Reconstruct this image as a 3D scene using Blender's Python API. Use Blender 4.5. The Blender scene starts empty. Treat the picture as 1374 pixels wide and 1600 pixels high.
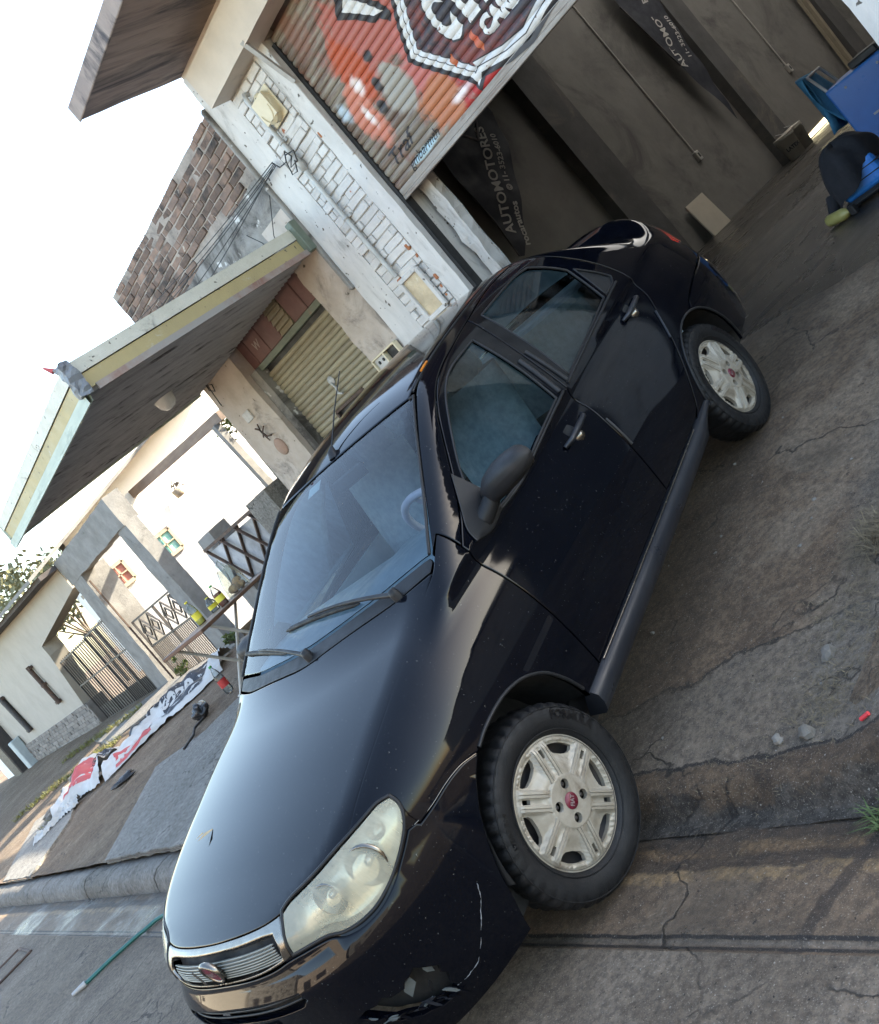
import bpy, bmesh, math, random
import numpy as np
from mathutils import Vector, Matrix, noise
from mathutils.geometry import delaunay_2d_cdt
random.seed(7); RNG = np.random.default_rng(7)
PI = math.pi
S = bpy.context.scene
COL = S.collection

# ------------------------------------------------------------------ camera
cam = bpy.data.objects.new('camera', bpy.data.cameras.new('camera')); COL.objects.link(cam)
cr = Vector((0.48171606, 0.59315888, -0.64506758)); cu = Vector((0.38149771, 0.52074464, 0.76373065)); cf = Vector((-0.78892910, 0.61399313, -0.02456230))
cl = Vector((3.28877, -1.37636, 1.51666))
cam.matrix_world = Matrix(((cr.x, cu.x, -cf.x, cl.x), (cr.y, cu.y, -cf.y, cl.y), (cr.z, cu.z, -cf.z, cl.z), (0, 0, 0, 1)))
cam.data.sensor_fit = 'HORIZONTAL'; cam.data.sensor_width = 36.0
cam.data.lens = 36.0 * 1557.823 / 1374
cam.data.shift_x = (687 - 648.64) / 1374; cam.data.shift_y = -(800 - 653.92) / 1374
cam.data.clip_start = 0.05; cam.data.clip_end = 600
S.camera = cam

# ------------------------------------------------------------------ sky, sun, exposure
SUN_AZ = (0.36, 0.93); SUN_EL = math.radians(26)
wd = bpy.data.worlds.new('World'); S.world = wd; wd.use_nodes = True
nt = wd.node_tree; bg = nt.nodes['Background']
sky = nt.nodes.new('ShaderNodeTexSky'); sky.sky_type = 'NISHITA'; sky.sun_disc = False
sky.sun_elevation = SUN_EL; sky.sun_rotation = math.atan2(SUN_AZ[0], SUN_AZ[1])
sky.air_density = 1.0; sky.dust_density = 1.6; sky.ozone_density = 1.0
nt.links.new(sky.outputs['Color'], bg.inputs['Color']); bg.inputs['Strength'].default_value = 0.15
sl = bpy.data.lights.new('sun', 'SUN'); sl.energy = 4.0; sl.angle = math.radians(0.6); sl.color = (1.0, 0.94, 0.84)
sun = bpy.data.objects.new('sun', sl); COL.objects.link(sun)
_h = math.hypot(*SUN_AZ)
sdir = Vector((SUN_AZ[0] / _h * math.cos(SUN_EL), SUN_AZ[1] / _h * math.cos(SUN_EL), math.sin(SUN_EL)))
sun.rotation_euler = sdir.to_track_quat('Z', 'Y').to_euler()
S.view_settings.view_transform = 'Standard'; S.view_settings.look = 'None'
S.view_settings.gamma = 1.0; S.view_settings.use_curve_mapping = False
S.view_settings.exposure = 2.7
S.view_settings.use_white_balance = True; S.view_settings.white_balance_temperature = 7300; S.view_settings.white_balance_tint = 8
S.render.engine = 'CYCLES'; S.cycles.max_bounces = 7; S.cycles.transparent_max_bounces = 12
S.cycles.caustics_reflective = False; S.cycles.caustics_refractive = False

# ------------------------------------------------------------------ materials
def new_mat(name):
    m = bpy.data.materials.new(name); m.use_nodes = True
    return m, m.node_tree, m.node_tree.nodes['Principled BSDF']
def nd(t, k, **kw):
    n = t.nodes.new(k)
    for a, v in kw.items():
        if a in n.inputs: n.inputs[a].default_value = v
        else: setattr(n, a, v)
    return n
def coords(t, rand=True):
    tc = t.nodes.new('ShaderNodeTexCoord'); oi = t.nodes.new('ShaderNodeObjectInfo')
    ml = nd(t, 'ShaderNodeVectorMath', operation='SCALE'); ad = nd(t, 'ShaderNodeVectorMath', operation='ADD')
    cb = t.nodes.new('ShaderNodeCombineXYZ')
    for i in range(3): t.links.new(oi.outputs['Random'], cb.inputs[i])
    t.links.new(cb.outputs[0], ml.inputs[0]); ml.inputs['Scale'].default_value = 41.0 if rand else 0.0
    t.links.new(tc.outputs['Object'], ad.inputs[0]); t.links.new(ml.outputs[0], ad.inputs[1])
    return ad.outputs[0], oi.outputs['Random'], tc.outputs['Object']
def mixc(t, fac, a, b, mode='MIX'):
    m = t.nodes.new('ShaderNodeMix'); m.data_type = 'RGBA'; m.blend_type = mode
    for sock, v in ((m.inputs[0], fac), (m.inputs[6], a), (m.inputs[7], b)):
        if hasattr(v, 'is_output') or isinstance(v, bpy.types.NodeSocket): t.links.new(v, sock)
        elif isinstance(v, (int, float)): sock.default_value = v
        else: sock.default_value = (*v[:3], 1)
    return m.outputs[2]
def ramp(t, sock, lo, hi):
    r = t.nodes.new('ShaderNodeMapRange'); r.interpolation_type = 'SMOOTHSTEP'
    t.links.new(sock, r.inputs[0]); r.inputs[1].default_value = lo; r.inputs[2].default_value = hi
    return r.outputs[0]
def noise_t(t, vec, scale, detail=5, rough=.6, stretch=None, dist=0):
    if stretch:
        mp = t.nodes.new('ShaderNodeMapping'); mp.inputs['Scale'].default_value = stretch
        t.links.new(vec, mp.inputs[0]); vec = mp.outputs[0]
    n = nd(t, 'ShaderNodeTexNoise'); n.inputs['Scale'].default_value = scale; n.inputs['Detail'].default_value = detail
    n.inputs['Roughness'].default_value = rough; n.inputs['Distortion'].default_value = dist
    t.links.new(vec, n.inputs['Vector']); return n.outputs['Fac']
def math_n(t, op, a, b=0.0):
    n = nd(t, 'ShaderNodeMath', operation=op)
    for i, v in enumerate((a, b)):
        if isinstance(v, bpy.types.NodeSocket): t.links.new(v, n.inputs[i])
        else: n.inputs[i].default_value = v
    return n.outputs[0]
def mat(name, base, var=None, scale=4., rough=.7, rvar=.15, bump=0., bscale=30., metallic=0., coat=0., rand=0.,
        stain=None, sscale=1.5, slo=.5, shi=.68, stretch=None, spot=None, pscale=40., plo=.62, phi=.7, spec=.5, wet=0.):
    """one procedural material: two-tone noise, larger stains, small spots, roughness variation and a fine bump"""
    m, t, p = new_mat(name); v, rnd, _ = coords(t)
    n1 = noise_t(t, v, scale, 7, .65, stretch)
    c = mixc(t, ramp(t, n1, .3, .7), base, var or tuple(x * .8 for x in base))
    if stain:
        n2 = noise_t(t, v, sscale, 8, .7, stretch, .6); c = mixc(t, ramp(t, n2, slo, shi), c, stain)
    if spot:
        n3 = noise_t(t, v, pscale, 3, .5); c = mixc(t, ramp(t, n3, plo, phi), c, spot)
    if rand:
        k = nd(t, 'ShaderNodeMapRange'); t.links.new(rnd, k.inputs[0]); k.inputs[3].default_value = 1 - rand; k.inputs[4].default_value = 1 + rand
        hs = nd(t, 'ShaderNodeHueSaturation'); t.links.new(k.outputs[0], hs.inputs['Value']); t.links.new(c, hs.inputs['Color']); c = hs.outputs[0]
    t.links.new(c, p.inputs['Base Color'])
    nr = noise_t(t, v, scale * 2.3, 4, .6)
    rr = nd(t, 'ShaderNodeMapRange'); t.links.new(nr, rr.inputs[0]); rr.inputs[1].default_value = .3; rr.inputs[2].default_value = .7
    rr.inputs[3].default_value = max(.02, rough - rvar); rr.inputs[4].default_value = min(1, rough + rvar)
    t.links.new(rr.outputs[0], p.inputs['Roughness'])
    p.inputs['Metallic'].default_value = metallic; p.inputs['Coat Weight'].default_value = coat; p.inputs['Specular IOR Level'].default_value = spec
    if bump:
        b = nd(t, 'ShaderNodeBump'); b.inputs['Strength'].default_value = min(1, bump); b.inputs['Distance'].default_value = .012
        nb = noise_t(t, v, bscale, 8, .7, stretch); t.links.new(nb, b.inputs['Height']); t.links.new(b.outputs[0], p.inputs['Normal'])
    return m
def glass_mat(name, tint, ior=1.5, rough=.015, smudge=.0, haze=(.55, .58, .6), even=.0):
    m, t, p = new_mat(name); t.nodes.remove(p); out = t.nodes['Material Output']
    tr = nd(t, 'ShaderNodeBsdfTransparent'); tr.inputs[0].default_value = (*tint, 1)
    gl = nd(t, 'ShaderNodeBsdfGlossy'); gl.inputs['Roughness'].default_value = rough
    fr = nd(t, 'ShaderNodeFresnel'); fr.inputs['IOR'].default_value = ior
    mx = nd(t, 'ShaderNodeMixShader'); t.links.new(fr.outputs[0], mx.inputs[0]); t.links.new(tr.outputs[0], mx.inputs[1]); t.links.new(gl.outputs[0], mx.inputs[2])
    res = mx.outputs[0]
    if smudge:
        v, _, _ = coords(t); n = noise_t(t, v, 2.2, 6, .7, (1, 3, 1), 1.0)
        df = nd(t, 'ShaderNodeBsdfDiffuse'); df.inputs[0].default_value = (*haze, 1)
        m2 = nd(t, 'ShaderNodeMixShader'); f = math_n(t, 'MULTIPLY', math_n(t, 'ADD', math_n(t, 'MULTIPLY', ramp(t, n, .4, .8), 1 - even), even), smudge)
        t.links.new(f, m2.inputs[0]); t.links.new(res, m2.inputs[1]); t.links.new(df.outputs[0], m2.inputs[2]); res = m2.outputs[0]
    t.links.new(res, out.inputs[0]); return m

# ------------------------------------------------------------------ mesh builder
class MB:
    def __init__(s): s.v = []; s.f = []; s.sm = []
    def add(s, vs, fs, smooth=False):
        o = len(s.v); s.v += [tuple(map(float, p)) for p in vs]
        s.f += [tuple(i + o for i in f) for f in fs]; s.sm += [smooth] * len(fs); return s
    def box(s, x0, x1, y0, y1, z0, z1, rot=None, piv=None):
        vs = [Vector(p) for p in ((x0, y0, z0), (x1, y0, z0), (x1, y1, z0), (x0, y1, z0), (x0, y0, z1), (x1, y0, z1), (x1, y1, z1), (x0, y1, z1))]
        if rot is not None:
            c = Vector(piv) if piv else Vector(((x0 + x1) / 2, (y0 + y1) / 2, (z0 + z1) / 2)); vs = [c + rot @ (p - c) for p in vs]
        return s.add(vs, [(0, 3, 2, 1), (4, 5, 6, 7), (0, 1, 5, 4), (1, 2, 6, 5), (2, 3, 7, 6), (3, 0, 4, 7)])
    def bar(s, a, b, w, h=None, up=(0, 0, 1)):
        a, b = Vector(a), Vector(b); h = h or w; d = (b - a).normalized(); u = Vector(up)
        if abs(d.dot(u)) > .98: u = Vector((1, 0, 0))
        x = d.cross(u).normalized() * w / 2; y = x.cross(d).normalized() * h / 2
        vs = [a - x - y, a + x - y, a + x + y, a - x + y, b - x - y, b + x - y, b + x + y, b - x + y]
        return s.add(vs, [(0, 3, 2, 1), (4, 5, 6, 7), (0, 1, 5, 4), (1, 2, 6, 5), (2, 3, 7, 6), (3, 0, 4, 7)])
    def tube(s, pts, r, n=8, cap=True, smooth=True):
        pts = [Vector(p) for p in pts]; rs = r if hasattr(r, '__len__') else [r] * len(pts); vs = []; fs = []
        pu = None
        for i, p in enumerate(pts):
            d = (pts[min(i + 1, len(pts) - 1)] - pts[max(i - 1, 0)]).normalized()
            if pu is None:
                pu = Vector((0, 0, 1)) if abs(d.z) < .9 else Vector((1, 0, 0))
            x = d.cross(pu).normalized(); y = x.cross(d).normalized(); pu = y
            for k in range(n): vs.append(p + (x * math.cos(2 * PI * k / n) + y * math.sin(2 * PI * k / n)) * rs[i])
        for i in range(len(pts) - 1):
            for k in range(n): fs.append((i * n + k, i * n + (k + 1) % n, (i + 1) * n + (k + 1) % n, (i + 1) * n + k))
        s.add(vs, fs, smooth)
        if cap:
            s.add(vs[:n], [tuple(range(n))]); s.add(vs[-n:], [tuple(range(n))[::-1]])
        return s
    def lathe(s, prof, n=32, M=None, smooth=True, a0=0., a1=2 * PI):
        M = M or Matrix(); full = abs(a1 - a0 - 2 * PI) < 1e-6; m = n if full else n + 1; vs = []; fs = []
        for i in range(m):
            a = a0 + (a1 - a0) * i / n
            for (r, z) in prof: vs.append(M @ Vector((r * math.cos(a), r * math.sin(a), z)))
        k = len(prof)
        for i in range(n):
            for j in range(k - 1):
                fs.append((i * k + j, ((i + 1) % m) * k + j, ((i + 1) % m) * k + j + 1, i * k + j + 1))
        return s.add(vs, fs, smooth)
    def prism(s, poly, fn, d0, d1, smooth=False):
        """2-D polygon pushed from depth d0 to d1; fn(u, v, d) -> point"""
        n = len(poly); vs = [fn(u, v, d0) for u, v in poly] + [fn(u, v, d1) for u, v in poly]
        return s.add(vs, [tuple(range(n))[::-1], tuple(range(n, 2 * n))] + [(i, (i + 1) % n, n + (i + 1) % n, n + i) for i in range(n)], smooth)
    def grid(s, fn, us, vs_, smooth=True, flip=False):
        nu, nv = len(us), len(vs_); P = [fn(u, v) for u in us for v in vs_]
        F = [(i * nv + j, (i + 1) * nv + j, (i + 1) * nv + j + 1, i * nv + j + 1) for i in range(nu - 1) for j in range(nv - 1)]
        if flip: F = [f[::-1] for f in F]
        return s.add(P, F, smooth)
    def rough(s, amp, freq=3.):
        s.v = [tuple(Vector(p) + Vector(noise.noise_vector(Vector(p) * freq)) * amp + Vector(noise.noise_vector(Vector(p) * freq * 4.1)) * amp * .5) for p in s.v]; return s
    def mesh(s, name, m):
        me = bpy.data.meshes.new(name); me.from_pydata(s.v, [], s.f); me.polygons.foreach_set('use_smooth', s.sm)
        if m: me.materials.append(m)
        me.validate(); me.update(); return me
    def build(s, name, m, parent=None, bevel=0., seg=1, recalc=True):
        me = s.mesh(name, m)
        if recalc:
            b = bmesh.new(); b.from_mesh(me); bmesh.ops.recalc_face_normals(b, faces=b.faces); b.to_mesh(me); b.free()
        o = bpy.data.objects.new(name, me); COL.objects.link(o); o.parent = parent
        if bevel:
            md = o.modifiers.new('bevel', 'BEVEL'); md.width = bevel; md.segments = seg; md.limit_method = 'ANGLE'; md.angle_limit = math.radians(40)
        return o
def boxgrid(x0, x1, y0, y1, z0, z1, d=.12):
    """closed box whose faces are subdivided, for old, uneven masonry"""
    m = MB()
    def lin(a, b): n = max(1, int(round((b - a) / d))); return [a + (b - a) * i / n for i in range(n + 1)]
    X, Y, Z = lin(x0, x1), lin(y0, y1), lin(z0, z1)
    m.grid(lambda u, v: (u, y0, v), X, Z, False); m.grid(lambda u, v: (u, y1, v), X, Z, False, True)
    m.grid(lambda u, v: (x0, u, v), Y, Z, False, True); m.grid(lambda u, v: (x1, u, v), Y, Z, False)
    m.grid(lambda u, v: (u, v, z0), X, Y, False, True); m.grid(lambda u, v: (u, v, z1), X, Y, False)
    return m
def tag(o, label=None, cat=None, group=None, kind=None):
    if label: o['label'] = label
    if cat: o['category'] = cat
    if group: o['group'] = group
    if kind: o['kind'] = kind
    return o
def thing(name, label, cat, loc=(0, 0, 0), rz=0., group=None):
    o = bpy.data.objects.new(name, None); COL.objects.link(o); o.empty_display_size = .1
    o.location = loc; o.rotation_euler = (0, 0, rz); return tag(o, label, cat, group)
def link(name, me, parent=None, loc=(0, 0, 0), rot=(0, 0, 0), scale=(1, 1, 1)):
    o = bpy.data.objects.new(name, me); COL.objects.link(o); o.parent = parent; o.location = loc; o.rotation_euler = rot; o.scale = scale; return o
def struct(o): o['kind'] = 'structure'; return o
def text2d(s, size=1., fat=.0, shear=0., align='CENTER', res=3):
    """lettering as flat triangles: ([(u,v)], faces)"""
    c = bpy.data.curves.new('lettering', 'FONT'); c.body = s; c.size = size; c.offset = fat; c.shear = shear; c.align_x = align; c.align_y = 'CENTER'; c.resolution_u = res
    o = bpy.data.objects.new('lettering', c); COL.objects.link(o); bpy.context.view_layer.update()
    me = bpy.data.meshes.new_from_object(o.evaluated_get(bpy.context.evaluated_depsgraph_get()))
    b = bmesh.new(); b.from_mesh(me); bmesh.ops.triangulate(b, faces=b.faces)
    b.verts.index_update(); vs = [(v.co.x, v.co.y) for v in b.verts]; fs = [tuple(v.index for v in f.verts) for f in b.faces]
    b.free(); bpy.data.objects.remove(o); bpy.data.curves.remove(c); bpy.data.meshes.remove(me); return vs, fs
def sstep(a, b, x):
    t = np.clip((np.asarray(x, float) - a) / (b - a), 0, 1); return t * t * (3 - 2 * t)
# ================================================================== THE SETTING
ZF = .448                                   # garage floor / building line level
def cyl_(x): return .305 + .027 * (np.asarray(x, float) - .7)
def gz(x, y):
    """ground: street, shallow gutter, kerb lip, then the pavement rising to the building line"""
    x = np.asarray(x, float); y = np.asarray(y, float); d = y - cyl_(x)
    lip = .05 + .075 * sstep(-1.3, -2.4, x) + .07 * sstep(1.35, 1.7, x)
    up = np.interp(d, [-9, -.45, -.42, -.28, -.19, -.12, -.04, .05], [-.02, 0, -.004, -.006, -.006, -.030, -.034, 0])
    hi = np.interp(d, [.05, 2.13], [0, 1]); rampz = lip + (.328 - lip) * hi + np.interp(d, [2.13, 3.6, 4.2], [0, .1, .12])
    return np.where(d < -.02, up, np.where(d < .05, -.034 + (rampz + .034) * sstep(-.02, .05, d), rampz))
def nz(x, y, s, a, seed=0.): return a * noise.noise(Vector((x * s, y * s, seed)))
def gh(x, y): return float(gz(x, y))
def line_d(t, ob, ax, ay, bx, by):
    """signed distance to the line a-b on the ground, as a socket"""
    sx = nd(t, 'ShaderNodeSeparateXYZ'); t.links.new(ob, sx.inputs[0]); L = math.hypot(bx - ax, by - ay); nx, ny = -(by - ay) / L, (bx - ax) / L
    return math_n(t, 'ADD', math_n(t, 'MULTIPLY', math_n(t, 'SUBTRACT', sx.outputs[0], ax), nx), math_n(t, 'MULTIPLY', math_n(t, 'SUBTRACT', sx.outputs[1], ay), ny))
def ground_mat(name, base, var, dirt, wet_lo, wet_hi, bumpd=.02, bs=22, rough=.85, pebble=0., stretch=None, wetcol=.45, zones=None, dark=.62):
    m, t, p = new_mat(name); tc = t.nodes.new('ShaderNodeTexCoord'); v = tc.outputs['Object']
    n1 = noise_t(t, v, 1.5, 10, .70, stretch, .5); n2 = noise_t(t, v, 6.5, 10, .72, stretch, .9); n3 = noise_t(t, v, 34, 8, .75); n4 = noise_t(t, v, .6, 6, .65, stretch)
    c = mixc(t, ramp(t, n2, .36, .64), base, var); c = mixc(t, ramp(t, n1, .46, .62), c, dirt)
    if zones: c = zones(t, v, c)
    c = mixc(t, ramp(t, n3, .34, .66), mixc(t, dark, c, (.012, .009, .007)), c)
    g1 = noise_t(t, v, 210, 3, .6); c = mixc(t, ramp(t, g1, .58, .72), c, mixc(t, .55, c, (.42, .37, .31))); c = mixc(t, ramp(t, g1, .42, .30), c, mixc(t, .6, c, (.012, .010, .008)))
    n6 = noise_t(t, v, 62, 3, .5); c = mixc(t, ramp(t, n6, .69, .73), c, (.014, .011, .009)); n5 = noise_t(t, v, 88, 2, .5); c = mixc(t, ramp(t, n5, .715, .74), c, (.30, .27, .23))
    vo = nd(t, 'ShaderNodeTexVoronoi', feature='DISTANCE_TO_EDGE'); vo.inputs['Scale'].default_value = 1.15
    wv_ = nd(t, 'ShaderNodeVectorMath', operation='ADD'); nv = nd(t, 'ShaderNodeTexNoise'); nv.inputs['Scale'].default_value = 3.2; nv.inputs['Detail'].default_value = 8; t.links.new(v, nv.inputs['Vector']); t.links.new(v, wv_.inputs[0])
    sc_ = nd(t, 'ShaderNodeVectorMath', operation='SCALE'); sc_.inputs['Scale'].default_value = .55; t.links.new(nv.outputs['Color'], sc_.inputs[0]); t.links.new(sc_.outputs[0], wv_.inputs[1]); t.links.new(wv_.outputs[0], vo.inputs['Vector'])
    ck = math_n(t, 'MULTIPLY', ramp(t, vo.outputs['Distance'], .010, .001), ramp(t, n1, .44, .56)); c = mixc(t, math_n(t, 'MULTIPLY', ck, .85), c, (.010, .008, .007))
    w = ramp(t, math_n(t, 'ADD', math_n(t, 'MULTIPLY', n4, .55), math_n(t, 'MULTIPLY', n1, .45)), wet_lo, wet_hi)
    c = mixc(t, w, c, mixc(t, wetcol, c, (.010, .008, .006))); t.links.new(c, p.inputs['Base Color'])
    r = nd(t, 'ShaderNodeMapRange'); t.links.new(w, r.inputs[0]); r.inputs[3].default_value = rough; r.inputs[4].default_value = max(.25, rough - .42); t.links.new(r.outputs[0], p.inputs['Roughness'])
    b = nd(t, 'ShaderNodeBump'); b.inputs['Distance'].default_value = bumpd; b.inputs['Strength'].default_value = .9
    h = math_n(t, 'ADD', math_n(t, 'ADD', noise_t(t, v, bs, 12, .78, stretch), math_n(t, 'MULTIPLY', n1, 1.2)), math_n(t, 'SUBTRACT', math_n(t, 'MULTIPLY', g1, .16), math_n(t, 'MULTIPLY', ck, .5)))
    if pebble:
        vo = nd(t, 'ShaderNodeTexVoronoi'); vo.inputs['Scale'].default_value = 70; t.links.new(v, vo.inputs['Vector']); h = math_n(t, 'ADD', h, math_n(t, 'MULTIPLY', vo.outputs['Distance'], -pebble))
    t.links.new(h, b.inputs['Height']); t.links.new(b.outputs[0], p.inputs['Normal']); return m
def wobble(t, v, d, amp=.22, sc=4.): return math_n(t, 'ADD', d, math_n(t, 'MULTIPLY', math_n(t, 'SUBTRACT', noise_t(t, v, sc, 9, .7), .5), amp))
def drive_zones(t, v, c):
    # later, paler screed nearest the kerb; damp brown spill along the car; grey strip towards the verge
    d1 = wobble(t, v, line_d(t, v, .30, .76, 1.05, .93), .34, 3.); c = mixc(t, ramp(t, d1, .02, -.03), c, mixc(t, .5, c, (.22, .195, .16)))
    k = math_n(t, 'MULTIPLY', ramp(t, math_n(t, 'ABSOLUTE', d1), .016, .004), .8); c = mixc(t, k, c, (.012, .010, .008))
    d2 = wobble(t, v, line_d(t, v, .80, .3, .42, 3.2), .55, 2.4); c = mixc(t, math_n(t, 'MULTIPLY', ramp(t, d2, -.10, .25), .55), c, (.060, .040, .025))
    d3 = wobble(t, v, line_d(t, v, 1.16, .6, .98, 3.2), .4, 2.6); c = mixc(t, math_n(t, 'MULTIPLY', ramp(t, d3, .02, -.16), .45), c, (.20, .18, .15))
    d4 = wobble(t, v, line_d(t, v, 0, .286, 1, .313), .11, 6.)
    c = mixc(t, ramp(t, d4, .158, .140), c, mixc(t, ramp(t, noise_t(t, v, 5, 8, .7), .4, .6), (.150, .098, .058), (.085, .055, .034)))
    c = mixc(t, math_n(t, 'MULTIPLY', ramp(t, math_n(t, 'ABSOLUTE', math_n(t, 'SUBTRACT', d4, .156)), .011, .003), .9), c, (.010, .008, .007))
    c = mixc(t, math_n(t, 'MULTIPLY', ramp(t, d4, .060, .035), .8), c, mixc(t, ramp(t, noise_t(t, v, 26, 6, .75), .42, .6), (.022, .020, .018), (.10, .090, .078))); return c
def gutter_zones(t, v, c):
    e = line_d(t, v, 0, .286, 1, .313); d = wobble(t, v, e, .13, 4.); lo = noise_t(t, v, 7, 9, .75)
    c = mixc(t, ramp(t, d, -.205, -.175), c, mixc(t, ramp(t, lo, .38, .62), (.095, .060, .036), (.055, .037, .024)))
    c = mixc(t, math_n(t, 'MULTIPLY', ramp(t, math_n(t, 'ABSOLUTE', math_n(t, 'ADD', d, .095)), .035, .010), math_n(t, 'MULTIPLY', ramp(t, lo, .46, .58), .7)), c, (.24, .145, .07))
    c = mixc(t, math_n(t, 'MULTIPLY', ramp(t, math_n(t, 'ABSOLUTE', math_n(t, 'ADD', d, .205)), .038, .014), math_n(t, 'MULTIPLY', ramp(t, noise_t(t, v, 11, 9, .8), .42, .56), .8)), c, (.33, .215, .105))
    c = mixc(t, math_n(t, 'MULTIPLY', ramp(t, d, -.045, -.015), .8), c, (.030, .024, .020))
    x_ = wobble(t, v, line_d(t, v, 1.53, .10, 1.47, -.12), .10, 6.); c = mixc(t, math_n(t, 'MULTIPLY', ramp(t, math_n(t, 'ABSOLUTE', x_), .028, .016), .85), c, (.050, .034, .024))
    j_ = wobble(t, v, e, .012, 12.); c = mixc(t, ramp(t, math_n(t, 'ABSOLUTE', math_n(t, 'ADD', j_, .405)), .006, .003), c, (.014, .011, .010)); c = mixc(t, ramp(t, math_n(t, 'ABSOLUTE', math_n(t, 'ADD', j_, .437)), .010, .005), c, (.014, .012, .012))
    return mixc(t, math_n(t, 'MULTIPLY', ramp(t, math_n(t, 'ABSOLUTE', math_n(t, 'ADD', j_, .421)), .012, .006), .5), c, (.24, .20, .155))
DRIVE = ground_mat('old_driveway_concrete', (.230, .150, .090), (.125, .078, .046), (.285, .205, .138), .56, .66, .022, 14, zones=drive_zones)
STREET = ground_mat('street_concrete', (.180, .140, .102), (.125, .096, .070), (.21, .168, .128), .60, .68, .012, 40, .8, .35)
GUTTER = ground_mat('wet_gutter_concrete', (.175, .118, .074), (.120, .080, .050), (.20, .145, .098), .46, .60, .012, 22, .66, zones=gutter_zones)
DIRT = ground_mat('trodden_earth', (.230, .158, .100), (.145, .096, .060), (.28, .205, .14), .66, .76, .03, 26, .95, .5)
SLABM = ground_mat('pale_pavement_concrete', (.25, .235, .21), (.19, .178, .158), (.28, .265, .24), .74, .86, .012, 30, .85)
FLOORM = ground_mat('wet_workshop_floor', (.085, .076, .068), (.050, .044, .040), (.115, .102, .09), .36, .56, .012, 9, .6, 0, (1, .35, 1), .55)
KERBM = ground_mat('worn_kerb_concrete', (.22, .205, .185), (.165, .15, .135), (.13, .115, .095), .70, .82, .012, 26, .8)
def strip(name, xs, ys, m, fn, kind='structure'):
    k = MB(); k.grid(lambda x, y: (x, y, fn(x, y)), xs, ys, True); o = k.build(name, m, recalc=False)
    if kind: o['kind'] = kind
    return o
lin = lambda a, b, d: np.linspace(a, b, max(2, int(round((b - a) / d)) + 1))
# far ground to the horizon, then the parts one sees
strip('terrain', [-300, -60, -30, 30, 60, 300], [-300, -60, -12, 26, 60, 300], DIRT, lambda x, y: -.10)
XS = np.concatenate([lin(-60, -14, 2), lin(-13.8, -2.6, .2), lin(-2.5, 2.6, .06), lin(2.8, 8, .4), [20, 40]])
kS = MB(); kS.grid(lambda x, u: (x, float(cyl_(x)) + u, gh(x, float(cyl_(x)) + u) + (nz(x, u, 1.4, .008) + nz(x, u, 6, .003)) * (u < -.5)), XS, np.concatenate([lin(-14, -3, 1), lin(-2.8, -.455, .10)])); struct(kS.build('street', STREET, recalc=False))
# gutter band: follows the kerb line
kG = MB(); us = np.array([-.455, -.43, -.415, -.40, -.34, -.27, -.2, -.13, -.07, -.035, -.015])
kG.grid(lambda x, u: (x, float(cyl_(x)) + u, gh(x, float(cyl_(x)) + u) + (nz(x, u, 5, .006, 3) + nz(x, u, 17, .003, 4) if -.42 < u else 0) - (.008 if -.435 < u < -.405 else 0)), XS, us)
struct(kG.build('gutter', GUTTER, recalc=False))
# driveway up to the garage door, with its broken lip
xd = np.concatenate([lin(-1.9, 1.62, .045)]); yd = np.concatenate([[-.03], lin(-.015, .12, .015), lin(.15, 1.2, .04), lin(1.28, 3.62, .09)])
def drive_z(x, u):
    y = float(cyl_(x)) + u; edge = .05 + .07 * abs(noise.noise(Vector((x * 2.3, 0, 5)))) + nz(x, 0, 11, .02, 8)
    z = gh(x, y) if u > edge else gh(x, float(cyl_(x)) - .02) + (gh(x, float(cyl_(x)) + .06) - gh(x, float(cyl_(x)) - .02)) * float(sstep(edge - .05, edge + .012, u))
    cr = abs(noise.noise(Vector((x * 1.1 + 3, y * 1.1, 2)))); z -= .014 * max(0, 1 - cr / .012) * (u > .1)
    return z + nz(x, y, 2.2, .010, 1) + nz(x, y, 8, .004, 2)
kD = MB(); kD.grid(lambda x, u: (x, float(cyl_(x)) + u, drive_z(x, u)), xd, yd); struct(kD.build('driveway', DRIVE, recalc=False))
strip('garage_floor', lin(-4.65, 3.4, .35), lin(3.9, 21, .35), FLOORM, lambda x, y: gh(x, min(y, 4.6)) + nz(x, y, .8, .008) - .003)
# right verge of the driveway: trodden earth; left pavement: earth, pale slabs and kerb
strip('verge', lin(1.30, 6, .07), np.concatenate([lin(.40, 2.2, .07), lin(2.3, 3.95, .15)]), DIRT, lambda x, y: gh(x, y) + .012 * float(sstep(1.36, 1.5, x + nz(x, y, 2.5, .12, 9))) - .035 * float(sstep(1.44, 1.3, x + nz(x, y, 3, .10, 9))) - .05 * float(sstep(.66, .44, y + nz(x, y, 4, .10, 2))) + nz(x, y, 6, .010, 1) + nz(x, y, 18, .006, 2))
kE = MB(); kE.grid(lambda x, t: (x, (float(cyl_(x)) + .15) * (1 - t) + 3.98 * t, gh(x, (float(cyl_(x)) + .15) * (1 - t) + 3.98 * t) - .012 + .02 * (t < .02) + nz(x, t * 3.8, 2, .014, 3) + nz(x, t * 3.8, 8, .006)), np.concatenate([lin(-45, -15, 1.), lin(-14.8, -1.75, .16)]), lin(0, 1, .032)); struct(kE.build('pavement_earth', DIRT, recalc=False))
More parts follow.
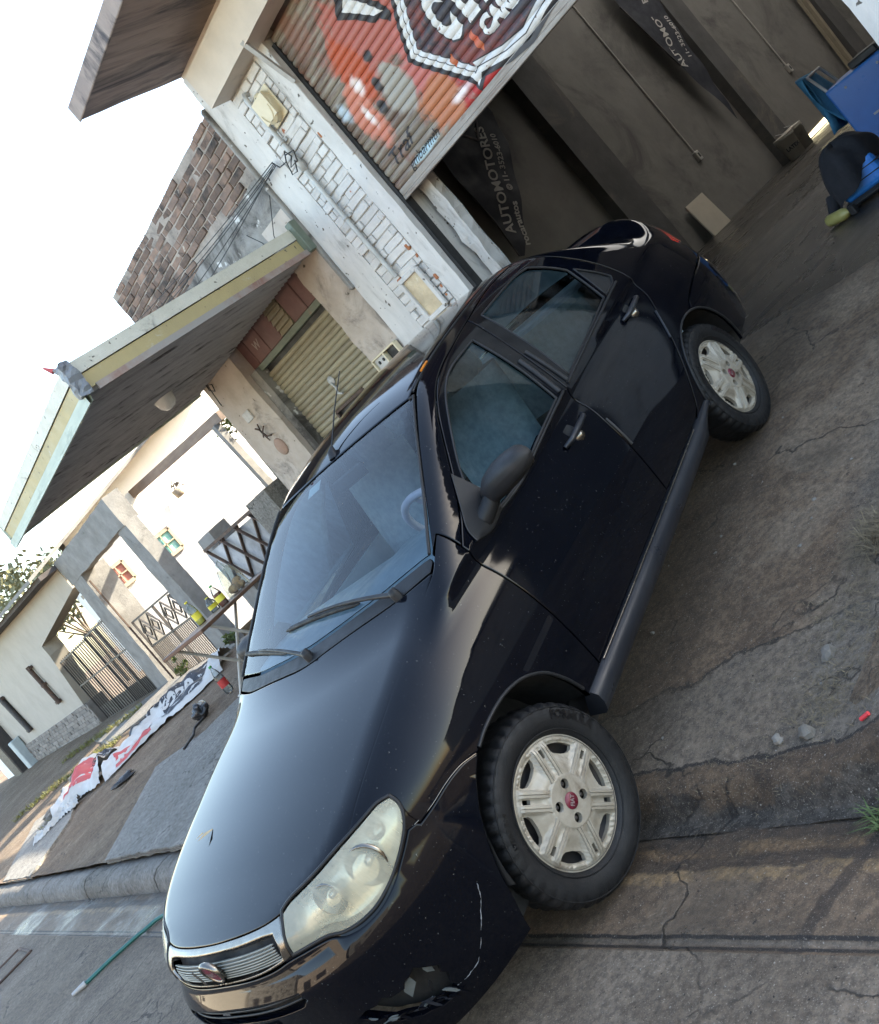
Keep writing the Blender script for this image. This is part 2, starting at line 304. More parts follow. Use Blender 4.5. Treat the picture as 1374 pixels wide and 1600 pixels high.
def slab(name, poly, m, th=.03, lift=.012, label=None):
    # outline on the ground -> uneven slab with a worn edge
    b = MB(); q = [np.array(p) for p in poly]; pts = []
    for i in range(len(q)):
        a, c = q[i], q[(i + 1) % len(q)]; n = max(1, int(np.linalg.norm(c - a) / .12))
        for j in range(n):
            p = a + (c - a) * j / n; pts.append((p[0] + nz(p[0], p[1], 7, .025, 4), p[1] + nz(p[0], p[1], 7, .025, 6)))
    g = [Vector((x, y)) for x, y in pts]; n = len(g); gx = np.arange(min(p.x for p in g), max(p.x for p in g), .16); gy = np.arange(min(p.y for p in g), max(p.y for p in g), .16)
    G = np.stack(np.meshgrid(gx, gy), -1).reshape(-1, 2); pa = np.array(pts); x, y = G[:, 0], G[:, 1]; r = np.zeros(len(G), bool); j = n - 1
    for i in range(n):
        c = (pa[i, 1] > y) != (pa[j, 1] > y); dy = pa[j, 1] - pa[i, 1]
        if abs(dy) > 1e-12: r ^= c & (x < (pa[j, 0] - pa[i, 0]) * (y - pa[i, 1]) / dy + pa[i, 0])
        j = i
    V, _, Fc, _, _, _ = delaunay_2d_cdt(g + [Vector((float(a), float(c))) for a, c in G[r]], [(i, (i + 1) % n) for i in range(n)], [], 1, 1e-6)
    top = [(v.x, v.y, gh(v.x, v.y) + lift + nz(v.x, v.y, 1.5, .006)) for v in V]; b.add(top, [tuple(f) for f in Fc], True)
    ed = top[:n]; b.add(ed + [(x, y, z - th - lift) for x, y, z in ed], [(i, (i + 1) % n, n + (i + 1) % n, n + i) for i in range(n)])
    o = b.build(name, m); o['kind'] = 'structure'; return o
slab('pavement_slab', [(-6.05, .30), (-7.35, 1.45), (-6.4, 1.75), (-5.9, 2.4), (-5.3, 3.85), (-1.8, 3.88), (-1.85, .41)], SLABM)
slab('pavement_slab', [(-10.9, .17), (-13.0, 1.2), (-11.4, 1.55), (-9.9, 1.0), (-9.2, .21)], SLABM)
slab('pavement_slab', [(-12.9, 2.6), (-10.6, 3.4), (-9.0, 3.9), (-13.3, 3.9), (-16, 3.2)], SLABM, lift=.006)
slab('pavement_slab', [(-10.9, 1.9), (-11.9, 2.25), (-13.2, 2.05), (-12.2, 1.65)], SLABM)
# kerb stones: rounded concrete lengths with open joints
for (x0, x1) in ((-20, -14.6), (-14.5, -10.45), (-10.43, -8.05), (-8.03, -6.32), (-6.30, -4.3), (-4.28, -1.75), (1.78, 3.2), (3.25, 6)):
    k = MB(); prof = [(-.06, -.05), (-.055, .05), (-.03, .105), (.02, .135), (.08, .142), (.17, .140), (.19, -.05)]
    zk = lambda x, u, v: float(gz(x, float(cyl_(x)) - .06)) + v - (.02 if u < -.05 else 0)
    xs = lin(x0, x1, .09); k.grid(lambda x, j: (x, float(cyl_(x)) + prof[int(j)][0] + nz(x, j, 3, .014), zk(x, prof[int(j)][0], prof[int(j)][1]) + nz(x, j * .3, 4, .012, 2)), xs, range(len(prof)))
    for xe in (x0, x1): k.add([(xe, float(cyl_(xe)) + u, zk(xe, u, v)) for u, v in prof], [tuple(range(len(prof)))])
    struct(k.build('kerb', KERBM))
# wet film lying in the gutter
kW = MB(); WATER, wt_, wp_ = new_mat('gutter_water'); wp_.inputs['Base Color'].default_value = (.03, .026, .02, 1); wp_.inputs['Roughness'].default_value = .05; wp_.inputs['Specular IOR Level'].default_value = .7
for (x0, x1, w0, cyo) in ((-6.2, -3.4, .05, -.12), (-9.8, -8.0, .06, -.14)):
    xs = lin(x0, x1, .08); kW.grid(lambda x, u: (x, float(cyl_(x)) + cyo + u * (w0 + nz(x, 0, 2.2, .07, 5)) * math.sin(PI * min(1, max(0, (x - x0) / (x1 - x0)))) + nz(x, 0, 1.1, .04, 7), gh(x, float(cyl_(x)) + cyo) + .008), xs, [-1, -.5, 0, .5, 1])

# manhole-like round iron cover in the street
mh = thing('street_cover', 'rusty rimmed cover plate set in the street left of the car', 'cover', (-6.66, -.72, 0))
RUST = mat('rusty_iron', (.10, .055, .035), (.045, .03, .025), 12, .75, .12, .3, 80)
b_ = MB(); b_.box(-.26, .26, -.20, .20, -.03, .006); b_.build('plate', STREET, mh, bevel=.02)
b_ = MB()
for a, c in (((-.28, -.22), (.28, -.22)), ((.28, -.22), (.28, .22)), ((.28, .22), (-.28, .22)), ((-.28, .22), (-.28, -.22))): b_.bar((*a, .006), (*c, .006), .03, .02)
b_.build('rim', RUST, mh, bevel=.008)

# ------------------------------------------------------------------ masonry materials
WHITEP = mat('dirty_white_paint', (.60, .575, .545), (.50, .48, .455), 5, .75, .1, .35, 45, stain=(.20, .185, .165), sscale=2.4, slo=.52, shi=.74, stretch=(1.6, 1.6, .55), spot=(.09, .075, .06), pscale=20, plo=.66, phi=.71)
WBRICK = mat('white_painted_brick', (.60, .575, .545), (.53, .505, .48), 9, .75, .1, .5, 55, rand=.10, stain=(.36, .33, .30), sscale=6, slo=.60, shi=.8, spot=(.36, .12, .05), pscale=9, plo=.70, phi=.73)
JOINT = mat('painted_mortar', (.46, .445, .42), (.34, .325, .30), 10, .85, .1, .5, 60)
PLASTER = mat('weathered_plaster', (.50, .43, .37), (.40, .335, .28), 3.5, .85, .1, .5, 35, stain=(.115, .10, .085), sscale=1.7, slo=.54, shi=.72, spot=(.09, .07, .055), pscale=14, plo=.68, phi=.74)
OLDPL = mat('mouldy_plaster', (.30, .285, .265), (.20, .185, .165), 3, .9, .08, .6, 30, stain=(.045, .04, .036), sscale=2.1, slo=.45, shi=.66, spot=(.62, .60, .57), pscale=7, plo=.64, phi=.70)
CONC = mat('grey_concrete', (.22, .215, .205), (.155, .15, .14), 4, .85, .1, .5, 30, stain=(.06, .057, .052), sscale=2.2, slo=.55, shi=.75)
EAVEM = mat('stained_eave_concrete', (.33, .27, .24), (.24, .195, .18), 2.2, .9, .06, .4, 26, stain=(.06, .055, .062), sscale=2.0, slo=.45, shi=.7, stretch=(3.2, .35, 1))
BEAMM = mat('cream_painted_beam', (.60, .52, .44), (.52, .45, .38), 3, .8, .1, .3, 30, stain=(.28, .25, .23), sscale=2.4, slo=.6, shi=.8)
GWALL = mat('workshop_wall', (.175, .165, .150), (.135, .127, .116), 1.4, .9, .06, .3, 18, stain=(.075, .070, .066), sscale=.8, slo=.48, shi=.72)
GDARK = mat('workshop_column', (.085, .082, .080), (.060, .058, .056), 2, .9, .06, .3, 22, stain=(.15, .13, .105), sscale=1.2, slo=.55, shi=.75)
SOOT = mat('sooty_brick', (.21, .135, .10), (.135, .095, .078), 7, .92, .06, .7, 55, rand=.35, stain=(.035, .030, .028), sscale=3.2, slo=.48, shi=.68, spot=(.34, .30, .25), pscale=12, plo=.68, phi=.74)
MORTAR = mat('lime_mortar', (.36, .31, .27), (.22, .19, .165), 6, .95, .05, .6, 50, stain=(.07, .06, .055), sscale=3, slo=.5, shi=.7)
TILEM = mat('brick_flake', (.42, .16, .07), (.30, .11, .05), 12, .9)
STEEL = mat('galvanised_pipe', (.46, .46, .45), (.36, .35, .33), 8, .5, .1, .2, 50, metallic=.2, stain=(.16, .10, .06), sscale=5, slo=.66, shi=.8)
BLACK = mat('black_cable', (.012, .012, .013), (.02, .02, .02), 9, .6)
CREAMP = mat('cream_plastic', (.62, .53, .36), (.55, .46, .30), 6, .45, .1, .1, 40, stain=(.36, .29, .18), sscale=4, slo=.62, shi=.8)
PVC = mat('white_pvc_conduit', (.40, .38, .35), (.33, .31, .28), 7, .55)

# ------------------------------------------------------------------ garage building
GAR = thing('garage_building', 'vehicle workshop with painted roller shutter, white brick pilaster and concrete eave', 'workshop', (0, 0, 0))
YF = 3.9
w = boxgrid(-2.97, -2.66, YF, YF + .30, .38, 4.62, .09); w.rough(.007, 3).build('pilaster', WHITEP, GAR)
w = boxgrid(-2.155, -1.985, YF - .004, YF + .30, .38, 4.18, .08); w.rough(.008, 3.5).build('jamb', WHITEP, GAR)
bk = boxgrid(-2.66, -2.155, YF + .016, YF + .30, .38, 4.20, .2); wallb = bk.build('brick_wall', JOINT, GAR)
w = boxgrid(-2.66, -1.95, YF + .012, YF + .06, .38, 1.62, .08); w.rough(.006, 4).build('render_patch', WHITEP, GAR)
rb = random.Random(5)
def brick_mesh(L, H, D, m, i):
    b = MB(); b.box(-L / 2, L / 2, 0, D, -H / 2, H / 2); me = b.mesh('brick', m); bm = bmesh.new(); bm.from_mesh(me)
    bmesh.ops.subdivide_edges(bm, edges=bm.edges[:], cuts=1); bmesh.ops.bevel(bm, geom=[e for e in bm.edges if len(e.link_faces) == 2 and e.calc_face_angle() > .5], offset=.006, segments=1, affect='EDGES')
    for v in bm.verts: v.co += Vector(noise.noise_vector(v.co * 14 + Vector((i * 7, 0, 0)))) * .006
    bm.normal_update(); bm.to_mesh(me); bm.free(); return me
WB = [[brick_mesh(L, .066, .07, WBRICK, i * 3 + k) for k in range(3)] for i, L in enumerate((.235, .112))]
z = 1.66; row = 0
while z < 4.17:
    x = -2.652 + (.0 if row % 2 else -.06)
    while x < -2.16:
        L = .235 if rb.random() < .82 else .112; x1 = x + L
        a, c = max(x, -2.655), min(x1, -2.165)
        if c - a > .05:
            sc = (c - a) / L; o = link('brick', rb.choice(WB[0 if L > .2 else 1]), wallb, ((a + c) / 2, YF - .004 + rb.uniform(-.010, .012), z + rb.uniform(-.006, .006)), (rb.uniform(-.05, .05), rb.uniform(-.03, .03), rb.uniform(-.05, .05)), (sc, 1, 1))
        x = x1 + .008
    z += .0725; row += 1
# bare orange patches where the paint has come off
for (x, z, a, c) in ((-2.19, 2.36, .03, .05), (-2.175, 2.26, .02, .03), (-2.16, 2.05, .035, .05), (-2.18, 1.97, .02, .03), (-2.14, 3.42, .02, .05), (-2.50, 2.23, .05, .03), (-2.20, 1.90, .02, .02)):
    w = MB(); w.box(x - a / 2, x + a / 2, YF - .012, YF + .02, z - c / 2, z + c / 2); w.rough(.010, 22).build('bare_brick', TILEM, GAR, bevel=.006)
# beam, head wall, eave slab
w = boxgrid(-2.66, 2.0, YF - .21, YF + .02, 4.18, 4.50, .16); w.rough(.006, 2.5).build('beam', BEAMM, GAR)
w = boxgrid(-2.97, 2.0, YF + .022, YF + .28, 4.505, 4.76, .2); w.rough(.006, 2.5).build('head_wall', BEAMM, GAR)
w = boxgrid(-2.972, 2.0, 2.90, YF + .4, 4.663, 4.755, .2); w.rough(.008, 2.2).build('eave_slab', EAVEM, GAR)
w = MB(); w.box(-2.985, 2.0, 2.885, 2.905, 4.655, 4.80); w.build('eave_edge', EAVEM, GAR, bevel=.006)
w = boxgrid(-2.665, -1.97, YF + .06, YF + .28, 4.19, 4.505, .2); w.build('lintel_end', BEAMM, GAR)
# right pilaster, side walls, roof of the hall
w = boxgrid(1.235, 1.95, YF - .002, YF + .30, .38, 4.18, .09); w.rough(.010, 3.2).build('pilaster', WHITEP, GAR)
w = boxgrid(1.95, 3.6, YF + .03, YF + .28, .38, 4.18, .4); w.build('front_wall', GDARK, GAR)
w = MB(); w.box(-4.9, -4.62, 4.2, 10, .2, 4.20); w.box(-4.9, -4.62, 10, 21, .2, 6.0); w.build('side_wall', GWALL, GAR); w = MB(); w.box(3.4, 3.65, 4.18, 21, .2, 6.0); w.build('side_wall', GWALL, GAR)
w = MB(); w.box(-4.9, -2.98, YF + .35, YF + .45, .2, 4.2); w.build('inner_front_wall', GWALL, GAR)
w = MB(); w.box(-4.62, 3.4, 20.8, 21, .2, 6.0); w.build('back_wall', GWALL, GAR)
w = MB(); w.box(-4.9, -2.9, 4.25, 10, 4.20, 4.32); w.box(-2.9, 3.65, 4.19, 10, 4.80, 4.95); w.box(-2.98, -2.9, 4.25, 10, 4.32, 4.95); w.box(-4.9, 3.65, 9.9, 10, 4.33, 6.0)
for (a, c) in ((10, 11.2), (13.2, 14.4), (16.4, 17.6), (19.6, 21)): w.box(-4.9, 3.65, a, c, 6.0, 6.12)
w.build('roof', CONC, GAR)
SKYL, kt_, kp_ = new_mat('added_skylight_sheet'); kt_.nodes.remove(kp_); tl_ = nd(kt_, 'ShaderNodeBsdfTranslucent'); tl_.inputs[0].default_value = (.50, .495, .485, 1); kt_.links.new(tl_.outputs[0], kt_.nodes['Material Output'].inputs[0])  # translucent roof sheets, added unseen to brighten the dark hall
for (a, c) in ((11.2, 13.2), (14.4, 16.4), (17.6, 19.6)): w = MB(); w.add([(-4.9, a, 6.05), (3.65, a, 6.05), (3.65, c, 6.05), (-4.9, c, 6.05)], [(0, 1, 2, 3)]); w.build('added_skylight', SKYL, GAR)
w = MB(); w.add([(-1.2, 5.4, 4.9), (2.6, 5.4, 4.9), (2.6, 8.2, 4.9), (-1.2, 8.2, 4.9)], [(0, 1, 2, 3)])
for (y0, y1, m_) in ((9.35, 10.0, GDARK), (13.45, 13.95, GDARK), (17.6, 18.1, GDARK), (5.3, 5.75, GDARK)):
    w = boxgrid(-4.63, -4.44, y0, y1, ZF - .05, 4.19, .3); w.rough(.006, 2).build('column', m_, GAR)
w = boxgrid(-4.64, -4.50, 10.0, 13.45, 1.0, 1.03, .5); 
# low gap with daylight under the rear side gate
w = MB(); w.add([(-4.612, 13.97, ZF + .012), (-4.612, 16.9, ZF + .012), (-4.612, 16.9, ZF + .135), (-4.612, 14.6, ZF + .07)], [(0, 1, 2, 3)])
SLIT, st_, sp_ = new_mat('daylight_gap'); sp_.inputs['Base Color'].default_value = (1, .95, .8, 1); sp_.inputs['Emission Color'].default_value = (1, .90, .62, 1); sp_.inputs['Emission Strength'].default_value = 1.0
w.build('door_gap', SLIT, GAR)

# ------------------------------------------------------------------ roller shutter with its painted mural
def mural_mat():
    m, t, p = new_mat('sprayed_shutter_paint'); tc = t.nodes.new('ShaderNodeTexCoord'); oi = t.nodes.new('ShaderNodeObjectInfo')
    ad = nd(t, 'ShaderNodeVectorMath', operation='ADD'); t.links.new(tc.outputs['Object'], ad.inputs[0]); t.links.new(oi.outputs['Location'], ad.inputs[1]); v = ad.outputs[0]
    base = noise_t(t, v, 5, 9, .7, (.35, 1, 5)); c = mixc(t, ramp(t, base, .38, .66), (.12, .070, .050), (.27, .24, .19))
    c = mixc(t, ramp(t, noise_t(t, v, 2.4, 4, .6), .52, .62), c, (.20, .105, .075))
    def blob(cx, cz, rx, rz, col, soft=.35, ns=3.5):
        nonlocal c
        mp = t.nodes.new('ShaderNodeMapping'); mp.inputs['Location'].default_value = (-cx / rx, 0, -cz / rz); mp.inputs['Scale'].default_value = (1 / rx, 0, 1 / rz); t.links.new(v, mp.inputs[0])
        ln = nd(t, 'ShaderNodeVectorMath', operation='LENGTH'); t.links.new(mp.outputs[0], ln.inputs[0])
        n = noise_t(t, v, ns, 5, .6, None, 1.); d = math_n(t, 'ADD', ln.outputs['Value'], math_n(t, 'MULTIPLY', math_n(t, 'SUBTRACT', n, .5), 1.6))
        c = mixc(t, math_n(t, 'SUBTRACT', 1.0, ramp(t, d, 1 - soft, 1.0)), c, col)
    blob(-1.25, 3.60, .50, .42, (.36, .10, .075)); blob(-1.55, 3.50, .17, .32, (.40, .075, .03)); blob(-1.05, 3.08, .26, .36, (.42, .12, .10)); blob(-.35, 2.80, .85, .26, (.36, .02, .02), .3)
    blob(-1.12, 2.88, .26, .20, (.42, .15, .07)); blob(-1.72, 3.25, .14, .30, (.50, .17, .11)); blob(-1.60, 3.42, .07, .10, (.72, .62, .58), .8); blob(-1.70, 3.22, .05, .14, (.72, .62, .58), .8)
    blob(-1.32, 3.17, .16, .22, (.30, .27, .23)); blob(-1.88, 3.38, .08, .12, (.42, .50, .55), .7); blob(-.92, 2.80, .16, .05, (.74, .64, .62), .8); blob(-1.50, 2.84, .20, .13, (.185, .15, .115), .5)
    blob(-1.50, 2.74, .24, .035, (.40, .55, .60), .5, 6); blob(-1.45, 3.30, .05, .07, (.04, .035, .035), .4); blob(-1.35, 3.48, .06, .05, (.04, .035, .035), .4); blob(-1.55, 3.18, .05, .06, (.04, .035, .035), .4)
    n2 = noise_t(t, v, 30, 6, .7, (.5, 1, 2)); c = mixc(t, ramp(t, n2, .62, .72), c, (.13, .075, .05)); t.links.new(c, p.inputs['Base Color']); p.inputs['Roughness'].default_value = .55
    return m
MURAL = mural_mat(); SLATM = mat('rusty_green_slat', (.30, .265, .175), (.235, .20, .135), 7, .6, .12, .25, 60, stain=(.14, .085, .055), sscale=4, slo=.55, shi=.75, stretch=(.3, 1, 3), rand=.12)
SHT = thing('roller_shutter', 'half raised roller shutter sprayed with red mural and CARS shield', 'roller shutter', (0, YF + .08, 0))
PIT = .0615; Z0 = 2.70
def slat_y(v): return -.016 * math.sin(PI * min(1, max(0, v)))**.7            # v 0..1 over one slat
def slat_mesh(x0, x1, pit, m, name='slat'):
    b = MB(); vs = [0, .04, .15, .3, .5, .7, .85, .96]; b.grid(lambda x, v: (x, slat_y(v), v * pit), [x0, (x0 + x1) / 2, x1], vs, True); b.add([(x0, 0, .96 * pit), (x1, 0, .96 * pit), (x1, .008, pit), (x0, .008, pit)], [(0, 1, 2, 3)]); return b.mesh(name, m)
sm_ = slat_mesh(-1.955, 1.23, PIT, MURAL); NS = int((4.20 - Z0) / PIT)
for i in range(NS): link('slat', sm_, SHT, (0, 0 + .0015 * (i % 2), Z0 + i * PIT))
w = MB(); w.box(-1.955, 1.23, -.022, .012, 2.615, 2.648); w.box(-1.955, 1.23, -.016, .008, 2.648, 2.70); w.build('bottom_rail', mat('worn_grey_rail', (.33, .30, .27), (.22, .19, .16), 9, .6, .12, .2, 60, stain=(.13, .07, .045), sscale=5, slo=.5, shi=.7, stretch=(.3, 1, 2)), SHT, bevel=.004)
w = MB(); w.lathe([(.17, -1.95), (.17, 1.23)], 24, Matrix.Translation((0, .20, 4.28)) @ Matrix.Rotation(PI / 2, 4, 'Y')); w.build('roll', MURAL, SHT)
for xa in (-1.985, 1.226): w = MB(); w.box(xa, xa + .036, -.03, .05, .40, 4.12); w.build('guide_channel', BLACK, SHT)
w = MB(); w.box(-2.0, -1.975, -.10, -.075, 3.12, 4.10); w.build('guide_cover', WHITEP, SHT, bevel=.004)
w = MB(); w.bar((-1.93, -.285, 4.215), (-1.97, -.09, 3.80), .035, .03); w.build('brace', STEEL, SHT)
def on_slats(verts2, faces, name, m, lift=.004):
    """flat paint shapes bent onto the slats: cut at the slat lines, then pushed to the slat face"""
    me = bpy.data.meshes.new(name); me.from_pydata([(u, 0, v) for u, v in verts2], [], faces); b = bmesh.new(); b.from_mesh(me); bpy.data.meshes.remove(me)
    zs = [v for _, v in verts2]; k0, k1 = int((min(zs) - Z0) / PIT) - 1, int((max(zs) - Z0) / PIT) + 1
    for k in range(k0, k1 + 1):
        for f in (0, .12, .3, .5, .7, .88):
            zz = Z0 + (k + f) * PIT
            if min(zs) < zz < max(zs): bmesh.ops.bisect_plane(b, geom=b.verts[:] + b.edges[:] + b.faces[:], plane_co=(0, 0, zz), plane_no=(0, 0, 1), dist=1e-6)
    for v in b.verts:
        k = (v.co.z - Z0) / PIT; fr = k - math.floor(k); v.co.y = slat_y(fr) - lift if v.co.z > Z0 else -.020
    dl = [f for f in b.faces if f.calc_center_median().z > 4.18]; bmesh.ops.delete(b, geom=dl, context='FACES')
    m2 = bpy.data.meshes.new(name); b.normal_update(); b.to_mesh(m2); b.free(); m2.materials.append(m); o = bpy.data.objects.new(name, m2); COL.objects.link(o); o.parent = SHT; return o
def poly2(q): return q, [tuple(range(len(q)))]
def tri2(q):
    V, _, Fc, _, _, _ = delaunay_2d_cdt([Vector(p) for p in q], [(i, (i + 1) % len(q)) for i in range(len(q))], [], 1, 1e-7); return [(v.x, v.y) for v in V], [tuple(f) for f in Fc]
MBLK = mat('mural_black', (.022, .02, .022), (.035, .03, .032), 9, .55); MWHT = mat('mural_white', (.66, .645, .62), (.52, .50, .48), 12, .55, spot=(.2, .12, .09), pscale=30, plo=.66, phi=.72); MRED = mat('mural_dark_red', (.095, .045, .05), (.19, .05, .04), 5, .55, stain=(.04, .035, .042), sscale=4, slo=.42, shi=.6)
MGRY = mat('mural_grey_white', (.50, .50, .51), (.62, .62, .62), 6, .55); MORG = mat('mural_orange_red', (.50, .10, .06), (.42, .14, .05), 8, .55)
def offs(q, d):
    q = np.array(q, float); e = np.roll(q, -1, 0) - q; n = np.stack([-e[:, 1], e[:, 0]], -1); n /= np.linalg.norm(n, axis=1, keepdims=True); mm = n + np.roll(n, 1, 0); mm /= np.maximum((mm * mm).sum(1, keepdims=True) / 2, .5)
    return [tuple(p) for p in q + mm * d]
sh = [(-.62, 4.1), (-.80, 3.68), (-.99, 3.42), (-1.11, 3.21), (-1.05, 3.11), (-.815, 2.785), (-.80, 2.70), (-.70, 2.745), (-.477, 2.675), (-.267, 2.645), (-.06, 2.685), (.1, 2.70), (.32, 2.78), (.5, 2.95), (.68, 3.25), (.52, 3.6), (.35, 4.1)]
on_slats(*tri2(sh), 'shield_outline', MBLK, .003); s2 = offs(sh, .035); s2[6] = (-.785, 2.735); on_slats(*tri2(s2), 'shield_band', MWHT, .0042); on_slats(*tri2(offs(sh, .072)), 'shield_seam', MBLK, .0050); on_slats(*tri2(offs(sh, .079)), 'shield_band', MGRY, .0056); on_slats(*tri2(offs(sh, .112)), 'shield_outline', MBLK, .0064); on_slats(*tri2(offs(sh, .120)), 'shield_field', MRED, .0072)
def letters(s, size, cx, cz, m, lift, shear=0., fat=.012, sx=1., rot=0.):
    v, f = text2d(s, size, fat, shear); ca, sa = math.cos(rot), math.sin(rot); on_slats([(cx + (u * sx) * ca - w_ * sa, cz + u * sx * sa + w_ * ca) for u, w_ in v], f, 'painted_letters', m, lift)
letters('C E R O', .46, -.355, 3.20, MBLK, .0082, .0, .046, .50); letters('C E R O', .46, -.355, 3.20, MWHT, .0092, 0, .030, .50)
letters('CARS', .150, -.325, 2.935, MBLK, .0082, .12, .016, .95, -.02); letters('CARS', .150, -.325, 2.935, MWHT, .0092, .12, .010, .95, -.02)
for q in ([(-.60, 2.99), (-.565, 3.01), (-.55, 2.90), (-.575, 2.85), (-.605, 2.90)], [(-.84, 2.99), (-.80, 3.02), (-.79, 2.95), (-.83, 2.93)]): on_slats(*tri2(q), 'paint_patch', MORG, .0078)
letters('Traf', .15, -1.68, 2.88, MBLK, .0034, .3, .001, 1.25, .05); letters('gmbarmth', .10, -1.50, 2.757, MBLK, .0034, .25, .0, 1.0, .03)
for q in ([(-1.36, 3.80), (-1.25, 3.90), (-1.1, 3.78), (-.98, 3.62), (-.95, 3.52), (-1.0, 3.47), (-1.06, 3.55), (-1.12, 3.56), (-1.22, 3.68)], [(-1.28, 3.80), (-1.18, 3.84), (-1.08, 3.70), (-1.0, 3.56), (-1.08, 3.59), (-1.18, 3.70)]):
    on_slats(*tri2(q), 'paint_patch', MBLK if q[0][0] < -1.3 else MWHT, .0034 if q[0][0] < -1.3 else .0044)

# ------------------------------------------------------------------ things on the pilaster
L = thing('wall_lamp', 'cream plastic wall light cover on white brick pilaster beside conduit', 'wall light', (-2.335, YF - .01, 3.86))
b_ = MB(); b_.grid(lambda u, v: (.095 * math.cos(u) * (1 if v < 1 else .72) * (1.0 + .0 * v), -.004 - .085 * v * (.6 + .4 * (1 if math.sin(u) < 0 else .6)), .135 * math.sin(u) * (1 if v < 1 else .8)), np.linspace(0, 2 * PI, 33), [0, .35, .75, 1.0, 1.001]); b_.box(-.09, .09, -.082, -.06, -.10, .10); b_.build('cover', CREAMP, L, bevel=.01, seg=2)
b_ = MB(); b_.box(-.11, .11, -.012, .0, -.14, .14); b_.build('backplate', CREAMP, L, bevel=.006)
P = thing('conduit_pipe', 'grey vertical conduit pipe running down the white brick pilaster', 'pipe', (-2.475, YF - .02, 0))
b_ = MB(); b_.tube([(.01, .03, 4.075), (.01, -.012, 4.085), (.0, -.02, 4.05), (0, -.02, 3.6), (-.004, -.02, 3.0), (0, -.02, 2.6), (.012, -.02, 2.26)], .021, 10); b_.build('pipe', STEEL, P)
for zc in (3.62, 2.86):
    b_ = MB(); b_.lathe([(.023, -.012), (.027, -.012), (.027, .012), (.023, .012)], 14, Matrix.Translation((0, -.02, zc))); b_.box(-.05, .05, -.006, .014, zc - .014, zc + .014); b_.build('clamp', STEEL, P)
b_ = MB(); b_.lathe([(.021, 3.5), (.027, 3.5), (.029, 3.42), (.027, 3.34), (.021, 3.34)], 14, Matrix.Translation((0, -.02, 0))); b_.build('coupling', STEEL, P)
N = thing('meter_niche', 'framed meter niche with dirty yellowed pane low on white pilaster', 'meter box', (-2.362, YF, 2.02))
fr_ = [(-.125, -.175, .125, .175)]
b_ = MB(); x0, x1, z0, z1 = -.125, .125, -.18, .185
for a, c in (((x0, z0), (x1, z0)), ((x1, z0), (x1, z1)), ((x1, z1), (x0, z1)), ((x0, z1), (x0, z0))): b_.bar((a[0], -.035, a[1]), (c[0], -.035, c[1]), .04, .032, (0, 1, 0))
b_.build('frame', WHITEP, N, bevel=.006)
b_ = MB(); b_.box(-.11, .11, -.028, -.018, -.165, .17); b_.build('pane', mat('yellowed_pane', (.55, .43, .27), (.34, .26, .16), 7, .35, .15, .1, 30, stain=(.66, .60, .48), sscale=6, slo=.55, shi=.7, spot=(.16, .06, .04), pscale=10, plo=.69, phi=.74), N)
# telephone and power wires between the houses
for k, (za, zb, y0) in enumerate(((3.60, 3.98, YF - .05), (3.585, 3.90, YF - .06), (3.57, 3.86, YF - .07), (3.56, 3.72, YF - .05), (3.55, 3.60, YF - .08))):
    W_ = MB(); W_.tube([(-2.70 + (-3.75) * t, y0 + .02 * math.sin(t * 5 + k), za + (zb - za) * t - .035 * (1 + .3 * k) * math.sin(PI * t)) for t in np.linspace(0, 1, 22)], .0042, 5)
    tag(W_.build('overhead_wire', BLACK), ['topmost of the five black cables sagging along the brick wall', 'second from top of the five black cables on the brick wall', 'middle one of the five black cables on the brick wall', 'second from bottom of the five black cables on the brick wall', 'lowest of the five black cables, crossing the mouldy plaster'][k], 'cable', 'black cables along the brick wall')
W_ = MB(); W_.tube([(-2.72, 3.86, 3.60), (-2.66, 3.84, 3.52), (-2.56, 3.84, 3.50), (-2.50, 3.84, 3.56), (-2.46, 3.83, 3.49), (-2.55, 3.83, 3.44), (-2.44, 3.83, 3.43), (-2.40, 3.83, 3.50), (-2.50, 3.82, 3.53)], .006, 6); W_.tube([(-2.56, 3.84, 3.50), (-2.6, 3.84, 3.40), (-2.52, 3.83, 3.38), (-2.46, 3.83, 3.45)], .005, 6)
tag(W_.build('cable_tangle', BLACK), 'tangle of black wires knotted at the conduit pipe', 'wires')
W_ = MB(); W_.tube([(-3.0, 3.88, 3.5), (-3.3, 3.86, 3.25), (-3.42, 3.86, 3.05), (-3.5, 3.87, 3.3), (-3.6, 3.87, 3.45)], .004, 5); tag(W_.build('loose_wire', BLACK), 'loose thin wire looping on the mouldy wall above the awning', 'wire')

# ------------------------------------------------------------------ the shop next door
SHP = thing('shop_building', 'old shop with green slatted shutter, sooty brick parapet and plastered pillars', 'shop', (0, 0, 0))
w = boxgrid(-3.475, -2.975, YF + .01, YF + .25, .38, 3.35, .08); w.rough(.016, 3.0).build('pilaster', PLASTER, SHP)
w = MB(); w.box(-3.02, -2.972, YF - .03, YF + .02, 2.45, 4.35); w.rough(.02, 6).build('wall_seam', OLDPL, SHP, bevel=.01)
w = boxgrid(-5.95, -5.16, YF, YF + .42, .38, 2.98, .08); w.rough(.012, 2.6).build('pillar', PLASTER, SHP)
w = boxgrid(-5.158, -5.02, YF + .06, YF + .3, .38, 2.66, .1); w.rough(.008, 3).build('jamb', OLDPL, SHP)
pw = boxgrid(-6.32, -2.98, YF + .10, YF + .34, 2.98, 4.37, .14); par = pw.rough(.012, 2).build('parapet', MORTAR, SHP)
w = boxgrid(-6.3, -3.0, YF + .072, YF + .12, 2.99, 3.70, .07); w.rough(.022, 2.4).build('plaster_coat', OLDPL, SHP)
SB = [[brick_mesh(L, .067, .06, SOOT, 30 + i * 4 + k) for k in range(4)] for i, L in enumerate((.225, .105))]
z = 3.70; row = 0
